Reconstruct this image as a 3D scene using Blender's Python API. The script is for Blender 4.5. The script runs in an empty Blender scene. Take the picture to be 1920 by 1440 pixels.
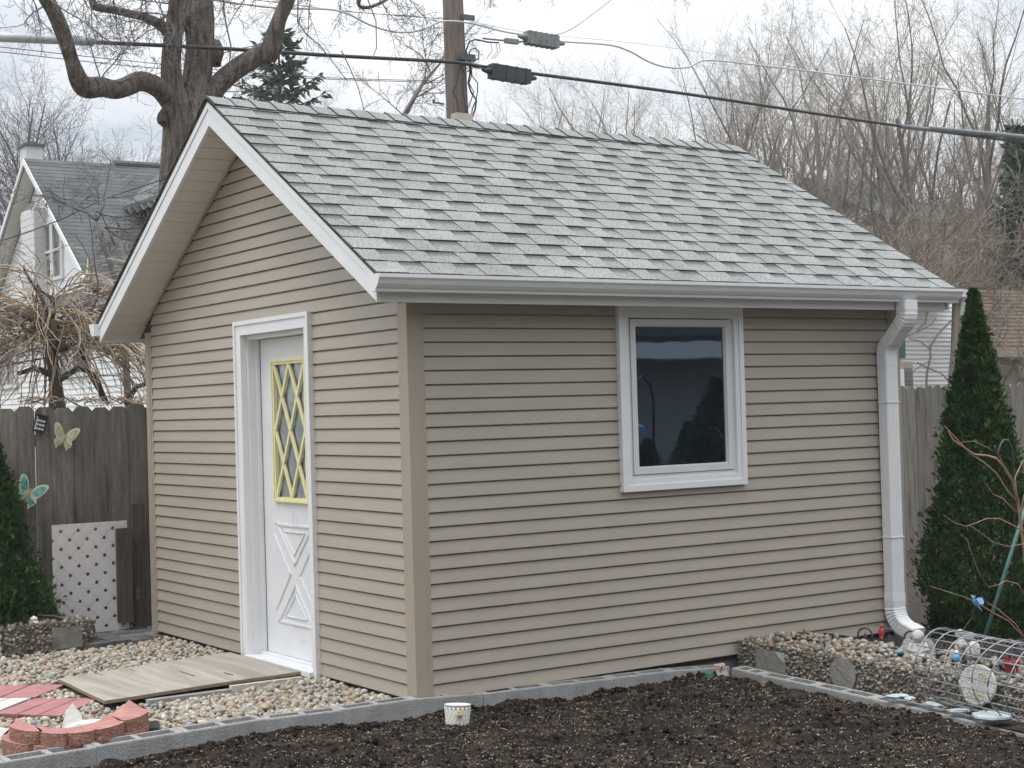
import bpy, math, random
import numpy as np
from mathutils import Vector, Matrix, noise

SC = bpy.context.scene
COL = SC.collection
R_ = math.radians

# ------------------------------------------------------------------ camera
F_PX = 2961.03
CAM_LOC = Vector((-4.23757, -7.27257, 1.53413))
YAW, PITCH, ROLL = 0.9785001, 0.0153794, -0.0287615
_d = Vector((math.cos(YAW) * math.cos(PITCH), math.sin(YAW) * math.cos(PITCH), math.sin(PITCH)))
_r0 = _d.cross(Vector((0, 0, 1))).normalized()
_u0 = _r0.cross(_d)
CR = math.cos(ROLL) * _r0 + math.sin(ROLL) * _u0
CU = -math.sin(ROLL) * _r0 + math.cos(ROLL) * _u0
cd = bpy.data.cameras.new('camera')
cd.sensor_width = 36.0
cd.lens = 36.0 * F_PX / 1920.0
cd.clip_start = 0.1
cd.clip_end = 3000
cam = bpy.data.objects.new('camera', cd)
COL.objects.link(cam)
M = Matrix.Identity(4)
for i in range(3):
    M[i][0], M[i][1], M[i][2], M[i][3] = CR[i], CU[i], -_d[i], CAM_LOC[i]
cam.matrix_world = M
SC.camera = cam


def at(u, v, x=None, y=None, z=None):
    """World point where the sight line of photo pixel (u, v) meets a plane x=, y= or z=."""
    ray = _d + (u - 960) / F_PX * CR - (v - 720) / F_PX * CU
    if x is not None:
        t = (x - CAM_LOC.x) / ray.x
    elif y is not None:
        t = (y - CAM_LOC.y) / ray.y
    else:
        t = (z - CAM_LOC.z) / ray.z
    return CAM_LOC + ray * t


# ------------------------------------------------------------------ light
SUN_EL, SUN_AZ = R_(66), R_(200)          # direction TO the sun, azimuth counted from +X
w = bpy.data.worlds.new("World")
SC.world = w
w.use_nodes = True
nt = w.node_tree
nt.nodes.clear()
N = nt.nodes.new
out = N('ShaderNodeOutputWorld')
bg = N('ShaderNodeBackground')
bg.inputs['Strength'].default_value = 0.1
sky = N('ShaderNodeTexSky')
sky.sky_type = 'NISHITA'
sky.sun_disc = False
sky.sun_elevation = SUN_EL
sky.sun_rotation = R_(90) - SUN_AZ
geo = N('ShaderNodeTexCoord')
mp = N('ShaderNodeMapping')
mp.inputs['Scale'].default_value = (1.0, 1.0, 2.6)
n1 = N('ShaderNodeTexNoise')
n1.inputs['Scale'].default_value = 3.2
n1.inputs['Detail'].default_value = 7
n1.inputs['Roughness'].default_value = 0.52
rp = N('ShaderNodeValToRGB')
rp.color_ramp.elements[0].position = 0.4
rp.color_ramp.elements[0].color = (0.45, 0.45, 0.45, 1)
rp.color_ramp.elements[1].position = 0.57
rp.color_ramp.elements[1].color = (1, 1, 1, 1)
n2 = N('ShaderNodeTexNoise')
n2.inputs['Scale'].default_value = 5.0
n2.inputs['Detail'].default_value = 6
rp2 = N('ShaderNodeValToRGB')               # thick and thin cloud
rp2.color_ramp.elements[0].position = 0.3
rp2.color_ramp.elements[0].color = (7.8, 8.3, 9.0, 1)
rp2.color_ramp.elements[1].position = 0.62
rp2.color_ramp.elements[1].color = (10.6, 10.7, 10.8, 1)
sep = N('ShaderNodeSeparateXYZ')
mr = N('ShaderNodeMapRange')                # overcast sky: brighter overhead than at the horizon
mr.inputs['From Min'].default_value = 0.2
mr.inputs['From Max'].default_value = 0.9
mr.inputs['To Min'].default_value = 1.0
mr.inputs['To Max'].default_value = 3.3
dt = N('ShaderNodeVectorMath')              # low sky behind the camera dimmed, added to deepen shade under the eaves
dt.operation = 'DOT_PRODUCT'
dt.inputs[1].default_value = (-0.35, -0.92, -0.25)
dk = N('ShaderNodeMapRange')
dk.inputs['From Min'].default_value = 0.0
dk.inputs['From Max'].default_value = 0.75
dk.inputs['To Min'].default_value = 1.0
dk.inputs['To Max'].default_value = 0.52
mul = N('ShaderNodeMath')
mul.operation = 'MULTIPLY'
vm = N('ShaderNodeVectorMath')
vm.operation = 'SCALE'
mx = N('ShaderNodeMix')
mx.data_type = 'RGBA'
L = nt.links.new
L(geo.outputs['Generated'], mp.inputs['Vector'])
L(mp.outputs[0], n1.inputs['Vector'])
L(mp.outputs[0], n2.inputs['Vector'])
L(n1.outputs['Fac'], rp.inputs[0])
L(n2.outputs['Fac'], rp2.inputs[0])
L(geo.outputs['Generated'], sep.inputs[0])
L(sep.outputs['Z'], mr.inputs['Value'])
L(rp2.outputs[0], vm.inputs[0])
L(geo.outputs['Generated'], dt.inputs[0])
L(dt.outputs['Value'], dk.inputs['Value'])
L(mr.outputs[0], mul.inputs[0])
L(dk.outputs[0], mul.inputs[1])
L(mul.outputs[0], vm.inputs['Scale'])
L(rp.outputs[0], mx.inputs['Factor'])
L(sky.outputs[0], mx.inputs['A'])
L(vm.outputs[0], mx.inputs['B'])
L(mx.outputs['Result'], bg.inputs['Color'])
L(bg.outputs[0], out.inputs[0])

sd = bpy.data.lights.new('sun', 'SUN')
sd.energy = 0.9
sd.angle = R_(24)
sd.color = (1.0, 0.96, 0.9)
so = bpy.data.objects.new('sun', sd)
COL.objects.link(so)
sv = Vector((math.cos(SUN_AZ) * math.cos(SUN_EL), math.sin(SUN_AZ) * math.cos(SUN_EL), math.sin(SUN_EL)))
so.rotation_euler = sv.to_track_quat('Z', 'Y').to_euler()
so.location = sv * 30

vs = SC.view_settings
vs.view_transform = 'Standard'
vs.look = 'None'
vs.exposure = 0.12
vs.gamma = 1.0
vs.use_curve_mapping = False
SC.cycles.max_bounces = 6
SC.cycles.diffuse_bounces = 3
SC.cycles.transparent_max_bounces = 8


# ------------------------------------------------------------------ materials
def pmat(name, c1, c2=None, scale=8.0, rough=0.7, bump=0.0, bscale=40.0, island=0.0, detail=5.0,
         stretch=(1, 1, 1), c3=None, metal=0.0, spec=0.5, bdist=0.02, attr=None, grain=0.0, gscale=300.0):
    """Procedural surface: noise between c1 and c2 (and patches of c3), shifted per mesh island, with bump."""
    m = bpy.data.materials.new(name)
    m.use_nodes = True
    t = m.node_tree
    b = t.nodes['Principled BSDF']
    b.inputs['Roughness'].default_value = rough
    b.inputs['Metallic'].default_value = metal
    b.inputs['Specular IOR Level'].default_value = spec
    A = t.nodes.new
    K = t.links.new
    tc = A('ShaderNodeTexCoord')
    ma = A('ShaderNodeMapping')
    ma.inputs['Scale'].default_value = stretch
    K(tc.outputs['Object'], ma.inputs['Vector'])
    no = A('ShaderNodeTexNoise')
    no.inputs['Scale'].default_value = scale
    no.inputs['Detail'].default_value = detail
    K(ma.outputs[0], no.inputs['Vector'])
    cr = A('ShaderNodeValToRGB')
    c2 = c2 or c1
    cr.color_ramp.elements[0].position = 0.32
    cr.color_ramp.elements[0].color = (*c1, 1)
    cr.color_ramp.elements[1].position = 0.68
    cr.color_ramp.elements[1].color = (*c2, 1)
    K(no.outputs['Fac'], cr.inputs[0])
    col = cr.outputs[0]
    if c3 is not None:
        n3 = A('ShaderNodeTexNoise')
        n3.inputs['Scale'].default_value = scale * 0.37
        n3.inputs['Detail'].default_value = 4
        K(ma.outputs[0], n3.inputs['Vector'])
        r3 = A('ShaderNodeMapRange')
        r3.inputs['From Min'].default_value = 0.52
        r3.inputs['From Max'].default_value = 0.7
        K(n3.outputs['Fac'], r3.inputs['Value'])
        x3 = A('ShaderNodeMix')
        x3.data_type = 'RGBA'
        K(r3.outputs[0], x3.inputs['Factor'])
        K(col, x3.inputs['A'])
        x3.inputs['B'].default_value = (*c3, 1)
        col = x3.outputs['Result']
    if island:
        g = A('ShaderNodeNewGeometry')
        h = A('ShaderNodeMapRange')
        h.inputs['To Min'].default_value = 1 - island
        h.inputs['To Max'].default_value = 1 + island
        K(g.outputs['Random Per Island'], h.inputs['Value'])
        s = A('ShaderNodeVectorMath')
        s.operation = 'SCALE'
        K(col, s.inputs[0])
        K(h.outputs[0], s.inputs['Scale'])
        col = s.outputs[0]
    if attr:
        at_ = A('ShaderNodeAttribute')
        at_.attribute_name = attr
        s = A('ShaderNodeVectorMath')
        s.operation = 'MULTIPLY'
        K(col, s.inputs[0])
        K(at_.outputs['Color'], s.inputs[1])
        col = s.outputs[0]
    if grain:
        n4 = A('ShaderNodeTexNoise')
        n4.inputs['Scale'].default_value = gscale
        n4.inputs['Detail'].default_value = 2
        K(tc.outputs['Object'], n4.inputs['Vector'])
        h = A('ShaderNodeMapRange')
        h.inputs['From Min'].default_value = 0.3
        h.inputs['From Max'].default_value = 0.7
        h.inputs['To Min'].default_value = 1 - grain
        h.inputs['To Max'].default_value = 1 + grain
        K(n4.outputs['Fac'], h.inputs['Value'])
        s = A('ShaderNodeVectorMath')
        s.operation = 'SCALE'
        K(col, s.inputs[0])
        K(h.outputs[0], s.inputs['Scale'])
        col = s.outputs[0]
    K(col, b.inputs['Base Color'])
    if bump:
        nb = A('ShaderNodeTexNoise')
        nb.inputs['Scale'].default_value = bscale
        nb.inputs['Detail'].default_value = 4
        K(ma.outputs[0], nb.inputs['Vector'])
        bn = A('ShaderNodeBump')
        bn.inputs['Strength'].default_value = bump
        bn.inputs['Distance'].default_value = bdist
        K(nb.outputs['Fac'], bn.inputs['Height'])
        K(bn.outputs[0], b.inputs['Normal'])
    return m


def ramp_mat(name, stops, rough=0.6, grain=0.25, gscale=60.0, spec=0.4, backlit=0.0):
    """Colour picked per mesh island from a list of colours: pebbles, chips, leaves."""
    m = bpy.data.materials.new(name)
    m.use_nodes = True
    t = m.node_tree
    b = t.nodes['Principled BSDF']
    b.inputs['Roughness'].default_value = rough
    b.inputs['Specular IOR Level'].default_value = spec
    A = t.nodes.new
    K = t.links.new
    g = A('ShaderNodeNewGeometry')
    cr = A('ShaderNodeValToRGB')
    cr.color_ramp.interpolation = 'CONSTANT'
    e = cr.color_ramp.elements
    while len(e) < len(stops):
        e.new(0.5)
    for i, c in enumerate(stops):
        e[i].position = i / len(stops)
        e[i].color = (*c, 1)
    K(g.outputs['Random Per Island'], cr.inputs[0])
    tc = A('ShaderNodeTexCoord')
    no = A('ShaderNodeTexNoise')
    no.inputs['Scale'].default_value = gscale
    no.inputs['Detail'].default_value = 4
    K(tc.outputs['Object'], no.inputs['Vector'])
    h = A('ShaderNodeMapRange')
    h.inputs['From Min'].default_value = 0.3
    h.inputs['From Max'].default_value = 0.7
    h.inputs['To Min'].default_value = 1 - grain
    h.inputs['To Max'].default_value = 1 + grain
    K(no.outputs['Fac'], h.inputs['Value'])
    s = A('ShaderNodeVectorMath')
    s.operation = 'SCALE'
    K(cr.outputs[0], s.inputs[0])
    K(h.outputs[0], s.inputs['Scale'])
    K(s.outputs[0], b.inputs['Base Color'])
    return m


MT = {}
MT['siding'] = pmat('taupe_vinyl', (0.378, 0.332, 0.27), (0.408, 0.36, 0.295), scale=1.6, rough=0.5, bump=0.05, bscale=30,
                    stretch=(1, 1, 6), grain=0.03, gscale=90)
MT['corner'] = pmat('taupe_corner_trim', (0.365, 0.312, 0.245), (0.392, 0.336, 0.267), scale=2, rough=0.5)
MT['white'] = pmat('white_aluminium', (0.73, 0.735, 0.745), (0.77, 0.775, 0.785), scale=3, rough=0.4, grain=0.02)
MT['vinyl'] = pmat('white_vinyl', (0.62, 0.62, 0.61), (0.67, 0.67, 0.665), scale=3, rough=0.4)
MT['door'] = pmat('white_door_paint', (0.69, 0.7, 0.71), (0.74, 0.745, 0.755), scale=5, rough=0.45, grain=0.03)
MT['soffit'] = pmat('soffit_vinyl', (0.64, 0.62, 0.575), (0.68, 0.66, 0.615), scale=2, rough=0.5)
MT['yellow'] = pmat('yellow_paint', (0.74, 0.68, 0.36), (0.8, 0.745, 0.44), scale=14, rough=0.5, c3=(0.77, 0.73, 0.52))
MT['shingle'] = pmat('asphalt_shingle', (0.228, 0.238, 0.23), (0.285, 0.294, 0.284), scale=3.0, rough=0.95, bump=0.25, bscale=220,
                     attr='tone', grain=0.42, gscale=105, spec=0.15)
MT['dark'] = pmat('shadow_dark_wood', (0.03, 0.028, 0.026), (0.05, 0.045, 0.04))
MT['concrete'] = pmat('grey_concrete', (0.27, 0.27, 0.265), (0.36, 0.355, 0.345), scale=9, rough=0.9, bump=0.35, bscale=120,
                      c3=(0.25, 0.235, 0.21), grain=0.14, gscale=120, spec=0.2)
MT['mortar'] = pmat('dark_mortar', (0.13, 0.115, 0.09), (0.2, 0.175, 0.14), scale=14, rough=0.95, bump=0.4, bscale=90)
MT['plaque'] = pmat('plaque_concrete', (0.22, 0.21, 0.19), (0.3, 0.285, 0.25), scale=12, rough=0.9, bump=0.4, bscale=60, c3=(0.15, 0.145, 0.13), grain=0.15)
MT['pebble'] = ramp_mat('river_pebble', [(0.4, 0.34, 0.24), (0.46, 0.41, 0.33), (0.3, 0.29, 0.265), (0.38, 0.3, 0.21), (0.48, 0.45, 0.39),
                                         (0.25, 0.25, 0.24), (0.42, 0.33, 0.22), (0.34, 0.295, 0.225), (0.42, 0.385, 0.31), (0.52, 0.49, 0.43),
                                         (0.31, 0.235, 0.18), (0.37, 0.345, 0.3)], rough=0.6, grain=0.25, gscale=55)
MT['pebble_dark'] = ramp_mat('mortared_pebble', [(0.22, 0.175, 0.125), (0.3, 0.26, 0.2), (0.11, 0.11, 0.1), (0.2, 0.165, 0.12), (0.34, 0.315, 0.26),
                                                 (0.085, 0.082, 0.075), (0.24, 0.165, 0.11), (0.15, 0.135, 0.11), (0.38, 0.35, 0.3), (0.12, 0.125, 0.12)],
                             rough=0.4, grain=0.3, gscale=70)
MT['pebble_mute'] = ramp_mat('planter_pebble', [(0.26, 0.22, 0.155), (0.32, 0.29, 0.23), (0.155, 0.15, 0.135), (0.23, 0.18, 0.125), (0.38, 0.355, 0.305),
                                                (0.12, 0.12, 0.117), (0.26, 0.19, 0.125), (0.2, 0.17, 0.13), (0.29, 0.27, 0.23), (0.18, 0.13, 0.1)], rough=0.5, grain=0.3, gscale=55)
MT['bungalow_wall'] = pmat('pale_grey_wall', (0.27, 0.28, 0.29), (0.34, 0.35, 0.36), scale=2, rough=0.7)  # mirrored bungalow wall, one even pale grey
MT['mulch'] = pmat('dark_mulch', (0.02, 0.015, 0.011), (0.06, 0.045, 0.033), scale=30, rough=0.95, bump=0.8, bscale=60, c3=(0.04, 0.03, 0.022), grain=0.4, gscale=120)
MT['bed'] = pmat('gravel_bed', (0.2, 0.165, 0.12), (0.33, 0.28, 0.21), scale=40, rough=0.95, bump=0.6, bscale=60)
MT['soil'] = pmat('garden_soil', (0.01, 0.0078, 0.006), (0.032, 0.024, 0.018), scale=26, rough=0.95, bump=0.9, bscale=90,
                  c3=(0.06, 0.045, 0.034), grain=0.6, gscale=190, spec=0.2, detail=9)
MT['crumb'] = ramp_mat('soil_crumb', [(0.014, 0.0105, 0.008), (0.024, 0.018, 0.014), (0.01, 0.008, 0.0065), (0.038, 0.028, 0.021), (0.017, 0.013, 0.01),
                                      (0.06, 0.044, 0.033), (0.013, 0.01, 0.008), (0.028, 0.021, 0.016)], rough=0.95, grain=0.4, gscale=150, spec=0.1)
MT['chip'] = ramp_mat('straw_and_chip', [(0.22, 0.165, 0.105), (0.14, 0.1, 0.07), (0.3, 0.235, 0.16), (0.1, 0.07, 0.05), (0.18, 0.135, 0.09),
                                         (0.36, 0.32, 0.27), (0.13, 0.1, 0.07), (0.24, 0.185, 0.13)], rough=0.85, grain=0.2)
MT['tan_crumb'] = ramp_mat('tan_crumb', [(0.12, 0.088, 0.062), (0.2, 0.15, 0.105), (0.08, 0.058, 0.042), (0.15, 0.115, 0.085), (0.27, 0.215, 0.16), (0.1, 0.075, 0.056), (0.065, 0.047, 0.035)], rough=0.9, grain=0.4, gscale=120)
MT['perlite'] = ramp_mat('perlite', [(0.7, 0.69, 0.66), (0.55, 0.53, 0.5), (0.42, 0.38, 0.33)], rough=0.8, grain=0.1)
MT['earth'] = pmat('yard_earth', (0.09, 0.075, 0.05), (0.16, 0.14, 0.09), scale=2, rough=0.95, bump=0.5, c3=(0.1, 0.12, 0.05))
MT['fence'] = pmat('weathered_board', (0.155, 0.143, 0.124), (0.235, 0.217, 0.19), scale=7, rough=0.9, bump=0.4, bscale=30, island=0.16,
                   stretch=(6, 6, 0.55), c3=(0.1, 0.085, 0.07), grain=0.12, gscale=60)
MT['wood_dark'] = pmat('damp_post_wood', (0.07, 0.055, 0.045), (0.12, 0.1, 0.08), scale=8, rough=0.9, bump=0.3, stretch=(5, 5, 0.5))
MT['ply'] = pmat('weathered_plywood', (0.3, 0.272, 0.23), (0.45, 0.41, 0.348), scale=3.0, rough=0.85, bump=0.25, bscale=18,
                 stretch=(5, 0.45, 1), c3=(0.29, 0.26, 0.215), grain=0.1, gscale=60, detail=8)
MT['ply_edge'] = pmat('plywood_edge', (0.2, 0.15, 0.09), (0.28, 0.22, 0.14), scale=20, rough=0.9, stretch=(1, 1, 8))
MT['lattice'] = pmat('grey_white_lattice', (0.68, 0.665, 0.66), (0.75, 0.735, 0.725), scale=6, rough=0.6)
MT['red_block'] = pmat('red_concrete', (0.34, 0.15, 0.14), (0.42, 0.205, 0.192), scale=16, rough=0.9, bump=0.35, bscale=100, c3=(0.47, 0.24, 0.18), grain=0.15, gscale=120)
MT['red_face'] = pmat('red_concrete_split_face', (0.24, 0.11, 0.08), (0.37, 0.2, 0.15), scale=30, rough=0.95, bump=0.9, bscale=80, grain=0.2, gscale=140)
MT['red_paver'] = pmat('red_paver', (0.34, 0.145, 0.145), (0.42, 0.2, 0.198), scale=8, rough=0.9, bump=0.2, grain=0.1, gscale=90)
MT['grey_paver'] = pmat('grey_paver', (0.5, 0.5, 0.47), (0.58, 0.57, 0.54), scale=8, rough=0.9, bump=0.2, grain=0.1)
MT['black_plastic'] = pmat('black_plastic', (0.02, 0.02, 0.022), (0.035, 0.035, 0.037), rough=0.4)
MT['mat'] = pmat('dark_slate_mat', (0.075, 0.078, 0.078), (0.14, 0.142, 0.14), scale=14, rough=0.85, bump=0.4, c3=(0.2, 0.2, 0.19))
MT['steel'] = pmat('galvanised_wire', (0.24, 0.25, 0.265), (0.37, 0.38, 0.39), scale=20, rough=0.45, metal=0.5)
MT['iron'] = pmat('dark_grey_iron', (0.06, 0.065, 0.07), (0.12, 0.125, 0.13), scale=20, rough=0.5)
MT['black_iron'] = pmat('black_iron', (0.012, 0.013, 0.015), (0.03, 0.032, 0.034), rough=0.3)
MT['teal'] = pmat('teal_green_pole', (0.09, 0.2, 0.19), (0.13, 0.27, 0.25), scale=14, rough=0.35)
MT['glaze'] = pmat('white_ceramic', (0.74, 0.73, 0.68), (0.8, 0.79, 0.75), scale=20, rough=0.3)
MT['gold'] = pmat('ochre_snail', (0.4, 0.29, 0.08), (0.5, 0.39, 0.14), scale=60, rough=0.35)
MT['statue'] = pmat('weathered_white_stone', (0.4, 0.39, 0.38), (0.58, 0.57, 0.55), scale=40, rough=0.85, bump=0.5, bscale=90)
MT['blue'] = pmat('blue_paint', (0.1, 0.3, 0.6), (0.16, 0.4, 0.68), scale=30, rough=0.35)
MT['teal_blue'] = pmat('teal_blue_resin', (0.12, 0.24, 0.3), (0.2, 0.34, 0.4), scale=30, rough=0.4)
MT['red'] = pmat('red_paint', (0.32, 0.02, 0.03), (0.42, 0.04, 0.045), scale=20, rough=0.4)
MT['green_plastic'] = pmat('green_plastic', (0.015, 0.17, 0.09), (0.02, 0.22, 0.12), rough=0.35)
MT['pale_blue'] = pmat('pale_blue_shell', (0.32, 0.42, 0.44), (0.5, 0.54, 0.53), scale=30, rough=0.6, bump=0.4)
MT['leafgold'] = pmat('tag_white', (0.68, 0.67, 0.68), (0.74, 0.73, 0.74), rough=0.4)
MT['orange'] = pmat('orange_print', (0.55, 0.24, 0.13), (0.65, 0.34, 0.2), scale=40)
MT['wing_green'] = pmat('yellow_green_wing', (0.4, 0.42, 0.14), (0.62, 0.62, 0.42), scale=26, rough=0.4)
MT['wing_pale'] = pmat('pale_wing_edge', (0.6, 0.63, 0.52), (0.7, 0.72, 0.64), scale=20, rough=0.4)
MT['wing_teal'] = pmat('teal_wing', (0.03, 0.3, 0.24), (0.25, 0.52, 0.46), scale=16, rough=0.4)
MT['bark'] = pmat('ridged_bark', (0.05, 0.04, 0.033), (0.24, 0.2, 0.172), scale=3.2, rough=0.95, bump=1.0, bscale=3.4, stretch=(7, 7, 1.1),
                  c3=(0.14, 0.125, 0.1), grain=0.3, gscale=40, detail=9, bdist=0.09)
MT['twig'] = pmat('grey_twig', (0.13, 0.115, 0.11), (0.19, 0.17, 0.16), scale=2, rough=0.9)
MT['far_bark'] = pmat('grey_brown_bark', (0.13, 0.112, 0.093), (0.195, 0.17, 0.143), scale=2, rough=0.95)
MT['far_twig'] = pmat('red_brown_twig', (0.2, 0.172, 0.14), (0.29, 0.25, 0.205), scale=1, rough=0.95)
MT['dark_bark'] = pmat('dark_grey_bark', (0.08, 0.068, 0.068), (0.13, 0.11, 0.11), scale=2, rough=0.95)
MT['dark_twig'] = pmat('dark_purple_twig', (0.105, 0.083, 0.083), (0.16, 0.13, 0.13), scale=1, rough=0.95)
MT['brush'] = pmat('brown_brush', (0.165, 0.134, 0.103), (0.255, 0.208, 0.16), scale=1, rough=0.95)
MT['vine'] = ramp_mat('dry_vine', [(0.42, 0.32, 0.2), (0.3, 0.22, 0.15), (0.19, 0.145, 0.12), (0.47, 0.39, 0.28), (0.15, 0.12, 0.105), (0.36, 0.26, 0.16), (0.24, 0.19, 0.16)], rough=0.8, grain=0.1)
MT['shrub_stem'] = pmat('reddish_stem', (0.26, 0.15, 0.09), (0.42, 0.27, 0.18), scale=12, rough=0.6)
MT['arb'] = ramp_mat('arborvitae_spray', [(0.024, 0.07, 0.016), (0.042, 0.11, 0.024), (0.016, 0.05, 0.013), (0.06, 0.135, 0.03), (0.03, 0.085, 0.02), (0.08, 0.14, 0.04)], rough=0.65, grain=0.65, gscale=13.0, spec=0.25)
MT['needle'] = ramp_mat('spruce_needle', [(0.034, 0.075, 0.04), (0.05, 0.1, 0.052), (0.022, 0.054, 0.03), (0.066, 0.12, 0.062)], rough=0.7, grain=0.2)
MT['pole'] = pmat('brown_pole_wood', (0.15, 0.12, 0.1), (0.25, 0.205, 0.175), scale=7, rough=0.9, bump=0.5, stretch=(6, 6, 0.3), c3=(0.12, 0.09, 0.07), grain=0.12)
MT['cable'] = pmat('black_cable', (0.025, 0.03, 0.035), (0.04, 0.045, 0.05), rough=0.5)
MT['silver'] = pmat('silver_sleeve', (0.5, 0.52, 0.55), (0.62, 0.64, 0.66), scale=8, rough=0.4)
MT['grey_sleeve'] = pmat('grey_sleeve', (0.14, 0.16, 0.18), (0.2, 0.22, 0.24), scale=8, rough=0.45)
MT['old_metal'] = pmat('oxidised_grey_metal', (0.16, 0.17, 0.17), (0.26, 0.27, 0.27), scale=20, rough=0.7)
MT['house_white'] = pmat('white_house_paint', (0.64, 0.65, 0.66), (0.72, 0.73, 0.73), scale=2, rough=0.7)
MT['bright_white'] = pmat('bright_white_clapboard', (0.78, 0.785, 0.79), (0.84, 0.84, 0.84), scale=2, rough=0.6)
MT['dark_roof'] = pmat('dark_shingle', (0.02, 0.022, 0.026), (0.04, 0.042, 0.046), scale=3, rough=0.95)
MT['house_roof'] = pmat('grey_blue_shingle', (0.08, 0.088, 0.09), (0.13, 0.138, 0.14), scale=1.3, rough=0.95, stretch=(0.7, 3, 9), c3=(0.15, 0.165, 0.17), grain=0.2, gscale=8)
MT['house_glass'] = pmat('old_window_glass', (0.08, 0.085, 0.085), (0.2, 0.19, 0.17), scale=6, rough=0.1)
MT['brick_white'] = pmat('painted_brick', (0.62, 0.62, 0.61), (0.7, 0.7, 0.69), scale=4, rough=0.8)
MT['brick_brown'] = pmat('brown_brick_roof', (0.105, 0.075, 0.055), (0.165, 0.12, 0.09), scale=3, rough=0.9, stretch=(1, 1, 5))
MT['garage_wall'] = pmat('tan_garage_trim', (0.3, 0.265, 0.21), (0.38, 0.34, 0.27), scale=4, rough=0.8)
MT['far_green'] = pmat('green_painted_trim', (0.04, 0.16, 0.08), (0.06, 0.2, 0.1), rough=0.5)
MT['beige'] = pmat('beige_box', (0.5, 0.45, 0.38), (0.55, 0.5, 0.43), rough=0.7)
MT['ac'] = pmat('ac_grille', (0.12, 0.12, 0.12), (0.2, 0.2, 0.2), scale=40, rough=0.6)
MT['lace'] = pmat('lace_curtain', (0.62, 0.66, 0.68), (0.88, 0.9, 0.9), scale=22, rough=0.9, stretch=(1, 6, 0.35), detail=8)


def glass_mat(name, base, ior, rough=0.02):
    m = bpy.data.materials.new(name)
    m.use_nodes = True
    b = m.node_tree.nodes['Principled BSDF']
    b.inputs['Base Color'].default_value = (*base, 1)
    b.inputs['Roughness'].default_value = rough
    b.inputs['IOR'].default_value = ior
    b.inputs['Specular Tint'].default_value = (0.62, 0.78, 1.0, 1)
    A, K = m.node_tree.nodes.new, m.node_tree.links.new
    tc = A('ShaderNodeTexCoord')
    n = A('ShaderNodeTexNoise')
    n.inputs['Scale'].default_value = 2.5
    K(tc.outputs['Object'], n.inputs['Vector'])
    bn = A('ShaderNodeBump')
    bn.inputs['Strength'].default_value = 0.06
    bn.inputs['Distance'].default_value = 0.01
    K(n.outputs['Fac'], bn.inputs['Height'])
    K(bn.outputs[0], b.inputs['Normal'])
    return m


MT['pane'] = glass_mat('window_glass', (0.006, 0.009, 0.014), 2.3)
MT['clear'] = None


def thin_glass(name):
    m = bpy.data.materials.new(name)
    m.use_nodes = True
    t = m.node_tree
    t.nodes.clear()
    A, K = t.nodes.new, t.links.new
    o = A('ShaderNodeOutputMaterial')
    mixs = A('ShaderNodeMixShader')
    fr = A('ShaderNodeFresnel')
    fr.inputs['IOR'].default_value = 1.5
    tr = A('ShaderNodeBsdfTransparent')
    tr.inputs[0].default_value = (0.94, 0.96, 0.96, 1)
    gl = A('ShaderNodeBsdfGlossy')
    gl.inputs['Roughness'].default_value = 0.03
    K(fr.outputs[0], mixs.inputs[0])
    K(tr.outputs[0], mixs.inputs[1])
    K(gl.outputs[0], mixs.inputs[2])
    K(mixs.outputs[0], o.inputs[0])
    return m


MT['clear'] = thin_glass('door_glass')


# ------------------------------------------------------------------ mesh tools
def wloc(o):
    p = Vector((0, 0, 0))
    while o is not None:
        p += o.location
        o = o.parent
    return p


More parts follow.
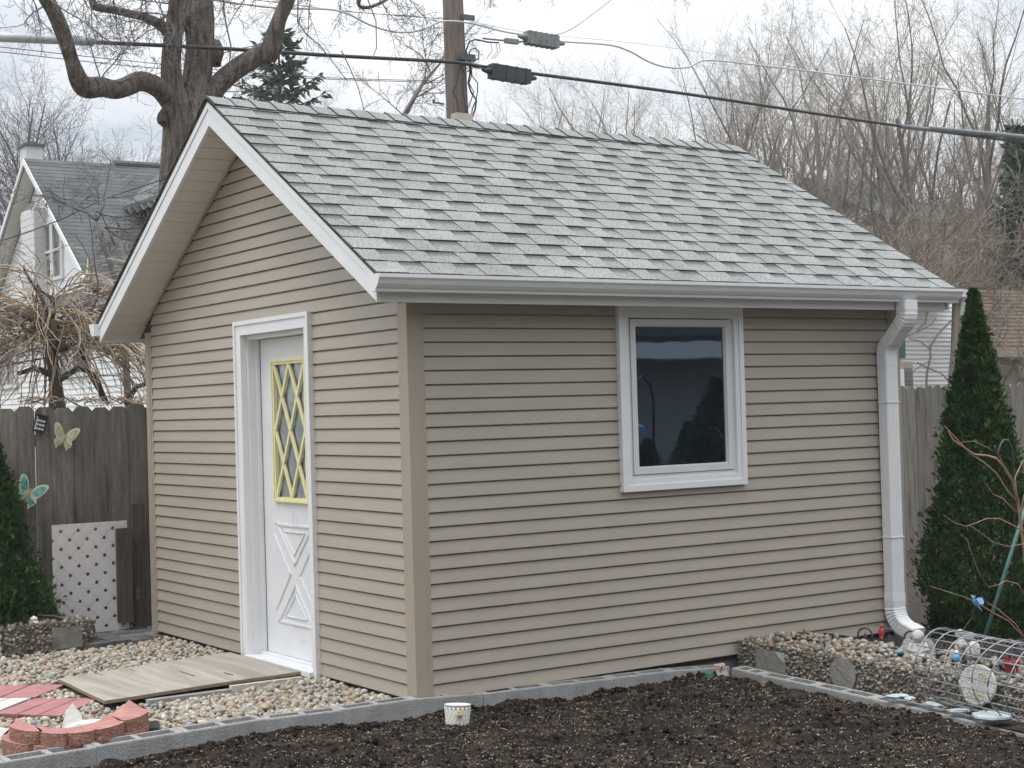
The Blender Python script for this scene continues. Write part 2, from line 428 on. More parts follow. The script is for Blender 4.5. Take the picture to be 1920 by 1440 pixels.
class MB:
    """Collects vertices and faces; build() links them as ONE mesh object."""

    def __init__(s):
        s.v, s.f, s.tone, s.mi = [], [], [], []
        s.cur = 0

    def add(s, verts, faces, tone=None):
        b = len(s.v)
        s.v.extend([tuple(p) for p in verts])
        for f in faces:
            s.f.append(tuple(b + i for i in f))
            s.tone.append(tone if tone is not None else 1.0)
            s.mi.append(s.cur)

    def box(s, x0, x1, y0, y1, z0, z1, T=None):
        vs_ = [(x0, y0, z0), (x1, y0, z0), (x1, y1, z0), (x0, y1, z0), (x0, y0, z1), (x1, y0, z1), (x1, y1, z1), (x0, y1, z1)]
        if T is not None:
            vs_ = [T @ Vector(p) for p in vs_]
        s.add(vs_, [(0, 3, 2, 1), (4, 5, 6, 7), (0, 1, 5, 4), (1, 2, 6, 5), (2, 3, 7, 6), (3, 0, 4, 7)])

    def bar(s, a, b, w, h, up=(0, 0, 1)):
        a, b = Vector(a), Vector(b)
        d = b - a
        l = d.length
        d.normalize()
        up = Vector(up)
        x = d.cross(up)
        if x.length < 1e-5:
            x = d.cross(Vector((1, 0, 0)))
        x.normalize()
        z = x.cross(d)
        T = Matrix(((x.x, d.x, z.x, a.x), (x.y, d.y, z.y, a.y), (x.z, d.z, z.z, a.z), (0, 0, 0, 1)))
        s.box(-w / 2, w / 2, 0, l, -h / 2, h / 2, T)

    def prism(s, poly, vec):
        """poly: list of 3D points (planar), extruded by vec"""
        n = len(poly)
        vec = Vector(vec)
        P = [Vector(p) for p in poly]
        s.add(P + [p + vec for p in P], [tuple(range(n - 1, -1, -1)), tuple(range(n, 2 * n))] +
              [(i, (i + 1) % n, n + (i + 1) % n, n + i) for i in range(n)])

    def tube(s, pts, rad, sides=6, cap=True, squash=None):
        P = [Vector(p) for p in pts]
        n = len(P)
        if not hasattr(rad, '__len__'):
            rad = [rad] * n
        vs_, fs = [], []
        ref = None
        for i in range(n):
            d = (P[min(i + 1, n - 1)] - P[max(i - 1, 0)])
            if d.length < 1e-9:
                d = Vector((0, 0, 1))
            d.normalize()
            if ref is None:
                ref = d.cross(Vector((0.31, 0.17, 0.93)))
                if ref.length < 1e-3:
                    ref = d.cross(Vector((1, 0, 0)))
            x = ref - d * ref.dot(d)
            if x.length < 1e-4:
                x = d.cross(Vector((0.9, 0.3, 0.2)))
            x.normalize()
            ref = x
            y = d.cross(x)
            for k in range(sides):
                a = 2 * math.pi * k / sides
                vs_.append(P[i] + (x * math.cos(a) + y * math.sin(a)) * rad[i])
        for i in range(n - 1):
            for k in range(sides):
                k2 = (k + 1) % sides
                fs.append((i * sides + k, i * sides + k2, (i + 1) * sides + k2, (i + 1) * sides + k))
        if cap:
            fs.append(tuple(range(sides - 1, -1, -1)))
            fs.append(tuple(range((n - 1) * sides, n * sides)))
        s.add(vs_, fs)

    def lathe(s, prof, c=(0, 0, 0), n=24, T=None, wob=None):
        vs_, fs = [], []
        m = len(prof)
        for k in range(n):
            a = 2 * math.pi * k / n
            for j, (r, z) in enumerate(prof):
                rr = r * (wob(a, z) if wob else 1)
                p = Vector((rr * math.cos(a), rr * math.sin(a), z))
                if T is not None:
                    p = T @ p
                vs_.append(p + Vector(c))
        for k in range(n):
            k2 = (k + 1) % n
            for j in range(m - 1):
                fs.append((k * m + j, k2 * m + j, k2 * m + j + 1, k * m + j + 1))
        s.add(vs_, fs)

    def ball(s, c, r, T=None, sub=2, wob=0.0, seed=0):
        v, f = ICO[sub]
        c = Vector(c)
        r = Vector(r) if hasattr(r, '__len__') else Vector((r, r, r))
        out_ = []
        for p in v:
            q = Vector((p[0] * r.x, p[1] * r.y, p[2] * r.z))
            if wob:
                q *= 1 + wob * noise.noise(Vector(p) * 1.7 + Vector((seed * 3.1, seed * 1.7, 0)))
            if T is not None:
                q = T @ q
            out_.append(q + c)
        s.add(out_, f)

    def build(s, name, mat_, parent=None, smooth=False, origin=None, tone=False):
        me = bpy.data.meshes.new(name)
        off = wloc(parent) if parent is not None else Vector(origin or (0, 0, 0))
        V = np.array(s.v, dtype=np.float64).reshape(-1, 3) - np.array(off)
        me.from_pydata(V.tolist(), [], s.f)
        mats = mat_ if isinstance(mat_, (list, tuple)) else [mat_]
        for m_ in mats:
            me.materials.append(m_)
        if len(mats) > 1:
            me.polygons.foreach_set('material_index', s.mi)
        if smooth:
            me.polygons.foreach_set('use_smooth', [True] * len(s.f))
        if tone:
            ca = me.color_attributes.new('tone', 'FLOAT_COLOR', 'CORNER')
            arr = []
            for f, t in zip(s.f, s.tone):
                for i in range(len(f)):
                    q = t[i] if isinstance(t, (tuple, list)) else t
                    arr.extend((q, q, q, 1.0))
            ca.data.foreach_set('color', arr)
        o = bpy.data.objects.new(name, me)
        COL.objects.link(o)
        if parent is not None:
            o.parent = parent
        else:
            o.location = off
        return o


def _ico(sub):
    import bmesh
    b = bmesh.new()
    bmesh.ops.create_icosphere(b, subdivisions=sub, radius=1.0)
    v = [tuple(q.co) for q in b.verts]
    b.verts.index_update()
    f = [tuple(q.index for q in p.verts) for p in b.faces]
    b.free()
    return v, f


ICO = {i: _ico(i) for i in (1, 2, 3)}


def soup(name, mat_, V, Fc, parent=None, smooth=True, origin=None):
    """One mesh from numpy arrays of vertices and equal-sized faces."""
    me = bpy.data.meshes.new(name)
    off = np.array(wloc(parent) if parent is not None else Vector(origin or (0, 0, 0)))
    V = np.asarray(V, dtype=np.float32) - off.astype(np.float32)
    Fc = np.asarray(Fc, dtype=np.int32)
    nf, k = Fc.shape
    me.vertices.add(len(V))
    me.vertices.foreach_set('co', V.ravel())
    me.loops.add(nf * k)
    me.loops.foreach_set('vertex_index', Fc.ravel())
    me.polygons.add(nf)
    me.polygons.foreach_set('loop_start', np.arange(0, nf * k, k, dtype=np.int32))
    me.polygons.foreach_set('loop_total', np.full(nf, k, dtype=np.int32))
    if smooth:
        me.polygons.foreach_set('use_smooth', np.ones(nf, dtype=bool))
    me.update(calc_edges=True)
    me.materials.append(mat_)
    o = bpy.data.objects.new(name, me)
    COL.objects.link(o)
    if parent is not None:
        o.parent = parent
    else:
        o.location = Vector(off.tolist())
    return o


def stones(pos, size, rng, sub=1, flat=(0.55, 0.9), tilt=0.5):
    """Vertices and triangles of many squashed, randomly turned stones."""
    v, f = ICO[sub]
    v = np.array(v)
    f = np.array(f)
    n = len(pos)
    pos = np.asarray(pos, float)
    size = np.asarray(size, float)
    sx = size * rng.uniform(0.8, 1.25, n)
    sy = size * rng.uniform(0.65, 1.0, n)
    sz = size * rng.uniform(flat[0], flat[1], n)
    S = np.stack([sx, sy, sz], 1)
    a = rng.uniform(0, 6.283, n)
    tx = rng.normal(0, tilt, n)
    ty = rng.normal(0, tilt, n)
    ca, sa, cx, sx_, cy, sy_ = np.cos(a), np.sin(a), np.cos(tx), np.sin(tx), np.cos(ty), np.sin(ty)
    Rz = np.zeros((n, 3, 3)); Rx = np.zeros((n, 3, 3)); Ry = np.zeros((n, 3, 3))
    Rz[:, 0, 0] = ca; Rz[:, 0, 1] = -sa; Rz[:, 1, 0] = sa; Rz[:, 1, 1] = ca; Rz[:, 2, 2] = 1
    Rx[:, 0, 0] = 1; Rx[:, 1, 1] = cx; Rx[:, 1, 2] = -sx_; Rx[:, 2, 1] = sx_; Rx[:, 2, 2] = cx
    Ry[:, 1, 1] = 1; Ry[:, 0, 0] = cy; Ry[:, 0, 2] = sy_; Ry[:, 2, 0] = -sy_; Ry[:, 2, 2] = cy
    Rm = Rx @ Ry @ Rz
    P = v[None] * S[:, None, :]
    P = P * (1 + rng.uniform(-0.16, 0.16, (n, len(v), 1)))
    P = np.einsum('nij,nkj->nki', Rm, P) + pos[:, None, :]
    Fc = f[None] + (np.arange(n) * len(v))[:, None, None]
    return P.reshape(-1, 3), Fc.reshape(-1, 3)


def empty(name, loc=(0, 0, 0)):
    o = bpy.data.objects.new(name, None)
    o.empty_display_size = 0.2
    COL.objects.link(o)
    o.location = loc
    return o


def tag(o, label, cat, group=None):
    o['label'] = label
    o['category'] = cat
    if group:
        o['group'] = group
    return o


def thing(name, label, cat, loc=(0, 0, 0), group=None):
    return tag(empty(name, loc), label, cat, group)


def copy_tree(o, parent=None):
    c = o.copy()
    COL.objects.link(c)
    if parent is not None:
        c.parent = parent
    for ch in [k for k in bpy.data.objects if k.parent == o]:
        copy_tree(ch, c)
    return c


def kind(o, k):
    o['kind'] = k
    return o


# ------------------------------------------------------------------ ground, gravel and soil
rng = np.random.default_rng(7)
random.seed(7)


def gz(x, y):
    """Height of the gravel."""
    return -0.048 + 0.028 * min(0.0, x) + 0.012 * noise.noise(Vector((x * 1.3, y * 1.3, 0)))


HOLLOWS = [(at(1005, 1357, z=-0.09), 0.1, 0.9), (at(1250, 1330, z=-0.09), 0.13, 0.75), (at(690, 1402, z=-0.09), 0.12, 0.6), (at(1480, 1400, z=-0.1), 0.1, 0.7), (at(1100, 1420, z=-0.1), 0.12, 0.5)]


def sz(x, y):
    """Height of the loose soil in the bed."""
    p = Vector((x, y, 0))
    h = -0.038 + 0.03 * min(0, x) * 0.3
    h += 0.028 * noise.noise(p * 1.6) + 0.02 * noise.noise(p * 5.0) + 0.016 * noise.noise(p * 12.0 + Vector((3, 1, 0))) + 0.012 * noise.noise(p * 27.0)
    if x > -0.4:
        h -= 0.036 * min(1, (x + 0.4) / 0.8)
    for c_, l_, a_ in HOLLOWS:
        dx_, dy_ = x - c_.x, y - c_.y
        if abs(dx_) < 0.5 and abs(dy_) < 0.5:
            e_, f_ = dx_ * 0.85 - dy_ * 0.53, dx_ * 0.53 + dy_ * 0.85
            h -= 0.05 * a_ * math.exp(-(e_ / l_) ** 2 - (f_ / 0.035) ** 2)
    if y < -0.9 - 0.5 * x:
        h -= 0.02
    return h


g = MB()
ng = 40
for (x0, x1, y0, y1) in ((-400, 400, -400, 400),):
    g.add([(x0, y0, -0.2), (x1, y0, -0.2), (x1, y1, -0.2), (x0, y1, -0.2)], [(0, 1, 2, 3)])
kind(g.build('ground', MT['earth']), 'structure')


def grid(name, mat_, x0, x1, y0, y1, step, hf, keep=None):
    nx, ny = int((x1 - x0) / step) + 1, int((y1 - y0) / step) + 1
    xs, ys = np.linspace(x0, x1, nx), np.linspace(y0, y1, ny)
    V = np.array([(x, y, hf(x, y)) for y in ys for x in xs])
    idx = np.arange(nx * ny).reshape(ny, nx)
    F = np.stack([idx[:-1, :-1], idx[:-1, 1:], idx[1:, 1:], idx[1:, :-1]], -1).reshape(-1, 4)
    if keep is not None:
        c = V[F].mean(1)
        F = F[[keep(p[0], p[1]) for p in c]]
    return soup(name, mat_, V, F)


kind(grid('gravel_base', MT['bed'], -4.6, 0.35, 0.02, 5.4, 0.1, lambda x, y: gz(x, y) - 0.012), 'structure')
kind(grid('planting_bed', MT['mulch'], 1.0, 12.0, -5.0, 4.6, 0.2, lambda x, y: -0.1 + 0.03 * noise.noise(Vector((x * 2, y * 2, 0))),
          keep=lambda x, y: (x > 2.02 and y < 0.4) or x > 3.6), 'structure')

SOIL_X1 = 1.96
kind(grid('soil', MT['soil'], -4.4, SOIL_X1 - 0.02, -4.6, -0.03, 0.018, sz,
          keep=lambda x, y: y > -3.0 - 0.9 * (x - 0) - 0.6 and y < (-0.02 if x < -0.6 else -0.1)), 'structure')


def in_soil(x, y):
    return x < SOIL_X1 - 0.02 and y < (-0.06 if x < -0.5 else -0.13) and (y > -3.4 - 0.9 * x)


pts, sizes = [], []
cpts, ccen = [], []
# visible strip of the bed, denser near the camera
while len(pts) < 15000:
    x, y = random.uniform(-3.2, 1.95), random.uniform(-4.0, -0.05)
    if in_soil(x, y):
        r = random.choice((0.003, 0.004, 0.005, 0.006, 0.007, 0.009, 0.012))
        if noise.noise(Vector((x * 2.2, y * 2.2, 5))) > 0.15 and random.random() < 0.4:
            r *= 1.7
        pts.append((x, y, sz(x, y) + r * 0.25))
        sizes.append(r)
# ridge of clods heaped against the blocks
for k in range(1500):
    x = random.uniform(-2.4, 1.9)
    y = (-0.13 if x > -0.5 else -0.07) - abs(random.gauss(0, 0.05))
    r = random.choice((0.005, 0.008, 0.011, 0.016))
    pts.append((x, y, sz(x, y) + 0.01 * max(0, noise.noise(Vector((x * 3, 0, 0)))) * 4))
    sizes.append(r)
V, Fc = stones(pts, sizes, rng, 1, (0.6, 0.95))
kind(soup('soil_crumbs', MT['crumb'], V, Fc), 'stuff')


def flakes(n, region, l, wd, lift):
    Vs, Fs = [], []
    b = 0
    while n > 0:
        x, y = random.uniform(-3.2, 1.95), random.uniform(-4.0, -0.05)
        if not region(x, y):
            continue
        n -= 1
        L_ = random.uniform(*l)
        W = random.uniform(*wd)
        a = random.uniform(0, 6.28)
        t = random.gauss(0, 0.35)
        c = Vector((x, y, sz(x, y) + random.uniform(*lift)))
        dx = Vector((math.cos(a) * math.cos(t), math.sin(a) * math.cos(t), math.sin(t)))
        dy = Vector((-math.sin(a), math.cos(a), random.gauss(0, 0.4))).normalized()
        up = dx.cross(dy)
        k = random.uniform(-0.2, 0.2) * L_
        ring = []
        for s_ in (-0.5, 0.0, 0.5):
            p = c + dx * L_ * s_ + up * k * (0.25 - s_ * s_)
            wv = dy * W * (0.6 if s_ else 1) * 0.5
            for q in (p - wv - up * 0.001, p + wv - up * 0.001, p + up * 0.002):
                ring.append(q)
        Vs.extend(ring)
        for j in range(2):
            for m_ in range(3):
                Fs.append((b + j * 3 + m_, b + j * 3 + (m_ + 1) % 3, b + j * 3 + 3 + (m_ + 1) % 3, b + j * 3 + 3 + m_))
        b += 9
    return [tuple(v) for v in Vs], Fs


Va, Fa = flakes(1500, lambda x, y: in_soil(x, y) and noise.noise(Vector((x * 1.5, y * 1.5, 9))) > -0.3 - random.random() * 0.4, (0.006, 0.05), (0.0018, 0.006), (0.0, 0.008))
kind(soup('straw_chips', MT['chip'], Va, Fa), 'stuff')
pts, sizes = [], []
while len(pts) < 17000:
    x, y = random.uniform(-3.2, 1.95), random.uniform(-4.0, -0.05)
    if in_soil(x, y) and noise.noise(Vector((x * 1.8, y * 1.8, 15))) + 0.5 * noise.noise(Vector((x * 7, y * 7, 2))) > random.uniform(-0.75, 0.35):
        r = random.choice((0.002, 0.003, 0.003, 0.004, 0.005, 0.007))
        pts.append((x, y, sz(x, y) + 0.004 + r * 0.3))
        sizes.append(r)
V, Fc = stones(pts, sizes, rng, 1, (0.35, 0.8), 0.6)
kind(soup('bark_crumbs', MT['tan_crumb'], V, Fc), 'stuff')
pp, ss = [], []
while len(pp) < 1500:
    x, y = random.uniform(-3.2, 1.95), random.uniform(-4.0, -0.05)
    if in_soil(x, y):
        r = random.uniform(0.0016, 0.004)
        pp.append((x, y, sz(x, y) + 0.006 + r * 0.5))
        ss.append(r)
V, Fc = stones(pp, ss, rng, 1)
kind(soup('perlite_grains', MT['perlite'], V, Fc), 'stuff')

# gravel: every pebble a real stone, one countless mass
PLY = (-1.22, 0.1, 1.28, 2.38)


PAVQ = [[(-70, 1286), (122, 1283), (65, 1307), (-130, 1309)], [(66, 1309), (188, 1309), (112, 1342), (-8, 1337)], [(-62, 1309), (58, 1308), (-12, 1336), (-150, 1337)]]
PAVW = [[at(u, v, z=-0.066) for u, v in q_] for q_ in PAVQ]


def in_quad(x, y, Q):
    s0 = None
    for i in range(4):
        a_, b_ = Q[i], Q[(i + 1) % 4]
        c_ = (b_.x - a_.x) * (y - a_.y) - (b_.y - a_.y) * (x - a_.x)
        if s0 is None:
            s0 = c_ > 0
        elif (c_ > 0) != s0:
            return False
    return True


def gravel_ok(x, y):
    if any(in_quad(x, y, Q) for Q in PAVW):
        return False
    if x > -0.012 and not (y < 0.0):
        return False
    if y > 3.5 and x > -0.62:
        return False
    if y > 3.64:
        return False
    if PLY[0] < x < PLY[1] and PLY[2] + 0.02 < y < PLY[3] - 0.02:
        return False
    return True


pts, sizes = [], []
while len(pts) < 10500:
    x, y = random.uniform(-2.9, 0.0), random.uniform(0.05, 4.2)
    if not gravel_ok(x, y) or x + y * 0.2 < -2.6:
        continue
    r = random.choice((0.01, 0.012, 0.013, 0.015, 0.018, 0.022))
    if x > -1.0 and y < 1.2 or y > 2.9 and x > -0.7:
        r *= 1.12
    pts.append((x, y, gz(x, y) + random.uniform(-0.008, 0.014)))
    sizes.append(r)
for k in range(350):                       # heaped along the foot of the wall
    y = random.choice((random.uniform(0.1, 1.1), random.uniform(2.4, 3.5)))
    x = -abs(random.gauss(0.03, 0.06)) - 0.015
    pts.append((x, y, gz(x, y) + random.uniform(0.005, 0.03)))
    sizes.append(random.uniform(0.013, 0.024))
V, Fc = stones(pts, sizes, rng, 2, (0.5, 0.85), 0.4)
kind(soup('gravel', MT['pebble'], V, Fc), 'stuff')

# ------------------------------------------------------------------ the shed
CO = 0.0762                    # exposure of one siding course
W_, L__ = 3.754, 3.724         # gable width (along Y), length (along X)
OH, OE = 0.296, 0.2            # rake and eave overhang
ZF0, ZF1 = 2.098, 3.345        # bottom of the rake fascia at the eave and at the ridge
ZR0, ZR1 = 2.238, 3.495        # top of the roof deck
YM = W_ / 2
SL = (ZF1 - ZF0) / (YM + OE)
XR = 4.06
shed = thing('garden_shed', 'taupe vinyl sided garden shed with grey shingled gable roof and white door', 'shed', (0, 0, 0))


def gable_z(y):
    return ZF0 + SL * ((y + OE) if y <= YM else (W_ + OE - y))


# cores behind the siding
wb = MB()
wb.box(0.012, 0.13, 0.012, 1.16, -0.03, 2.12)
wb.box(0.012, 0.13, 2.09, W_ - 0.012, -0.03, 2.12)
wb.box(0.012, 0.13, 1.161, 2.089, 2.05, 2.12)
wb.prism([(0.012, 0.012, 2.121), (0.012, W_ - 0.012, 2.121), (0.012, YM, gable_z(YM) + 0.02)], (0.118, 0, 0))
wb.box(0.131, 1.43, 0.012, 0.13, -0.03, 2.12)
wb.box(2.325, L__ - 0.131, 0.012, 0.13, -0.03, 2.12)
wb.box(1.43, 2.325, 0.012, 0.13, -0.03, 1.06)
wb.box(L__ - 0.13, L__ - 0.012, 0.012, W_ - 0.012, -0.03, 2.12)
wb.prism([(L__ - 0.13, 0.012, 2.121), (L__ - 0.13, W_ - 0.012, 2.121), (L__ - 0.13, YM, gable_z(YM) + 0.02)], (0.118, 0, 0))
wb.box(0.131, L__ - 0.131, W_ - 0.13, W_ - 0.012, -0.03, 2.12)
wb.build('wall_core', MT['dark'], shed)
fb = MB()
fb.box(0.025, L__ - 0.025, 0.03, 0.15, -0.2, -0.031)
fb.box(0.025, L__ - 0.025, W_ - 0.15, W_ - 0.03, -0.2, -0.031)
fb.box(0.025, 0.15, 0.151, W_ - 0.151, -0.2, -0.031)
fb.build('foundation_curb', MT['concrete'], shed)
PW = 0.08


def course(mb, Mf, k, ints0, ints1, warp):
    z0, z1 = k * CO, (k + 1) * CO
    for (a0, b0), (a1, b1) in zip(ints0, ints1):
        if b0 - a0 < 0.01:
            continue
        n = max(1, int((b0 - a0) / 0.5))
        for i in range(n):
            f0, f1 = i / n, (i + 1) / n
            p0, p1 = a0 + (b0 - a0) * f0, a0 + (b0 - a0) * f1
            q0, q1 = a1 + (b1 - a1) * f0, a1 + (b1 - a1) * f1
            o0 = 0.018 + warp(p0, k)
            o1 = 0.018 + warp(p1, k)
            g0, g1 = 0.89, 0.92                    # the panel steps back into a groove under the next course
            ga0, ga1 = p0 + (q0 - p0) * g0, p1 + (q1 - p1) * g0
            zg, zh = z0 + CO * g0, z0 + CO * g1
            mb.add([Mf(p0, 0.003, z0 + 0.004), Mf(p1, 0.003, z0 + 0.004), Mf(p1, o1, z0), Mf(p0, o0, z0),
                    Mf(p1, o1 - 0.0005, z0 + 0.006), Mf(p0, o0 - 0.0005, z0 + 0.006),
                    Mf(ga1, 0.008, zg), Mf(ga0, 0.008, zg), Mf(ga1, -0.004, zh), Mf(ga0, -0.004, zh),
                    Mf(q1, -0.004, z1 + 0.004), Mf(q0, -0.004, z1 + 0.004)],
                   [(0, 1, 2, 3), (3, 2, 4, 5), (5, 4, 6, 7), (7, 6, 8, 9), (9, 8, 10, 11)])


def wv(p, k):
    return 0.0016 * noise.noise(Vector((p * 0.9, k * 3.7, 0.3)))


sg = MB()
Mg = lambda s, o, z: (-o, s, z)
for k in range(0, 46):
    z0, z1 = k * CO, (k + 1) * CO

    def lim(z):
        if z < 2.09:
            return PW, W_ - PW
        t = (z - ZF0) / SL - OE
        return max(PW, t), min(W_ - PW, W_ - t)
    a0, b0 = lim(z0)
    a1, b1 = lim(z1)
    if b1 < a1:
        a1 = b1 = YM
    if b0 - a0 < 0.02:
        break
    if k <= 26:
        course(sg, Mg, k, [(a0, 1.15), (2.12, b0)], [(a1, 1.15), (2.12, b1)], wv)
    else:
        course(sg, Mg, k, [(a0, b0)], [(a1, b1)], wv)
sd_ = sg.build('siding', MT['siding'], shed)
sg = MB()
Mf_ = lambda s, o, z: (s, -o, z)
for k in range(0, 28):
    ints = [(PW, L__ - PW)] if k < 14 else [(PW, 1.41), (2.32, L__ - PW)]
    course(sg, Mf_, k, ints, ints, wv)
sg.build('siding', MT['siding'], shed)
sg = MB()
for k in range(0, 28):                      # right-hand and rear walls
    course(sg, lambda s, o, z: (L__ + o, s, z), k, [(PW, W_ - PW)], [(PW, W_ - PW)], wv)
    course(sg, lambda s, o, z: (s, W_ + o, z), k, [(PW, L__ - PW)], [(PW, L__ - PW)], wv)
for k in range(28, 46):
    z0, z1 = k * CO, (k + 1) * CO
    t0, t1 = (z0 - ZF0) / SL - OE, min((z1 - ZF0) / SL - OE, YM)
    if t0 > YM - 0.02:
        break
    course(sg, lambda s, o, z: (L__ + o, s, z), k, [(t0, W_ - t0)], [(t1, W_ - t1)], wv)
sg.build('siding', MT['siding'], shed)
# corner posts: an L of two boards with a grooved nailing edge
for (cx, cy, sx, sy) in ((0, 0, 1, 1), (0, W_, 1, -1), (L__, 0, -1, 1), (L__, W_, -1, -1)):
    p = MB()
    zt = 2.111 if cy == 0 else 2.16
    e = 0.022

    def PB(a0, a1, b0, b1):
        xs = sorted((cx - sx * e + sx * a0, cx - sx * e + sx * a1))
        ys = sorted((cy - sy * e + sy * b0, cy - sy * e + sy * b1))
        p.box(xs[0], xs[1], ys[0], ys[1], -0.012, zt)
    PB(0, 0.075, 0, 0.03)
    PB(0, 0.03, 0.0301, 0.075)
    PB(0.0751, PW + e + 0.004, 0.004, 0.03)
    PB(0.004, 0.03, 0.0751, PW + e + 0.004)
    p.build('corner_post', MT['corner'], shed)

# fascia, soffit
def sloped(mb, x0, x1, ya, za, yb, zb, h, back=None):
    """board between two points of a slope, h tall, x0..x1 thick"""
    mb.add([(x0, ya, za), (x0, yb, zb), (x0, yb, zb + h), (x0, ya, za + h), (x1, ya, za), (x1, yb, zb), (x1, yb, zb + h), (x1, ya, za + h)],
           [(0, 1, 2, 3), (7, 6, 5, 4), (0, 4, 5, 1), (1, 5, 6, 2), (2, 6, 7, 3), (3, 7, 4, 0)])


for xa, xb in ((-OH, -OH + 0.02), (XR - 0.04, XR - 0.02)):
    rb_ = MB()
    sloped(rb_, xa, xb, -OE, ZF0, YM, ZF1, 0.142)
    sloped(rb_, xa, xb, W_ + OE, ZF0, YM + 0.0005, ZF1, 0.142)
    # drip edge: a thin lip proud of the board
    sx = -0.006 if xa < 0 else 0.026
    sloped(rb_, xa + sx - (0.0 if xa < 0 else 0), xa + sx + 0.005, -OE - 0.01, ZF0 + 0.098, YM, ZF1 + 0.104, 0.042)
    sloped(rb_, xa + sx, xa + sx + 0.005, W_ + OE + 0.01, ZF0 + 0.098, YM + 0.0005, ZF1 + 0.104, 0.042)
    rb_.build('rake_fascia', MT['white'], shed)
for y0, y1 in ((-OE, -OE + 0.02), (W_ + OE - 0.02, W_ + OE)):
    f = MB()
    f.box(-OH + 0.021, 4.0, y0, y1, ZF0, ZF0 + 0.13)
    f.build('eave_fascia', MT['vinyl'], shed)
so_ = MB()
npan = 22
for side in (0, 1):
    for xa, xb in ((-OH + 0.021, -0.002), (L__ + 0.002, XR - 0.041)):
        for i in range(npan):
            f0, f1 = i / npan, (i + 1) / npan
            ya, yb = -OE + (YM + OE) * f0, -OE + (YM + OE) * f1
            za, zb = ZF0 + 0.012 + (ZF1 - ZF0) * f0, ZF0 + 0.012 + (ZF1 - ZF0) * f1
            if side:
                ya, yb = W_ - ya, W_ - yb
            gp = 0.05
            ym_, zm_ = yb + (ya - yb) * gp, zb + (za - zb) * gp
            q = [(xa, ya, za), (xb, ya, za), (xb, ym_, zm_), (xa, ym_, zm_)]
            so_.add(q, [(0, 1, 2, 3) if side == 0 else (3, 2, 1, 0)])
            r_ = [(xa, ym_, zm_), (xb, ym_, zm_), (xb, ym_, zm_ + 0.007), (xa, ym_, zm_ + 0.007), (xb, yb, zb + 0.007), (xa, yb, zb + 0.007), (xb, yb, zb), (xa, yb, zb)]
            so_.add(r_, [(0, 1, 2, 3), (3, 2, 4, 5), (5, 4, 6, 7)])
so_.box(0.0, L__, -OE + 0.021, -0.018, 2.112, 2.12)
so_.box(0.0, L__, W_ + 0.018, W_ + OE - 0.021, 2.112, 2.12)
so_.build('soffit', MT['soffit'], shed)
# J-trim along the gable under the soffit
jt = MB()
sloped(jt, -0.028, -0.0185, -0.0, ZF0 - 0.012 + SL * OE, YM, ZF1 - 0.014, 0.03)
sloped(jt, -0.028, -0.0185, W_, ZF0 - 0.012 + SL * OE, YM + 0.0005, ZF1 - 0.014, 0.03)
jt.build('gable_trim', MT['corner'], shed)

# roof: deck, shingle courses and ridge caps
rd = MB()
for sgn in (0, 1):
    ya, yb = (-OE - 0.012, YM) if sgn == 0 else (W_ + OE + 0.012, YM + 0.0005)
    sloped(rd, -OH - 0.008, XR, ya, ZR0 - 0.007, yb, ZR1, 0.014)
roof = rd.build('roof', MT['dark'], shed)
sh = MB()
EX = 0.1436
sl = math.atan2(ZR1 - ZR0, YM + OE)
SLEN = math.hypot(ZR1 - ZR0, YM + OE)
rr = random.Random(11)


def RP(x, s, h, side=0):
    y = -OE - 0.03 + s * math.cos(sl) - h * math.sin(sl)
    z = ZR0 - 0.004 + s * math.sin(sl) + h * math.cos(sl) + 0.004
    if side:
        y = W_ - y
    return (x, y, z)


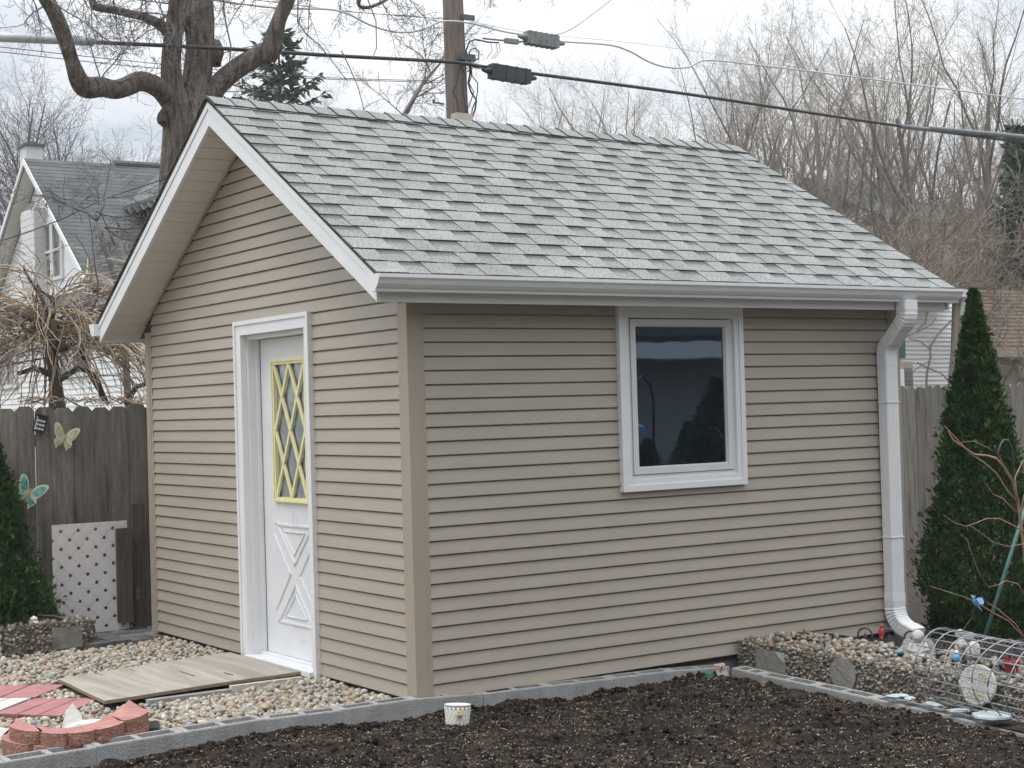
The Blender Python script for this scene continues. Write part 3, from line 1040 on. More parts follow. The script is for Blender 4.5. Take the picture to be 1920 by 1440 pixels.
XA, XB = -OH - 0.016, XR + 0.008
ncs = int((SLEN + 0.03) / EX) + 1
for side in (0, 1):
    for i in range(ncs):
        s0 = i * EX
        s1 = min(s0 + EX + 0.012, SLEN + 0.03)
        if s1 - s0 < 0.03:
            continue
        x = XA
        raised = rr.random() < 0.5
        sag = lambda xx: 0.0025 * noise.noise(Vector((xx * 1.4, i * 5.1, 2)))
        while x < XB - 1e-6:
            w_ = rr.uniform(0.12, 0.25) if raised else rr.uniform(0.09, 0.19)
            x1 = min(x + w_, XB)
            if XB - x1 < 0.05:
                x1 = XB
            tn = rr.uniform(0.93, 1.1) if raised else rr.uniform(0.9, 1.05)
            hb = 0.0135 if raised else 0.0105
            ht = 0.0045
            def Q(xx, s, h): return RP(xx, s + sag(xx), h, side)
            fl = (lambda t: t[::-1]) if side else (lambda t: t)
            # butt edge, toned dark to paint its shadow line
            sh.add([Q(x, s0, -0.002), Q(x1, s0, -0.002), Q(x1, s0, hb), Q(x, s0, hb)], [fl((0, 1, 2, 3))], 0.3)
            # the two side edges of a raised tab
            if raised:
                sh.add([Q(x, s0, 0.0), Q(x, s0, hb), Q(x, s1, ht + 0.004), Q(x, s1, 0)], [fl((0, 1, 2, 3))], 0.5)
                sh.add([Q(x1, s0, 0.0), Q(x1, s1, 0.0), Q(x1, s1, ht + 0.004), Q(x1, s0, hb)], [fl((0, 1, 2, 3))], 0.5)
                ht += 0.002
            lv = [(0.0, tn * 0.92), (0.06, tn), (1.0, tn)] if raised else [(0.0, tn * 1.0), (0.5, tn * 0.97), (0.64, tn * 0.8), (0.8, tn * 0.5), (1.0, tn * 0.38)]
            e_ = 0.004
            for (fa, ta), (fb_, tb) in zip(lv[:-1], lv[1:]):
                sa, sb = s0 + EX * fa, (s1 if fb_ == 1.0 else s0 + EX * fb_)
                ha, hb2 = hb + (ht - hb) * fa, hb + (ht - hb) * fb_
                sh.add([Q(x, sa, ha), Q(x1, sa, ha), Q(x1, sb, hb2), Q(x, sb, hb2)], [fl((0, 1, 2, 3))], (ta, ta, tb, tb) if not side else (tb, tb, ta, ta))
            if raised:                              # shade line of the cut at each tab side, painted as a thin dark strip
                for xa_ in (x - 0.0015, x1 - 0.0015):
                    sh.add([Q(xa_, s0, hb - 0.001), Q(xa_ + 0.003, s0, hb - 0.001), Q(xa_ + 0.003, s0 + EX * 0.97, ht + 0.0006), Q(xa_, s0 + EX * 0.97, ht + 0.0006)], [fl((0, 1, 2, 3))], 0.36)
            x = x1
            raised = not raised
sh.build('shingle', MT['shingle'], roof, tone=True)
cp = MB()
x = XA
while x < XB - 0.03:
    x1 = min(x + 0.142 + rr.uniform(-0.004, 0.004), XB)
    tn = rr.uniform(0.92, 1.1)
    dr = rr.uniform(-0.008, 0.008)
    prof = []
    for s_ in (-0.165 + dr, -0.1, -0.045, -0.015, 0, 0.015, 0.045, 0.1, 0.15 - dr):
        yy = YM + s_ * math.cos(sl)
        zz = ZR1 + 0.033 - abs(s_) * math.sin(sl) - 0.010 * math.exp(-(s_ / 0.03) ** 2)
        prof.append((yy, zz))
    h0, h1 = 0.013, 0.006
    wob = 0.004 * noise.noise(Vector((x * 9, 0, 4)))
    A_ = [(x - 0.004, p[0], p[1] + h0 + wob) for p in prof]
    B_ = [(x1, p[0], p[1] + h1 + wob) for p in prof]
    C_ = [(x - 0.004, p[0], p[1] - 0.004) for p in prof]
    n_ = len(prof)
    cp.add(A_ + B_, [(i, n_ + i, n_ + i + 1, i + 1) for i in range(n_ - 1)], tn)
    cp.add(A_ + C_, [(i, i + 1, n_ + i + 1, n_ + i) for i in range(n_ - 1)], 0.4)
    cp.add([A_[0], B_[0], (x1, prof[0][0], prof[0][1] - 0.02), (x - 0.004, prof[0][0], prof[0][1] - 0.02)], [(0, 3, 2, 1)], 0.2)  # shade line under the cap's lower edge painted as dark tone
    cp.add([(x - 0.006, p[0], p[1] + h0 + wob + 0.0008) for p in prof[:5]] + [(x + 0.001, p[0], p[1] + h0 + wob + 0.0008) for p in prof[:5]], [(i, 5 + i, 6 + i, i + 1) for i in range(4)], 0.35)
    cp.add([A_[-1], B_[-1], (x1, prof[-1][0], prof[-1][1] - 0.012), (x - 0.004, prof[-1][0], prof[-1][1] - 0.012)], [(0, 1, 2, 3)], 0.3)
    x = x1
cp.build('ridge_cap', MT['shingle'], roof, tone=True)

# gutters: ogee profile with folded end caps
def gutter(y0, sgn, nm='gutter'):
    prof = [(0, 2.234), (0, 2.148), (-0.058, 2.148), (-0.062, 2.163), (-0.07, 2.167), (-0.085, 2.185), (-0.094, 2.205), (-0.101, 2.214), (-0.104, 2.218),
            (-0.104, 2.236), (-0.09, 2.236), (-0.09, 2.232), (-0.1, 2.231), (-0.1, 2.219), (-0.092, 2.212), (-0.081, 2.187), (-0.066, 2.171), (-0.056, 2.168),
            (-0.054, 2.152), (-0.004, 2.152), (-0.004, 2.234)]
    m_ = MB()
    x0, x1 = -0.335, 4.065
    P0 = [(x0, y0 - sgn * 0.0005 + sgn * p[0], p[1]) for p in prof]
    n = len(P0)
    fs = [(i, (i + 1) % n, n + (i + 1) % n, n + i) for i in range(n)]
    m_.add(P0 + [(x1, p[1], p[2]) for p in P0], fs if sgn < 0 else fs)
    gt = m_.build(nm, MT['white'], shed)
    for xe, dx in ((x0, -0.002), (x1, 0.002)):
        c = MB()
        oc = [(0, 2.236), (0, 2.147), (-0.059, 2.147), (-0.064, 2.164), (-0.072, 2.168), (-0.087, 2.186), (-0.096, 2.206), (-0.105, 2.219), (-0.105, 2.237)]
        c.prism([(xe, y0 + sgn * (p[0] - 0.0), p[1]) for p in oc], (dx, 0, 0))
        c.build('end_cap', MT['white'], gt)


gutter(-OE, 1)
gutter(W_ + OE, -1)

# downspout: rectangular pipe with crimped elbows, outlet turned away from the wall
ds = thing('downspout', 'white ribbed downspout running from the gutter down the right end of the shed wall', 'downspout', (3.57, -0.07, 0))
def sweep(mb, path, w, d, ribs=0.0, flat=None, x=3.575):
    """path in (y, z) with normal; section w along X, d across"""
    P = [Vector((0, p[0], p[1])) for p in path]
    n = len(P)
    vs_ = []
    for i in range(n):
        t = (P[min(i + 1, n - 1)] - P[max(i - 1, 0)]).normalized()
        nn = Vector((0, t.z, -t.y))
        k = 1 + (ribs * (1 if i % 2 else -1) if 0 < i < n - 1 else 0)
        b = 0.008
        for (a, c) in ((-w / 2 + b, -d / 2), (w / 2 - b, -d / 2), (w / 2, -d / 2 + b), (w / 2, d / 2 - b), (w / 2 - b, d / 2), (-w / 2 + b, d / 2), (-w / 2, d / 2 - b), (-w / 2, -d / 2 + b)):
            vs_.append(P[i] + Vector((x + a * k, 0, 0)) + nn * c * k)
    fs = []
    for i in range(n - 1):
        for j in range(8):
            j2 = (j + 1) % 8
            fs.append((i * 8 + j, i * 8 + j2, (i + 1) * 8 + j2, (i + 1) * 8 + j))
    fs.append(tuple(range(8)))
    fs.append(tuple(range(n * 8 - 1, n * 8 - 9, -1)))
    mb.add(vs_, fs)


def arc(cy, cz, r, a0, a1, n):
    return [(cy + r * math.cos(R_(a0 + (a1 - a0) * i / n)), cz + r * math.sin(R_(a0 + (a1 - a0) * i / n))) for i in range(n + 1)]


WD, DD = 0.116, 0.09
YB, YT = -0.068, -0.25
b = MB()
top = [(YT, 2.16), (YT, 2.1)] + arc(YT + 0.1, 2.08, 0.1, 180, 238, 10)
q0 = top[-1]
low = arc(YB - 0.1, 1.815, 0.1, 58, 0, 10)
sweep(b, top, WD, DD, 0.022)
b.build('upper_elbow', MT['white'], ds)
b = MB()
sweep(b, [q0, low[0]], WD * 0.98, DD * 0.98)
b.build('offset_pipe', MT['white'], ds)
b = MB()
sweep(b, low + [(YB, 1.74)], WD, DD, 0.022)
b.build('middle_elbow', MT['white'], ds)
b = MB()
sweep(b, [(YB, 1.76), (YB, 0.2)], WD * 0.965, DD * 0.965)
for xo in (-0.024, 0.0, 0.024):
    b.box(3.575 + xo - 0.004, 3.575 + xo + 0.004, YB - DD / 2 - 0.0005, YB - DD / 2 + 0.004, 0.25, 1.7)
b.build('pipe', MT['white'], ds)
b = MB()
el = [(YB, 0.26), (YB, 0.21)] + arc(YB - 0.14, 0.165, 0.14, 0, -74, 16)
tl = el[-1]
dv = (Vector(el[-1]) - Vector(el[-2])).normalized()
el += [(tl[0] + dv.x * 0.03, tl[1] + dv.y * 0.03), (tl[0] + dv.x * 0.09, tl[1] + dv.y * 0.09)]
sweep(b, el, WD, DD, 0.035)
b.build('bottom_elbow', MT['white'], ds)
for z in (0.62, 1.5):
    b = MB()
    b.box(3.575 - 0.06, 3.575 + 0.06, YB - DD / 2 - 0.003, YB + DD / 2 + 0.003, z, z + 0.006)
    b.build('strap', MT['white'], ds)

# door
Y0, Y1 = 1.165, 2.085          # opening
dr_ = empty('door', (0, 0, 0))
dr_.parent = shed
tr = MB()
for ya, yb, zt in ((1.105, 1.172, 2.14), (2.078, 2.172, 2.14)):
    tr.box(-0.034, 0.011, ya, yb, -0.012, zt)
tr.box(-0.0342, 0.011, 1.1722, 2.0778, 2.05, 2.14)
for ya, yb in ((1.105, 1.13), (2.147, 2.172)):
    tr.box(-0.043, -0.0341, ya, yb, -0.012, 2.14)
tr.box(-0.043, -0.0343, 1.1302, 2.1468, 2.115, 2.14)
tr.build('door_casing', MT['white'], dr_)
jm = MB()
jm.box(0.0112, 0.16, 2.062, 2.0885, 0.012, 2.05)
jm.box(0.0112, 0.16, 1.1615, 1.19, 0.012, 2.05)
jm.box(0.0112, 0.16, 1.19, 2.062, 2.022, 2.049)
jm.box(0.062, 0.085, 2.046, 2.0618, 0.012, 2.022)
jm.build('jamb', MT['door'], dr_)
th = MB()
th.box(-0.06, 0.16, 1.16, 2.09, -0.02, 0.011)
th.box(0.05, 0.09, 1.19, 2.06, 0.0112, 0.024)
th.build('threshold', MT['door'], dr_)
XD = 0.09
sl_ = MB()
DY0, DY1, DZ0, DZ1 = 1.195, 2.045, 0.026, 2.018
WY0, WY1, WZ0, WZ1 = 1.375, 1.865, 0.985, 1.885
for q in ((DY0, DY1, DZ0, WZ0), (DY0, DY1, WZ1, DZ1), (DY0, WY0, WZ0 + 0.0001, WZ1 - 0.0001), (WY1, DY1, WZ0 + 0.0001, WZ1 - 0.0001)):
    sl_.box(XD, XD + 0.04, *q)
slab = sl_.build('door_slab', MT['door'], dr_)


def ridge_poly(mb, pts, w=0.018, h=0.0065, closed=True):
    n = len(pts)
    for i in range(n if closed else n - 1):
        a, c = Vector((XD - h * 0.35, *pts[i])), Vector((XD - h * 0.35, *pts[(i + 1) % n]))
        d = (c - a).normalized()
        mb.bar(a - d * w * 0.4, c + d * w * 0.4, w, h, up=(1, 0, 0))
        mb.bar(a - d * w * 0.2 + Vector((-h * 0.5, 0, 0)), c + d * w * 0.2 + Vector((-h * 0.5, 0, 0)), w * 0.45, h * 0.6, up=(1, 0, 0))


pn = MB()
cy_ = 1.62
zc = 0.54
ridge_poly(pn, [(cy_ - 0.245, 0.845), (cy_ + 0.245, 0.845), (cy_, 0.605)])
ridge_poly(pn, [(cy_ - 0.245, 0.235), (cy_ + 0.245, 0.235), (cy_, 0.475)])
ridge_poly(pn, [(cy_ - 0.28, 0.77), (cy_ - 0.065, 0.54), (cy_ - 0.28, 0.31)], closed=False)
ridge_poly(pn, [(cy_ + 0.28, 0.77), (cy_ + 0.065, 0.54), (cy_ + 0.28, 0.31)], closed=False)
ridge_poly(pn, [(cy_ - 0.15, 0.805), (cy_ + 0.15, 0.805), (cy_, 0.665)], 0.01, 0.006)
ridge_poly(pn, [(cy_ - 0.15, 0.275), (cy_ + 0.15, 0.275), (cy_, 0.415)], 0.01, 0.006)
pn.build('panel_moulding', MT['door'], slab)
sc_ = MB()                                        # small scratched outline above the panels
for a, c in (((1.63, 0.92), (1.58, 0.9)), ((1.63, 0.92), (1.625, 0.865)), ((1.58, 0.9), (1.572, 0.855)), ((1.625, 0.865), (1.572, 0.855)), ((1.628, 0.87), (1.64, 0.845))):
    sc_.bar((XD - 0.001, *a), (XD - 0.001, *c), 0.004, 0.002, up=(1, 0, 0))
for k in range(9):
    yy = 1.35 + 0.05 * k + rr.uniform(-0.01, 0.01)
    if k not in (2, 5):
        sc_.box(XD - 0.0014, XD - 0.0002, yy, yy + rr.uniform(0.008, 0.03), 0.135 + rr.uniform(-0.012, 0.012), 0.14 + rr.uniform(0, 0.012))
sc_.build('scuff_mark', MT['silver'], slab)
ww = MB()
ff = 0.034
ww.box(XD - 0.016, XD + 0.02, WY0, WY1, WZ0, WZ0 + ff)
ww.box(XD - 0.016, XD + 0.02, WY0, WY1, WZ1 - ff, WZ1)
ww.box(XD - 0.016, XD + 0.02, WY0, WY0 + ff, WZ0 + ff, WZ1 - ff)
ww.box(XD - 0.016, XD + 0.02, WY1 - ff, WY1, WZ0 + ff, WZ1 - ff)
ww.box(XD - 0.022, XD - 0.0161, WY0 + 0.006, WY1 - 0.006, WZ0 + 0.006, WZ0 + 0.018)
ww.box(XD - 0.022, XD - 0.0161, WY0 + 0.006, WY1 - 0.006, WZ1 - 0.018, WZ1 - 0.006)
ww.box(XD - 0.022, XD - 0.0161, WY0 + 0.006, WY0 + 0.018, WZ0 + 0.018, WZ1 - 0.018)
ww.box(XD - 0.022, XD - 0.0161, WY1 - 0.018, WY1 - 0.006, WZ0 + 0.018, WZ1 - 0.018)
# diamond muntins: two and a bit diamonds across, three high
iy0, iy1, iz0, iz1 = WY0 + ff, WY1 - ff, WZ0 + ff, WZ1 - ff
nd, nh = 2.0, 2.0
dw, dh = (iy1 - iy0) / nd, (iz1 - iz0) / nh


def clipseg(y0, z0, dy, dz):
    t0, t1 = -1e9, 1e9
    for p, d, lo, hi in ((y0, dy, iy0, iy1), (z0, dz, iz0, iz1)):
        ta, tb = (lo - p) / d, (hi - p) / d
        if ta > tb:
            ta, tb = tb, ta
        t0, t1 = max(t0, ta), min(t1, tb)
    return (t0, t1) if t1 - t0 > 0.03 else None


for j, sgn in ((0, 1), (1, -1)):
    for k in range(-6, 8):
        y0, z0 = iy1, iz1 + k * dh
        dy, dz = -dw / 2, -sgn * dh / 2
        t = clipseg(y0, z0, dy, dz)
        if t:
            a = Vector((XD - 0.006 - 0.0015 * j, y0 + dy * t[0], z0 + dz * t[0]))
            c = Vector((XD - 0.006 - 0.0015 * j, y0 + dy * t[1], z0 + dz * t[1]))
            ww.bar(a, c, 0.021, 0.014, up=(1, 0, 0))
ww.build('lattice_frame', MT['yellow'], dr_)
gl = MB()
gl.add([(XD + 0.008, iy0 - 0.01, iz0 - 0.01), (XD + 0.008, iy0 - 0.01, iz1 + 0.01), (XD + 0.008, iy1 + 0.01, iz1 + 0.01), (XD + 0.008, iy1 + 0.01, iz0 - 0.01)], [(0, 1, 2, 3)])
gl.build('pane', MT['clear'], dr_)
cu = MB()                                          # gathered curtain behind the glass
nn_ = 60
vs2, fs2 = [], []
for i in range(nn_ + 1):
    y = iy0 - 0.015 + (iy1 - iy0 + 0.03) * i / nn_
    xo = 0.0145 + 0.003 * math.sin(i * 0.95) + 0.002 * math.sin(i * 2.3 + 1)
    vs2 += [(XD + xo, y, iz0 - 0.015), (XD + xo, y, iz1 + 0.015)]
for i in range(nn_):
    fs2.append((2 * i, 2 * i + 1, 2 * i + 3, 2 * i + 2))
cu.add(vs2, fs2)
cu.build('curtain', MT['lace'], dr_, smooth=True)
bk = MB()
bk.box(XD + 0.075, XD + 0.08, DY0, DY1, DZ0, DZ1)
bk.build('door_backing', MT['dark'], dr_)

# window: mitred casing, sash and glass
win = empty('window', (0, 0, 0))
win.parent = shed
WX0, WX1, WB, WT = 1.384, 2.345, 1.03, 2.111


def frame(mb, x0, x1, z0, z1, t, ya, yb):
    o = [(x0, z0), (x1, z0), (x1, z1), (x0, z1)]
    i_ = [(x0 + t, z0 + t), (x1 - t, z0 + t), (x1 - t, z1 - t), (x0 + t, z1 - t)]
    vs_ = [(p[0], ya, p[1]) for p in o] + [(p[0], ya, p[1]) for p in i_] + [(p[0], yb, p[1]) for p in o] + [(p[0], yb, p[1]) for p in i_]
    fs = []
    for k in range(4):
        k2 = (k + 1) % 4
        fs += [(k, k2, 4 + k2, 4 + k), (8 + k2, 8 + k, 12 + k, 12 + k2), (k2, k, 8 + k, 8 + k2), (4 + k, 4 + k2, 12 + k2, 12 + k)]
    mb.add(vs_, fs)


c = MB()
frame(c, WX0, WX1, WB, WT, 0.034, -0.045, 0.012)
frame(c, WX0 + 0.0342, WX1 - 0.0342, WB + 0.0342, WT - 0.0342, 0.034, -0.037, 0.012)
c.build('window_casing', MT['white'], win)
c = MB()
frame(c, WX0 + 0.0685, WX1 - 0.0685, WB + 0.0685, WT - 0.045, 0.024, -0.02, 0.02)
c.build('window_frame', MT['vinyl'], win)
c = MB()
frame(c, WX0 + 0.096, WX1 - 0.096, WB + 0.096, WT - 0.075, 0.036, -0.027, 0.018)
frame(c, WX0 + 0.1325, WX1 - 0.1325, WB + 0.1325, WT - 0.1115, 0.008, -0.018, 0.016)
c.build('sash', MT['vinyl'], win)
c = MB()
c.box(WX0 + 0.1395, WX1 - 0.1395, -0.008, -0.003, WB + 0.1395, WT - 0.118)
c.build('pane', MT['pane'], win)
# ------------------------------------------------------------------ board fence behind the shed
FY = 4.4
fe = thing('board_fence', 'weathered grey dog-eared board fence standing behind the shed', 'fence', (4, FY, -0.1))
fb_ = MB()
x = -4.2
rf = random.Random(3)
while x < 14.5:
    wd = rf.choice((0.138, 0.14, 0.142))
    top = 1.64 + rf.uniform(-0.018, 0.018) + (0.0 if x < 2 else 0.012)
    c_ = 0.032
    yo = rf.uniform(-0.006, 0.006)
    lean = rf.uniform(-0.004, 0.004)
    poly = [(x, FY + yo, -0.12), (x + wd, FY + yo, -0.12), (x + wd + lean, FY + yo, top - c_), (x + wd - c_ + lean, FY + yo, top), (x + c_ + lean, FY + yo, top), (x + lean, FY + yo, top - c_)]
    fb_.prism(poly, (0, 0.018, 0))
    x += wd + rf.choice((0.0005, 0.001, 0.002, 0.003))
fb_.build('boards', MT['fence'], fe)
rb_ = MB()
for z in (0.25, 1.35):
    rb_.box(-4.2, 14.5, FY + 0.026, FY + 0.064, z, z + 0.089)
rb_.build('rail', MT['fence'], fe)
for px_ in (-3.4, -1.0, 1.4, 3.8, 6.2, 8.6, 11.0, 13.4):
    p = MB()
    p.box(px_, px_ + 0.09, FY + 0.066, FY + 0.156, -0.15, 1.6)
    p.build('post', MT['fence'], fe)

# gate post and short board by the lattice
gp = thing('gate_post', 'dark damp wooden post with a short hinged board between lattice panel and shed', 'post', (0.08, 4.16, -0.1))
p = MB()
a = at(258, 960, y=4.16)
p.box(a.x - 0.045, a.x + 0.05, 4.15, 4.2, -0.1, 0.9)
p.build('post', MT['wood_dark'], gp)
p = MB()
b0_ = at(236, 1000, y=4.1)
p.box(b0_.x - 0.075, b0_.x + 0.04, 4.09, 4.118, 0.03, at(236, 990, y=4.1).z)
p.build('board', MT['wood_dark'], gp)
for zz in (0.62, 0.2):
    p = MB()
    p.box(a.x - 0.055, a.x - 0.02, 4.08, 4.0895, zz, zz + 0.08)
    p.box(a.x - 0.045, a.x - 0.03, 4.072, 4.0801, zz - 0.005, zz + 0.085)
    p.build('hinge', MT['iron'], gp)

# lattice panel
A0, A1 = at(97, 985, y=4.14), at(238, 976, y=4.14)
lx0, lx1 = A0.x, A1.x
lz0, lz1 = -0.05, A0.z + 0.0
la = thing('lattice_panel', 'greyish white plastic lattice panel leaning against the board fence', 'lattice', ((lx0 + lx1) / 2, 4.14, -0.05))


def clip(poly, f, val, keep):
    o_ = []
    for i in range(len(poly)):
        p, q = poly[i], poly[(i + 1) % len(poly)]
        ip, iq = keep(p[f], val), keep(q[f], val)
        if ip:
            o_.append(p)
        if ip != iq:
            t = (val - p[f]) / (q[f] - p[f])
            o_.append((p[0] + (q[0] - p[0]) * t, p[1] + (q[1] - p[1]) * t))
    return o_


def slats(sgn):
    """One family of woven slats: each passes over and under the other family by turns."""
    m_ = MB()
    pitch, hw = 0.13, 0.049
    Wd, Hd = lx1 - lx0, lz1 - lz0
    ge, le = (lambda v, w: v >= w), (lambda v, w: v <= w)
    for k in range(-14, 18):
        for j in range(-14, 18):
            # a = x - sgn z runs across the slat, b = x + sgn z along it
            a0, a1 = k * pitch - hw, k * pitch + hw
            b0, b1 = j * pitch - pitch / 2, j * pitch + pitch / 2
            poly = [((a + b_) / 2, sgn * (b_ - a) / 2) for a, b_ in ((a0, b0), (a1, b0), (a1, b1), (a0, b1))]
            for f, v, kp in ((0, 0.0, ge), (0, Wd, le), (1, 0.0, ge), (1, Hd, le)):
                if len(poly) > 2:
                    poly = clip(poly, f, v, kp)
            if len(poly) < 3:
                continue
            over = (k + j) % 2 == (0 if sgn == 1 else 1)
            y0 = 4.14 if over else 4.1435
            m_.prism([(lx0 + p[0] + 0.07 * max(0, 0.3 - p[1]) / 0.3 * (1 if p[0] < 0.12 else 0.3 if p[0] < 0.2 else 0), y0, lz0 + p[1]) for p in poly], (0, 0.003, 0))
    return m_


slats(1).build('slat', MT['lattice'], la)
slats(-1).build('slat', MT['lattice'], la)

# slate mat between lattice and gravel
mt = MB()
rg = random.Random(5)
mx0, mx1, my0, my1 = -0.56, 0.05, 3.56, 4.3
for i in range(4):
    for j in range(4):
        xa = mx0 + (mx1 - mx0) * i / 4
        ya = my0 + (my1 - my0) * j / 4
        h = -0.03 + rg.uniform(-0.003, 0.006)
        T = Matrix.Translation((xa, ya, 0)) @ Matrix.Rotation(rg.uniform(-0.02, 0.02), 4, 'Z')
        mt.box(0.003, (mx1 - mx0) / 4 - 0.003, 0.003, (my1 - my0) / 4 - 0.003, -0.075, h, T)
tag(mt.build('stepping_mat', MT['mat'], origin=(-0.25, 3.9, -0.07)), 'dark grey slatted mat lying in front of the lattice panel', 'mat')

# plywood ramp and the timber that carries it
PA, PB_, PC, PD = Vector((-0.063, 1.275, 0.006)), Vector((-0.063, 2.3, 0.006)), Vector((-1.17, 2.37, -0.045)), Vector((-1.235, 1.345, -0.03))
pl = thing('plywood_ramp', 'weathered plywood sheet laid as a ramp at the shed door', 'ramp', (-0.6, 1.8, -0.06))
m_ = MB()
nx, ny = 14, 10
top = []
for i in range(nx + 1):
    for j in range(ny + 1):
        u, v = i / nx, j / ny
        p = (PA * (1 - u) + PD * u) * (1 - v) + (PB_ * (1 - u) + PC * u) * v
        p = p + Vector((0, 0, 0.006 * noise.noise(Vector((u * 2, v * 2, 1))) + 0.004 * math.sin(u * 3.1)))
        if j == 0:
            p.y += 0.012 * noise.noise(Vector((u * 9, 0, 7)))
        top.append(p)
n = len(top)
m_.add(top + [p - Vector((0, 0, 0.019)) for p in top],
       [(i * (ny + 1) + j, i * (ny + 1) + j + 1, (i + 1) * (ny + 1) + j + 1, (i + 1) * (ny + 1) + j) for i in range(nx) for j in range(ny)] +
       [(n + i * (ny + 1) + j, n + (i + 1) * (ny + 1) + j, n + (i + 1) * (ny + 1) + j + 1, n + i * (ny + 1) + j + 1) for i in range(nx) for j in range(ny)])
m_.cur = 1
for i in range(nx):
    a, b = i * (ny + 1), (i + 1) * (ny + 1)
    m_.add([top[a], top[b], top[b] - Vector((0, 0, 0.019)), top[a] - Vector((0, 0, 0.019))], [(0, 1, 2, 3)])
    a, b = a + ny, b + ny
    m_.add([top[a], top[b], top[b] - Vector((0, 0, 0.019)), top[a] - Vector((0, 0, 0.019))], [(3, 2, 1, 0)])
for j in range(ny):
    for i, rev in ((0, 1), (nx, 0)):
        a, b = i * (ny + 1) + j, i * (ny + 1) + j + 1
        m_.add([top[a], top[b], top[b] - Vector((0, 0, 0.019)), top[a] - Vector((0, 0, 0.019))], [(3, 2, 1, 0) if rev else (0, 1, 2, 3)])
m_.build('sheet', [MT['ply'], MT['ply_edge']], pl, smooth=False)
for u, v, l in ((0.62, 0.9, 0.1), (0.8, 0.97, 0.14), (0.45, 0.55, 0.22), (0.3, 0.3, 0.12)):   # lifted splinters along the face grain
    p = (PA * (1 - u) + PD * u) * (1 - v) + (PB_ * (1 - u) + PC * u) * v
    m_ = MB()
    m_.bar(p + Vector((0, 0, 0.0075)), p + Vector((rg.uniform(-0.015, 0.015), -l, 0.0065)), 0.008, 0.003)
    m_.build('splinter', MT['ply_edge'], pl)
for k, (xa, xb) in enumerate(((-0.52, -0.07), (-1.02, -0.525))):
    m_ = MB()
    m_.box(xa, xb, 1.235, 1.275 + 0.01 * k, -0.1, -0.022 - 0.018 * k)
    tag(m_.build('support_timber', MT['grey_paver' if k == 0 else 'concrete'], origin=((xa + xb) / 2, 1.26, -0.1)),
        ('grey timber under the ramp edge, the one next to the door' if k == 0 else 'grey timber under the ramp edge, the one farther from the door'), 'timber', 'timbers under the plywood ramp')

# pavers: panels with pressed grooves
def paver(name, mat_, quad, label, group='pavers in the gravel'):
    P = [Vector(q) for q in quad]
    m_ = MB()
    n = 3
    g_ = 0.012
    for i in range(n):
        f0, f1 = i / n + (g_ if i else 0), (i + 1) / n - (g_ if i < n - 1 else 0)
        a, b = P[0].lerp(P[1], f0), P[0].lerp(P[1], f1)
        d, c = P[3].lerp(P[2], f0), P[3].lerp(P[2], f1)
        m_.prism([a, b, c, d], (0, 0, -0.05))
    base = [q + Vector((0, 0, -0.005)) for q in P]
    m_.prism(base, (0, 0, -0.042))
    o = m_.build(name, mat_, origin=tuple(sum(P, Vector()) / 4 - Vector((0, 0, 0.05))))
    return tag(o, label, 'paver', group)


zp = -0.066
def pq(l, z): return [tuple(at(u, v, z=z)) for u, v in l]


paver('paver', MT['red_paver'], pq([(-70, 1286), (122, 1283), (65, 1307), (-130, 1309)], zp), 'red grooved paver nearest the plywood ramp corner')
paver('paver', MT['red_paver'], pq([(66, 1309), (188, 1309), (112, 1342), (-8, 1337)], zp), 'red grooved paver directly behind the scalloped edging')
paver('paver', MT['grey_paver'], pq([(-62, 1309), (58, 1308), (-12, 1336), (-150, 1337)], zp), 'pale grey grooved paver between two red ones')

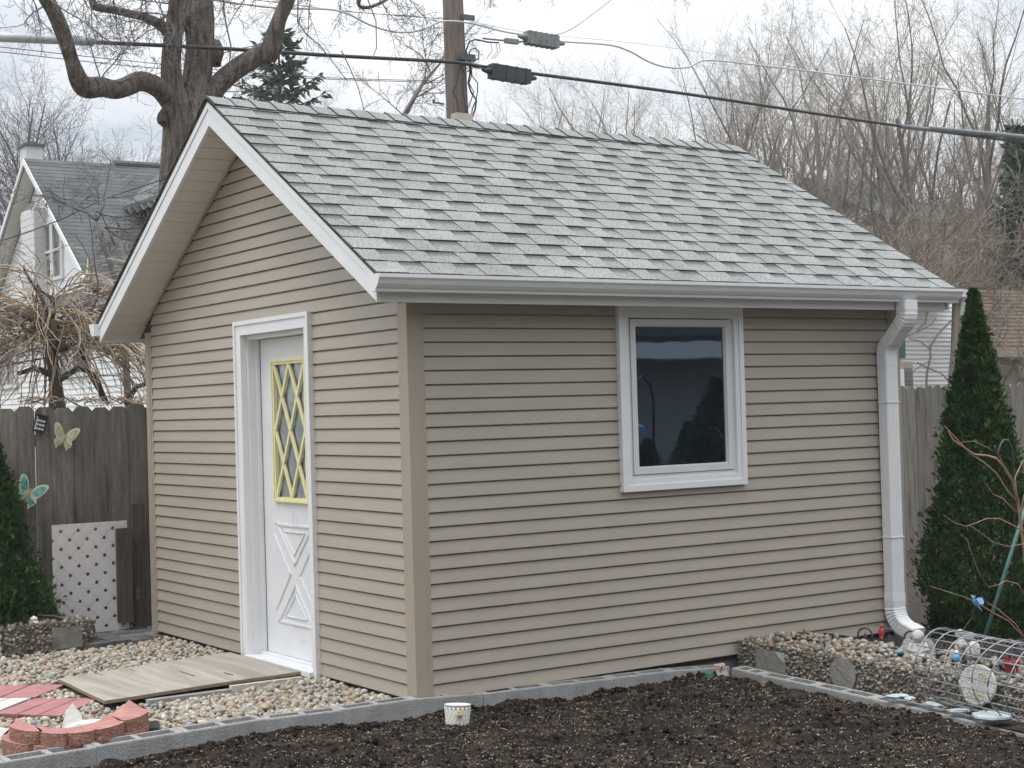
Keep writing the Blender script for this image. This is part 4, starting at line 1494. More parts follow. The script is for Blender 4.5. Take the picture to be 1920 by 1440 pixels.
# scalloped red edging stones, two stacked
def scallop(name, zt, ht, label, outer_px, inner_px, sh=(0, 0), zref=0.06):
    joints = [at(u, v, z=zref) + Vector((sh[0], sh[1], 0)) for u, v in outer_px]
    inn = [at(u, v, z=zref) + Vector((sh[0], sh[1], 0)) for u, v in inner_px]
    cx = sum(p.x for p in inn) / len(inn)
    cy = sum(p.y for p in inn) / len(inn) + 0.15
    outer, inner = [], []
    n = len(joints) - 1

    def along(P, t):
        f = t * (len(P) - 1)
        i = min(int(f), len(P) - 2)
        p0, p1, p2, p3_ = P[max(i - 1, 0)], P[i], P[i + 1], P[min(i + 2, len(P) - 1)]
        s = f - i
        return 0.5 * ((2 * p1) + (p2 - p0) * s + (2 * p0 - 5 * p1 + 4 * p2 - p3_) * s * s + (3 * p1 - p0 - 3 * p2 + p3_) * s ** 3)
    nrm_ = []
    for k in range(n):
        d = joints[k + 1] - joints[k]
        nrm_.append(Vector((d.y, -d.x, 0)).normalized())
    for k in range(n):
        a, b = joints[k], joints[k + 1]
        ln_ = (b - a).length
        for t in (0.0, 0.04, 0.1, 0.22, 0.36, 0.5, 0.64, 0.78, 0.9, 0.96, 1.0):
            if t == 1.0 and k < n - 1:
                continue
            if t == 0.0 and k > 0:
                p = a - (nrm_[k] + nrm_[k - 1]).normalized() * ln_ * 0.06
            else:
                p = a.lerp(b, t) + nrm_[k] * ln_ * 0.19 * math.sin(math.pi * t) ** 0.45
            outer.append((p.x, p.y))
            q_ = along(inn, (k + t) / n)
            inner.append((q_.x, q_.y))
    m_ = MB()
    N_ = len(outer)
    jig = lambda i, z: 0.004 * noise.noise(Vector((i * 0.8, z * 60, cx)))
    V_ = [(p[0], p[1], zt) for p in outer] + [(p[0], p[1], zt) for p in inner]
    m_.add(V_, [(i, i + 1, N_ + i + 1, N_ + i) for i in range(N_ - 1)])
    m_.add([(p[0], p[1], zt - ht) for p in outer] + [(p[0], p[1], zt - ht) for p in inner], [(i + 1, i, N_ + i, N_ + i + 1) for i in range(N_ - 1)])
    m_.cur = 1
    lay = 4
    vs_ = []
    for l in range(lay + 1):
        z = zt - ht * l / lay
        for i, p in enumerate(outer):
            k_ = 1 + (jig(i, z) if 0 < l < lay else (-0.004 if l == 0 else 0))
            vs_.append((cx + (p[0] - cx) * k_, cy + (p[1] - cy) * k_, z))
    m_.add(vs_, [(l * N_ + i, (l + 1) * N_ + i, (l + 1) * N_ + i + 1, l * N_ + i + 1) for l in range(lay) for i in range(N_ - 1)])
    m_.add([(p[0], p[1], zt) for p in inner] + [(p[0], p[1], zt - ht) for p in inner], [(i, i + 1, N_ + i + 1, N_ + i) for i in range(N_ - 1)])
    for i in (0, N_ - 1):
        m_.add([(*outer[i], zt), (*inner[i], zt), (*inner[i], zt - ht), (*outer[i], zt - ht)], [(0, 1, 2, 3) if i == 0 else (3, 2, 1, 0)])
    o = m_.build(name, [MT['red_block'], MT['red_face']], origin=(cx, cy, zt - ht))
    tag(o, label, 'edging stone', 'stacked red edging stones')


OUT_ = [(24, 1356), (77, 1371), (127, 1375), (178, 1368), (229, 1351), (270, 1329)]
INN_ = [(30, 1346), (52, 1356), (84, 1363), (117, 1365), (150, 1361), (183, 1352), (222, 1330), (242, 1312)]
scallop('edging_stone', 0.06, 0.062, 'upper red scalloped concrete edging stone of the curved stack by the block border', OUT_, INN_)
scallop('edging_stone', -0.004, 0.07, 'lower red scalloped edging stone, under the other in the curved stack', [(14, 1352), (64, 1372), (118, 1376), (172, 1370), (226, 1354), (274, 1333)], [(22, 1340), (52, 1356), (84, 1363), (117, 1365), (150, 1361), (183, 1352), (222, 1334), (252, 1314)], (0.0, 0.012))

# broken stone lying in the ring
bs = MB()
c0 = at(160, 1352, z=0.03)
bs.ball((c0.x, c0.y, -0.02), (0.15, 0.1, 0.05), Matrix.Rotation(0.4, 3, 'Z'), 2, 0.35, 3)
c1 = at(128, 1352, z=0.0)
bs.add([(c1.x - 0.05, c1.y - 0.06, -0.06), (c1.x + 0.05, c1.y - 0.1, -0.06), (c1.x + 0.06, c1.y - 0.03, 0.02), (c1.x + 0.03, c1.y + 0.02, 0.085), (c1.x - 0.01, c1.y + 0.0, 0.04),
        (c1.x - 0.03, c1.y + 0.03, -0.06), (c1.x + 0.07, c1.y - 0.0, -0.06), (c1.x + 0.08, c1.y + 0.02, 0.02), (c1.x + 0.04, c1.y + 0.05, 0.08), (c1.x + 0.0, c1.y + 0.05, 0.035)],
       [(0, 1, 2, 4), (4, 2, 3), (5, 9, 7, 6), (9, 8, 7), (0, 4, 9, 5), (4, 3, 8, 9), (3, 2, 7, 8), (2, 1, 6, 7)])
tag(bs.build('broken_stone', MT['grey_paver'], origin=(c0.x, c0.y, -0.1)), 'broken pale grey stone lying inside the red scalloped ring', 'stone')

# dark block partly covered by the ring
db = MB()
q = at(285, 1362, z=-0.02)
T = Matrix.Translation((q.x - 0.02, q.y + 0.12, -0.1)) @ Matrix.Rotation(-0.35, 4, 'Z')
db.box(-0.16, 0.1, -0.12, 0.1, 0.0, 0.065, T)
db.box(-0.15, 0.09, -0.11, 0.09, 0.0651, 0.072, T)
tag(db.build('drain_block', [MT['black_plastic']], origin=(q.x, q.y + 0.1, -0.1)), 'black plastic box behind the block border beside the red ring', 'box')
ds_ = MB()
q = at(12, 1372, z=-0.06)
ds_.ball((q.x - 0.06, q.y + 0.02, -0.09), (0.14, 0.1, 0.05), None, 2, 0.3, 9)
tag(ds_.build('grey_rock', MT['grey_paver'], origin=(q.x, q.y, -0.1)), 'grey rock at the open left end of the red scalloped ring', 'rock')

# hollow concrete blocks
def block(center, yaw, length, zt, wd=0.104, ht=0.19, tilt=0.0):
    o = MB()
    w2, l2 = wd / 2, length / 2
    web, shell = 0.03, 0.018
    cells = [(-l2 + web, -web / 2), (web / 2, l2 - web)]
    T = Matrix.Translation((center[0], center[1], zt)) @ Matrix.Rotation(yaw, 4, 'Z') @ Matrix.Rotation(tilt, 4, 'Y')
    dep = 0.07
    X = [-l2, cells[0][0], cells[0][1], cells[1][0], cells[1][1], l2]
    Y = [-w2, -w2 + shell, w2 - shell, w2]
    P = lambda x, y, z: T @ Vector((x, y, z))
    for i in range(5):
        for j in range(3):
            hole = j == 1 and i in (1, 3)
            z = -dep if hole else 0
            o.add([P(X[i], Y[j], z), P(X[i + 1], Y[j], z), P(X[i + 1], Y[j + 1], z), P(X[i], Y[j + 1], z)], [(0, 1, 2, 3)])
            if hole:
                c4 = [(X[i], Y[j]), (X[i + 1], Y[j]), (X[i + 1], Y[j + 1]), (X[i], Y[j + 1])]
                for k in range(4):
                    a, b = c4[k], c4[(k + 1) % 4]
                    o.add([P(*a, 0), P(*b, 0), P(*b, -dep), P(*a, -dep)], [(0, 1, 2, 3)])
    e = 0.003
    ring0 = [P(-l2, -w2, 0), P(l2, -w2, 0), P(l2, w2, 0), P(-l2, w2, 0)]
    ring1 = [P(-l2 - e, -w2 - e, -0.006), P(l2 + e, -w2 - e, -0.006), P(l2 + e, w2 + e, -0.006), P(-l2 - e, w2 + e, -0.006)]
    ring2 = [P(-l2 - e, -w2 - e, -ht), P(l2 + e, -w2 - e, -ht), P(l2 + e, w2 + e, -ht), P(-l2 - e, w2 + e, -ht)]
    o.add(ring0 + ring1 + ring2, [(i, 4 + i, 4 + (i + 1) % 4, (i + 1) % 4) for i in range(4)] + [(4 + i, 8 + i, 8 + (i + 1) % 4, 4 + (i + 1) % 4) for i in range(4)])
    return o, T, cells


# front-top edge joints of the left row, as seen in the photo, on the lines y = const
LJ = [(-165, 1462, 0.0), (10, 1428, 0.02), (180, 1400, 0.025), (345, 1373, 0.025), (497, 1348, 0.02), (640, 1331, -0.075), (778, 1311, -0.095), (907, 1300, -0.07), (1030, 1285, -0.12), (1150, 1271, -0.13), (1262, 1257, -0.142), (1368, 1249, -0.16)]
names_l = ['grey hollow block at the far left end of the border, cut by the photo edge', 'grey hollow block in front of the lower red scallop, pebbles in its cell',
           'grey hollow block directly in front of the red scalloped ring', 'grey hollow block beside the black plastic box, two open cells',
           'grey hollow block in front of the gravel left of the shed corner', 'grey hollow block touching the beige shed corner post',
           'grey hollow block right behind the white lattice pot', 'grey hollow block just right of the white pot along the shed wall', 'hollow block below the middle of the siding holding white pebbles',
           'grey hollow block below the left side of the window', 'grey hollow block next to the border corner under the window']
fillers = []
for k in range(len(LJ) - 1):
    a = at(LJ[k][0], LJ[k][1], y=LJ[k][2])
    b = at(LJ[k + 1][0], LJ[k + 1][1], y=LJ[k + 1][2])
    d = b - a
    ln = math.hypot(d.x, d.y) - 0.007
    yaw = math.atan2(d.y, d.x)
    nrm = Vector((-math.sin(yaw), math.cos(yaw), 0))
    c = (a + b) / 2 + nrm * 0.054
    o, T, cells = block(c + nrm * (0.013 if k < 4 else 0), yaw, ln, (a.z + b.z) / 2 + random.uniform(-0.003, 0.003), wd=0.13 if k < 4 else 0.104, tilt=-math.atan2(d.z, ln))
    tag(o.build('concrete_block', MT['concrete'], origin=(c.x, c.y, c.z - 0.19)), names_l[k], 'concrete block', 'concrete blocks edging the soil bed')
    fillers.append((T, cells))
RJ = [(1372, 1252), (1420, 1264), (1521, 1285), (1630, 1309), (1740, 1333), (1850, 1360), (1975, 1390)]
names_r = ['short grey block at the border corner behind the paper tag', 'grey hollow block in front of the square concrete plaque', 'grey hollow block in front of the round cracked plaque',
           'grey block with flat pale blue shells, below the wire roll end', 'grey block carrying pale blue pieces under the wire roll', 'grey hollow block at the right photo edge with a round blue plate']
for k in range(len(RJ) - 1):
    a = at(*RJ[k], x=2.0)
    b = at(*RJ[k + 1], x=2.0)
    d = b - a
    ln = math.hypot(d.x, d.y) - 0.006
    yaw = math.atan2(d.y, d.x)
    nrm = Vector((-math.sin(yaw), math.cos(yaw), 0))
    c = (a + b) / 2 + nrm * 0.054
    o, T, cells = block(c, yaw, ln, (a.z + b.z) / 2, tilt=-math.atan2(d.z, ln))
    tag(o.build('concrete_block', MT['concrete'], origin=(c.x, c.y, c.z - 0.19)), names_r[k], 'concrete block', 'concrete blocks edging the soil bed')
    if k:
        fillers.append((T, cells))
pts, sizes = [], []
for T, cells in fillers:
    for (xa, xb) in cells:
        n_ = random.choice((2, 6, 14, 20))
        for _ in range(n_):
            p = T @ Vector((random.uniform(xa + 0.012, xb - 0.012), random.uniform(-0.02, 0.02), -0.058 + random.uniform(0, 0.025 if n_ < 10 else 0.04)))
            pts.append(tuple(p))
            sizes.append(random.uniform(0.008, 0.015))
V, Fc = stones(pts, sizes, rng, 1)
kind(soup('cell_pebbles', MT['pebble'], V, Fc), 'stuff')

# pebble-faced planter blocks
def pebble_face(p0, ux, uy, nrm, lx, ly, n, smin, smax, skip=None, rn=random):
    pts_, sz_ = [], []
    tries = 0
    while len(pts_) < n and tries < n * 6:
        tries += 1
        a, b = rn.uniform(0, lx), rn.uniform(0, ly)
        if skip and skip(a, b):
            continue
        r = rn.uniform(smin, smax)
        pts_.append(tuple(Vector(p0) + Vector(ux) * a + Vector(uy) * b + Vector(nrm) * r * 0.25))
        sz_.append(r)
    return pts_, sz_


def planter(name, label, x0, x1, y0, y1, z0, z1, face, plaque, n_face, n_top, size, end=None, extra=None):
    """face: 'x-' block seen along -X side, 'y-' along -Y side"""
    t = thing(name, label, 'planter block', ((x0 + x1) / 2, (y0 + y1) / 2, z0), 'pebble faced blocks')
    b = MB()
    b.box(x0, x1, y0, y1, z0, z1)
    b.build('block', MT['mortar'], t)
    H = z1 - z0
    P, S = [], []
    if face == 'x-':
        org, ux, nrm, ln = (x0, y1, z0), (0, -1, 0), (-1, 0, 0), y1 - y0
    else:
        org, ux, nrm, ln = (x0, y0, z0), (1, 0, 0), (0, -1, 0), x1 - x0
    sk = None
    if plaque and plaque[0] == 'square':
        sk = lambda a, b_: plaque[1] < a < plaque[2] and plaque[3] < b_ < plaque[4]
    if plaque and plaque[0] == 'round':
        sk = lambda a, b_: (a - plaque[1]) ** 2 + (b_ - plaque[2]) ** 2 < plaque[3] ** 2
    p_, s_ = pebble_face(org, ux, (0, 0, 1), nrm, ln, H, n_face, *size, skip=sk)
    P += p_
    S += s_
    p_, s_ = pebble_face((x0, y0, z1), (1, 0, 0), (0, 1, 0), (0, 0, 1), x1 - x0, y1 - y0, n_top, size[0] * 1.1, size[1] * 1.35)
    P += p_
    S += s_
    if end:
        p_, s_ = pebble_face((x0, y1, z0) if face == 'x-' else (x1, y0, z0), (1, 0, 0) if face == 'x-' else (0, 1, 0), (0, 0, 1), (0, 1, 0) if face == 'x-' else (1, 0, 0),
                             (x1 - x0) if face == 'x-' else (y1 - y0), H, end, *size)
        P += p_
        S += s_
    V_, F_ = stones(P, S, rng, 1, (0.7, 1.0), 0.8)
    o = soup('pebble_facing', MT['pebble_dark'] if extra != 'light' else MT['pebble'], V_, F_, t)
    if plaque:
        q = MB()
        O, U, Nn = Vector(org), Vector(ux), Vector(nrm)
        if plaque[0] == 'square':
            a0_, a1_, b0__, b1__ = plaque[1:5]
            q.prism([O + U * a0_ + Vector((0, 0, b0__)) + Nn * 0.0, O + U * a1_ + Vector((0, 0, b0__)), O + U * a1_ + Vector((0, 0, b1__)), O + U * a0_ + Vector((0, 0, b1__))], Nn * 0.012)
        else:
            q.prism([O + U * (plaque[1] + plaque[3] * math.cos(a) * (1 + 0.04 * math.sin(3 * a))) + Vector((0, 0, plaque[2] + plaque[3] * math.sin(a))) for a in np.linspace(0, 6.283, 22)[:-1]], Nn * 0.012)
        q.build('plaque', MT['plaque'], t)
        if plaque[0] == 'round' and len(plaque) > 4:
            cr = MB()
            cxy = [(-0.06, 0.045), (-0.035, 0.02), (-0.02, 0.024), (0.0, -0.005), (0.018, -0.012), (0.03, -0.035), (0.05, -0.03), (0.075, -0.045)]
            pp_ = [O + U * (plaque[1] + a) + Vector((0, 0, plaque[2] + b_)) + Nn * 0.0125 for a, b_ in cxy]
            cr.tube(pp_, 0.0012, 4)
            cr.build('crack', MT['dark'], t)
    return t


AX0, AX1 = 2.235, 2.43
yj = [-0.04]
for u, v in ((1511, 1252), (1633, 1272), (1765, 1295), (1900, 1325), (2030, 1350)):
    yj.append(at(u, v, x=AX0).y)
zb_, zt_ = -0.13, 0.085
labs = ['pebble faced block with a square grey plaque and a chipped pale blue corner tile', 'pebble faced block with a round cracked concrete plaque', 'pebble faced block without plaque, just left of the wire roll',
        'pebble faced block seen through the wire roll behind the round flowered stone', 'pebble faced block farthest right, behind the wire roll']
for k in range(5):
    ln = yj[k] - yj[k + 1]
    plq = None
    if k == 0:
        plq = ('square', ln * 0.28, ln * 0.72, 0.06, 0.185)
    if k == 1:
        plq = ('round', ln * 0.6, 0.115, 0.098, 1)
    t = planter('planter_block', labs[k], AX0, AX1, yj[k + 1] + 0.006, yj[k], zb_, zt_ - 0.004 * k, 'x-', plq, 330, 130, (0.008, 0.0145), end=90 if k == 0 else None)
    if k == 0:
        q = MB()
        a_ = ln * 0.72
        q.prism([(AX0 - 0.0135, yj[0] - a_, zb_ + 0.185), (AX0 - 0.0135, yj[0] - a_ + 0.075, zb_ + 0.185), (AX0 - 0.0135, yj[0] - a_ + 0.055, zb_ + 0.16), (AX0 - 0.0135, yj[0] - a_, zb_ + 0.125)], (-0.004, 0, 0))
        q.build('corner_tile', MT['pale_blue'], t)
# pebbles heaped on and behind the planters
P, S = [], []
for _ in range(900):
    y = random.uniform(-2.9, -0.1)
    x_ = random.uniform(2.26, 2.95)
    r = random.choice((0.01, 0.014, 0.018, 0.024))
    P.append((x_, y, 0.085 - 0.004 * abs(y) + 0.018 * max(0, 1 - abs(x_ - 2.5) / 0.4) + random.uniform(-0.01, 0.012) - (0.12 * max(0, x_ - 2.7) / 0.25)))
    S.append(r)
V, Fc = stones(P, S, rng, 2, (0.6, 0.95))
kind(soup('planter_pebbles', MT['pebble_mute'], V, Fc), 'stuff')
pb = MB()
pb.box(2.435, 2.95, -3.0, -0.05, -0.12, 0.06)
kind(pb.build('planter_soil', MT['soil']), 'structure')
# dead leaves under the shrubs
P, Fs = [], []
for _ in range(900):
    x_, y = random.uniform(2.8, 5.5), random.uniform(-2.2, 0.4)
    if x_ < 3.75 and y > -0.05:
        continue
    s_ = random.uniform(0.012, 0.03)
    a, b_ = random.uniform(0, 6.28), random.uniform(-0.8, 0.8)
    c = Vector((x_, y, -0.085 + 0.03 * noise.noise(Vector((x_ * 2, y * 2, 0))) + random.uniform(0.0, 0.02)))
    d1 = Vector((math.cos(a), math.sin(a), b_)) * s_
    d2 = Vector((-math.sin(a), math.cos(a), random.uniform(-0.8, 0.8))) * s_ * 0.55
    k = len(P)
    P += [tuple(c - d1), tuple(c + d2), tuple(c + d1), tuple(c - d2)]
    Fs.append((k, k + 1, k + 2, k + 3))
MT['deadleaf'] = ramp_mat('dead_leaf', [(0.1, 0.06, 0.035), (0.16, 0.09, 0.045), (0.06, 0.04, 0.025), (0.2, 0.12, 0.06), (0.03, 0.022, 0.016)], rough=0.8)
kind(soup('dead_leaves', MT['deadleaf'], P, Fs, smooth=False), 'stuff')

# left planter in front of the arborvitae
tl = planter('planter_block', 'pebble faced block by the left arborvitae with a plain grey plaque at its right part', -1.75, -0.49, 3.66, 3.86, -0.1, 0.13, 'y-', ('square', 0.955, 1.17, 0.05, 0.2), 800, 260, (0.009, 0.017), end=90)
q = MB()
for k, (xx, zz) in enumerate(((-1.16, 0.075), (-1.165, 0.035), (-1.158, -0.005), (-1.16, -0.045))):
    q.ball((xx, 3.648, zz), (0.022, 0.018, 0.02), None, 2, 0.15, k)
q.build('pebble_facing', MT['statue'], tl)
# dry fronds / driftwood on the planter
dw_ = MB()
for k in range(5):
    a = at(70 + 4 * k, 1153 + k, y=3.78)
    b_ = at(138 - 3 * k, 1166 + random.uniform(-3, 3), y=3.72 + 0.02 * k)
    dw_.tube([a, a.lerp(b_, 0.5) + Vector((0, 0, 0.012)), b_], [0.005, 0.011, 0.003], 5)
tag(dw_.build('driftwood', MT['wood_dark'], origin=tuple(at(105, 1165, y=3.75))), 'dark curled bark piece resting on the left planter block', 'bark')
# little white owl-like ornament
fo = at(64, 1181, y=3.72)
fg = thing('figurine', 'small white jar shaped figurine standing on the left planter block', 'figurine', (fo.x, fo.y, fo.z))
q = MB()
q.lathe([(0.0, 0), (0.022, 0.0), (0.033, 0.02), (0.035, 0.045), (0.029, 0.062), (0.02, 0.068)], fo, 18)
q.build('body', MT['glaze'], fg, smooth=True)
q = MB()
q.lathe([(0.0, 0.0665), (0.026, 0.068), (0.027, 0.08), (0.018, 0.09), (0.006, 0.094), (0.0, 0.101)], fo, 18)
q.build('head', MT['glaze'], fg, smooth=True)

# white pot with raised lattice and a snail
pc = at(857, 1363, z=-0.06)
pt = thing('flower_pot', 'small white pot with raised lattice pattern set in the dark soil', 'pot', (pc.x, pc.y, -0.115))
Tt = Matrix.Rotation(0.1, 4, 'Y') @ Matrix.Rotation(-0.07, 4, 'X') @ Matrix.Diagonal((1.02, 1.02, 1.22, 1.0))
q = MB()
q.lathe([(0.0, -0.01), (0.048, -0.01), (0.054, 0.02), (0.063, 0.078), (0.064, 0.1), (0.0655, 0.1), (0.0658, 0.108), (0.06, 0.109), (0.0585, 0.095), (0.055, 0.05), (0.0, 0.045)], (pc.x, pc.y, -0.078), 40, Tt)
pot = q.build('pot_body', MT['glaze'], pt, smooth=True)
q = MB()
for sgn in (1, -1):
    for k in range(18):
        pts_ = []
        for j in range(9):
            z = 0.0 + 0.096 * j / 8
            r = 0.0515 + 0.0135 * (z / 0.1)
            a = 2 * math.pi * k / 18 + sgn * 1.15 * j / 8
            pts_.append(Tt @ Vector((r * math.cos(a), r * math.sin(a), z)) + Vector((pc.x, pc.y, -0.078)))
        q.tube(pts_, 0.0026, 5)
q.build('lattice_relief', MT['glaze'], pot, smooth=True)
q = MB()
sn = pc + (CAM_LOC - pc).normalized() * 0.066
cdir = Vector((CR.x, CR.y, 0)).normalized()
sp = Vector((sn.x, sn.y, -0.078 + 0.09)) + cdir * 0.016 + (Vector((CAM_LOC.x, CAM_LOC.y, 0)) - Vector((pc.x, pc.y, 0))).normalized() * 0.002
q.ball(sp, (0.014, 0.014, 0.016), None, 2)
q.ball(sp + Vector((0, 0, 0.013)) - cdir * 0.002, (0.010, 0.010, 0.009), None, 2)
q.ball(sp + Vector((0, 0, 0.02)) - cdir * 0.003, (0.005, 0.005, 0.005), None, 2)
q.tube([sp + Vector((0, 0, -0.004)), sp - cdir * 0.014 + Vector((0, 0, -0.006)), sp - cdir * 0.022 + Vector((0, 0, 0.004))], [0.007, 0.005, 0.003], 8)
tag(q.build('snail_ornament', MT['gold'], smooth=True, origin=tuple(sp)), 'ochre snail clinging to the white lattice pot', 'snail')

# green lid and tag at the border corner
q = MB()
gc_ = at(1328, 1268, y=-0.19)
q.lathe([(0.0, 0.0), (0.033, 0.0), (0.034, 0.034), (0.03, 0.036), (0.0, 0.036)], (gc_.x, gc_.y, gc_.z - 0.02), 24, Matrix.Rotation(0.2, 4, 'Y'))
tag(q.build('green_cup', MT['green_plastic'], smooth=False, origin=tuple(gc_)), 'small green plastic cup against the border corner', 'cup')
tp = [at(u, v, y=-0.215) for u, v in ((1339, 1246), (1358, 1243), (1367, 1268), (1347, 1272))]
tg = thing('plant_tag', 'white plant tag with orange butterfly print leaning on the border corner', 'plant tag', tuple(tp[3]))
q = MB()
q.prism(tp, (0.002, 0.006, 0.0))
q.build('card', MT['leafgold'], tg)
q = MB()
e1, e2 = (tp[1] - tp[0]), (tp[3] - tp[0])
o_ = tp[0] + Vector((-0.001, -0.004, 0))
for poly in (((0.05, 0.08), (0.45, 0.12), (0.5, 0.3), (0.3, 0.42), (0.1, 0.3)), ((0.55, 0.3), (0.62, 0.12), (1.0, 0.2), (0.95, 0.45), (0.75, 0.5))):
    q.prism([o_ + e1 * a + e2 * b_ for a, b_ in poly], (0, -0.001, 0))
q.build('butterfly_print', MT['orange'], tg)
q = MB()
q.bar(o_ + e1 * 0.6 + e2 * 0.2 + Vector((0, -0.002, 0)), o_ + e1 * 0.3 + e2 * 0.62 + Vector((0, -0.002, 0)), 0.006, 0.002)
q.build('butterfly_body_print', MT['dark'], tg)

# shells and pale blue pieces on the right blocks
def flat_piece(u, v, rx, ry, h, label, name, mat_, seed, cat):
    p = at(u, v, x=2.03)
    q = MB()
    q.ball((p.x, p.y, p.z + h * 0.6), (rx, ry, h), Matrix.Rotation(seed, 3, 'Z'), 3, 0.35, seed)
    return tag(q.build(name, mat_, smooth=True, origin=tuple(p)), label, cat, 'pale pieces laid on the blocks')


flat_piece(1683, 1308, 0.035, 0.06, 0.012, 'pale blue lumpy shell on the block below the wire roll end, leftmost of its row', 'shell', MT['pale_blue'], 1, 'shell')
flat_piece(1705, 1312, 0.025, 0.05, 0.01, 'pale blue shell touching the leftmost one on the blocks', 'shell', MT['pale_blue'], 2, 'shell')
flat_piece(1749, 1323, 0.03, 0.065, 0.01, 'flat pale blue shell in the middle of the row on the blocks', 'shell', MT['pale_blue'], 3, 'shell')
flat_piece(1797, 1334, 0.035, 0.06, 0.009, 'pale green-blue shell sunk in a block cell beside the round plate', 'shell', MT['pale_blue'], 4, 'shell')
p = at(1860, 1346, x=2.03)
q = MB()
q.lathe([(0, 0.0), (0.085, 0.0), (0.095, 0.008), (0.092, 0.018), (0.07, 0.02), (0.0, 0.026)], p, 28, None, lambda a, z: 1 + 0.05 * math.sin(7 * a))
tag(q.build('round_plate', MT['pale_blue'], smooth=False, origin=tuple(p)), 'round pale blue weathered plate lying on the block at the right edge', 'plate')

# looped wire edging behind the planter
def loop_edge(u, v, yy, label, ht=0.15, wd=0.09):
    p = at(u, v, y=yy)
    t = thing('loop_edging', label, 'edging', (p.x, p.y, p.z), 'arched metal edging pieces')
    dx = Vector((0.5, -0.866, 0))
    q = MB()
    pts_ = [p - dx * wd / 2]
    for k in range(13):
        a = math.pi - math.pi * k / 12
        pts_.append(p + dx * wd / 2 * math.cos(a) + Vector((0, 0, ht - wd / 2 + wd / 2 * math.sin(a))))
    pts_.append(p + dx * wd / 2)
    q.tube(pts_, 0.0068, 6)
    q.build('arch', MT['iron'], t, smooth=True)
    q = MB()
    q.tube([p, p + Vector((0, 0, ht * 0.45))], 0.004, 5)
    c = p + Vector((0, 0, ht * 0.45))
    q.prism([c - dx * 0.022, c + dx * 0.022, c + Vector((0, 0, 0.055))], Vector((0.866, 0.5, 0)) * 0.006)
    q.build('spear', MT['iron'], t)


for u, v, yy, lab in ((1623, 1222, -0.19, 'arched dark metal edging piece nearest the shed wall, holding a spear point'), (1668, 1224, -0.25, 'arched metal edging piece beside the red bird, second from the shed wall'),
                      (1710, 1228, -0.38, 'arched metal edging piece directly behind the stone angel'), (1757, 1232, -0.55, 'arched metal edging piece just right of the stone angel'),
                      (1860, 1245, -1.0, 'arched metal edging piece behind the wire roll top'), (1908, 1250, -1.15, 'arched metal edging piece farthest right, behind the wire roll')):
    loop_edge(u, v, yy, lab)

# small ornaments
def bird(name, label, p, heading, s, mb, mw, mk, pitch=0.2, spread=0.0, cat='bird ornament'):
    t = thing(name, label, cat, tuple(p))
    Rz = Matrix.Rotation(heading, 3, 'Z') @ Matrix.Rotation(-pitch, 3, 'Y')
    q = MB()
    prof = [(-0.62, 0.09, 0.03), (-0.4, 0.16, 0.1), (-0.15, 0.25, 0.23), (0.1, 0.28, 0.27), (0.32, 0.2, 0.2), (0.42, 0.15, 0.16)]
    ringn = 10
    vs_ = []
    for (x_, a, b_) in prof:
        for k in range(ringn):
            an = 2 * math.pi * k / ringn
            vs_.append(p + Rz @ (Vector((x_, a * math.cos(an) * 0.85, b_ * math.sin(an) + 0.05 * x_)) * s))
    q.add(vs_, [(i * ringn + k, i * ringn + (k + 1) % ringn, (i + 1) * ringn + (k + 1) % ringn, (i + 1) * ringn + k) for i in range(len(prof) - 1) for k in range(ringn)] + [tuple(range(ringn - 1, -1, -1)), tuple(range(5 * ringn, 6 * ringn))])
    q.ball(p + Rz @ (Vector((0.5, 0, 0.16)) * s), 0.2 * s, None, 2)
    # tail
    q.prism([p + Rz @ (Vector(c) * s) for c in ((-0.55, -0.08, 0.0), (-0.55, 0.08, 0.0), (-1.0, 0.13, -0.06), (-1.0, -0.13, -0.06))], Rz @ (Vector((0, 0, 0.04)) * s))
    q.build('body', mb, t, smooth=True)
    q = MB()
    q.lathe([(0.06 * s, 0), (0.03 * s, 0.12 * s), (0, 0.24 * s)], p + Rz @ (Vector((0.66, 0, 0.17)) * s), 8, (Rz @ Matrix.Rotation(R_(90), 3, 'Y')).to_4x4())
    q.build('beak', mk, t)
    for sg_ in (1, -1):
        q = MB()
        if spread:
            pts_ = [(0.2, 0.22, 0.1), (-0.25, 0.24, 0.08), (-0.55, 0.62, 0.3), (-0.42, 0.95, 0.42), (-0.1, 1.1, 0.52), (0.15, 0.9, 0.44), (0.28, 0.55, 0.28)]
        else:
            pts_ = [(0.22, 0.25, 0.1), (0.1, 0.27, -0.1), (-0.4, 0.2, -0.08), (-0.75, 0.1, 0.02), (-0.3, 0.24, 0.14)]
        q.prism([p + Rz @ (Vector((a, b_ * sg_, c)) * s) for a, b_, c in pts_], Rz @ (Vector((0, 0.05 * sg_, 0.05)) * s))
        q.build('wing', mw, t)
    return t


bp = at(1829, 1130, y=-0.75)
bird('bluebird_ornament', 'blue plastic bird with spread wings on a thin stake before the arborvitae', bp, R_(118), 0.062, MT['blue'], MT['blue'], MT['yellow'], 0.9, 1)
q = MB()
q.tube([bp, bp + Vector((0.02, 0.05, -0.1)), at(1795, 1196, y=-0.72)], 0.0022, 5)
tag(q.build('stake', MT['iron'], origin=tuple(bp)), 'thin metal stake carrying the blue bird', 'stake')
cp_ = at(1653, 1184, y=-0.3)
bird('cardinal_ornament', 'dark red bird ornament perched under the downspout outlet', cp_, R_(40), 0.06, MT['red'], MT['red'], MT['gold'], 1.0)
cp_ = at(1621, 1216, x=2.55)
bird('teal_bird_figurine', 'small teal bird figurine sitting on the planter pebbles', cp_, R_(150), 0.055, MT['teal_blue'], MT['teal_blue'], MT['iron'], 0.1)
cp_ = at(1690, 1222, x=2.52)
q = MB()
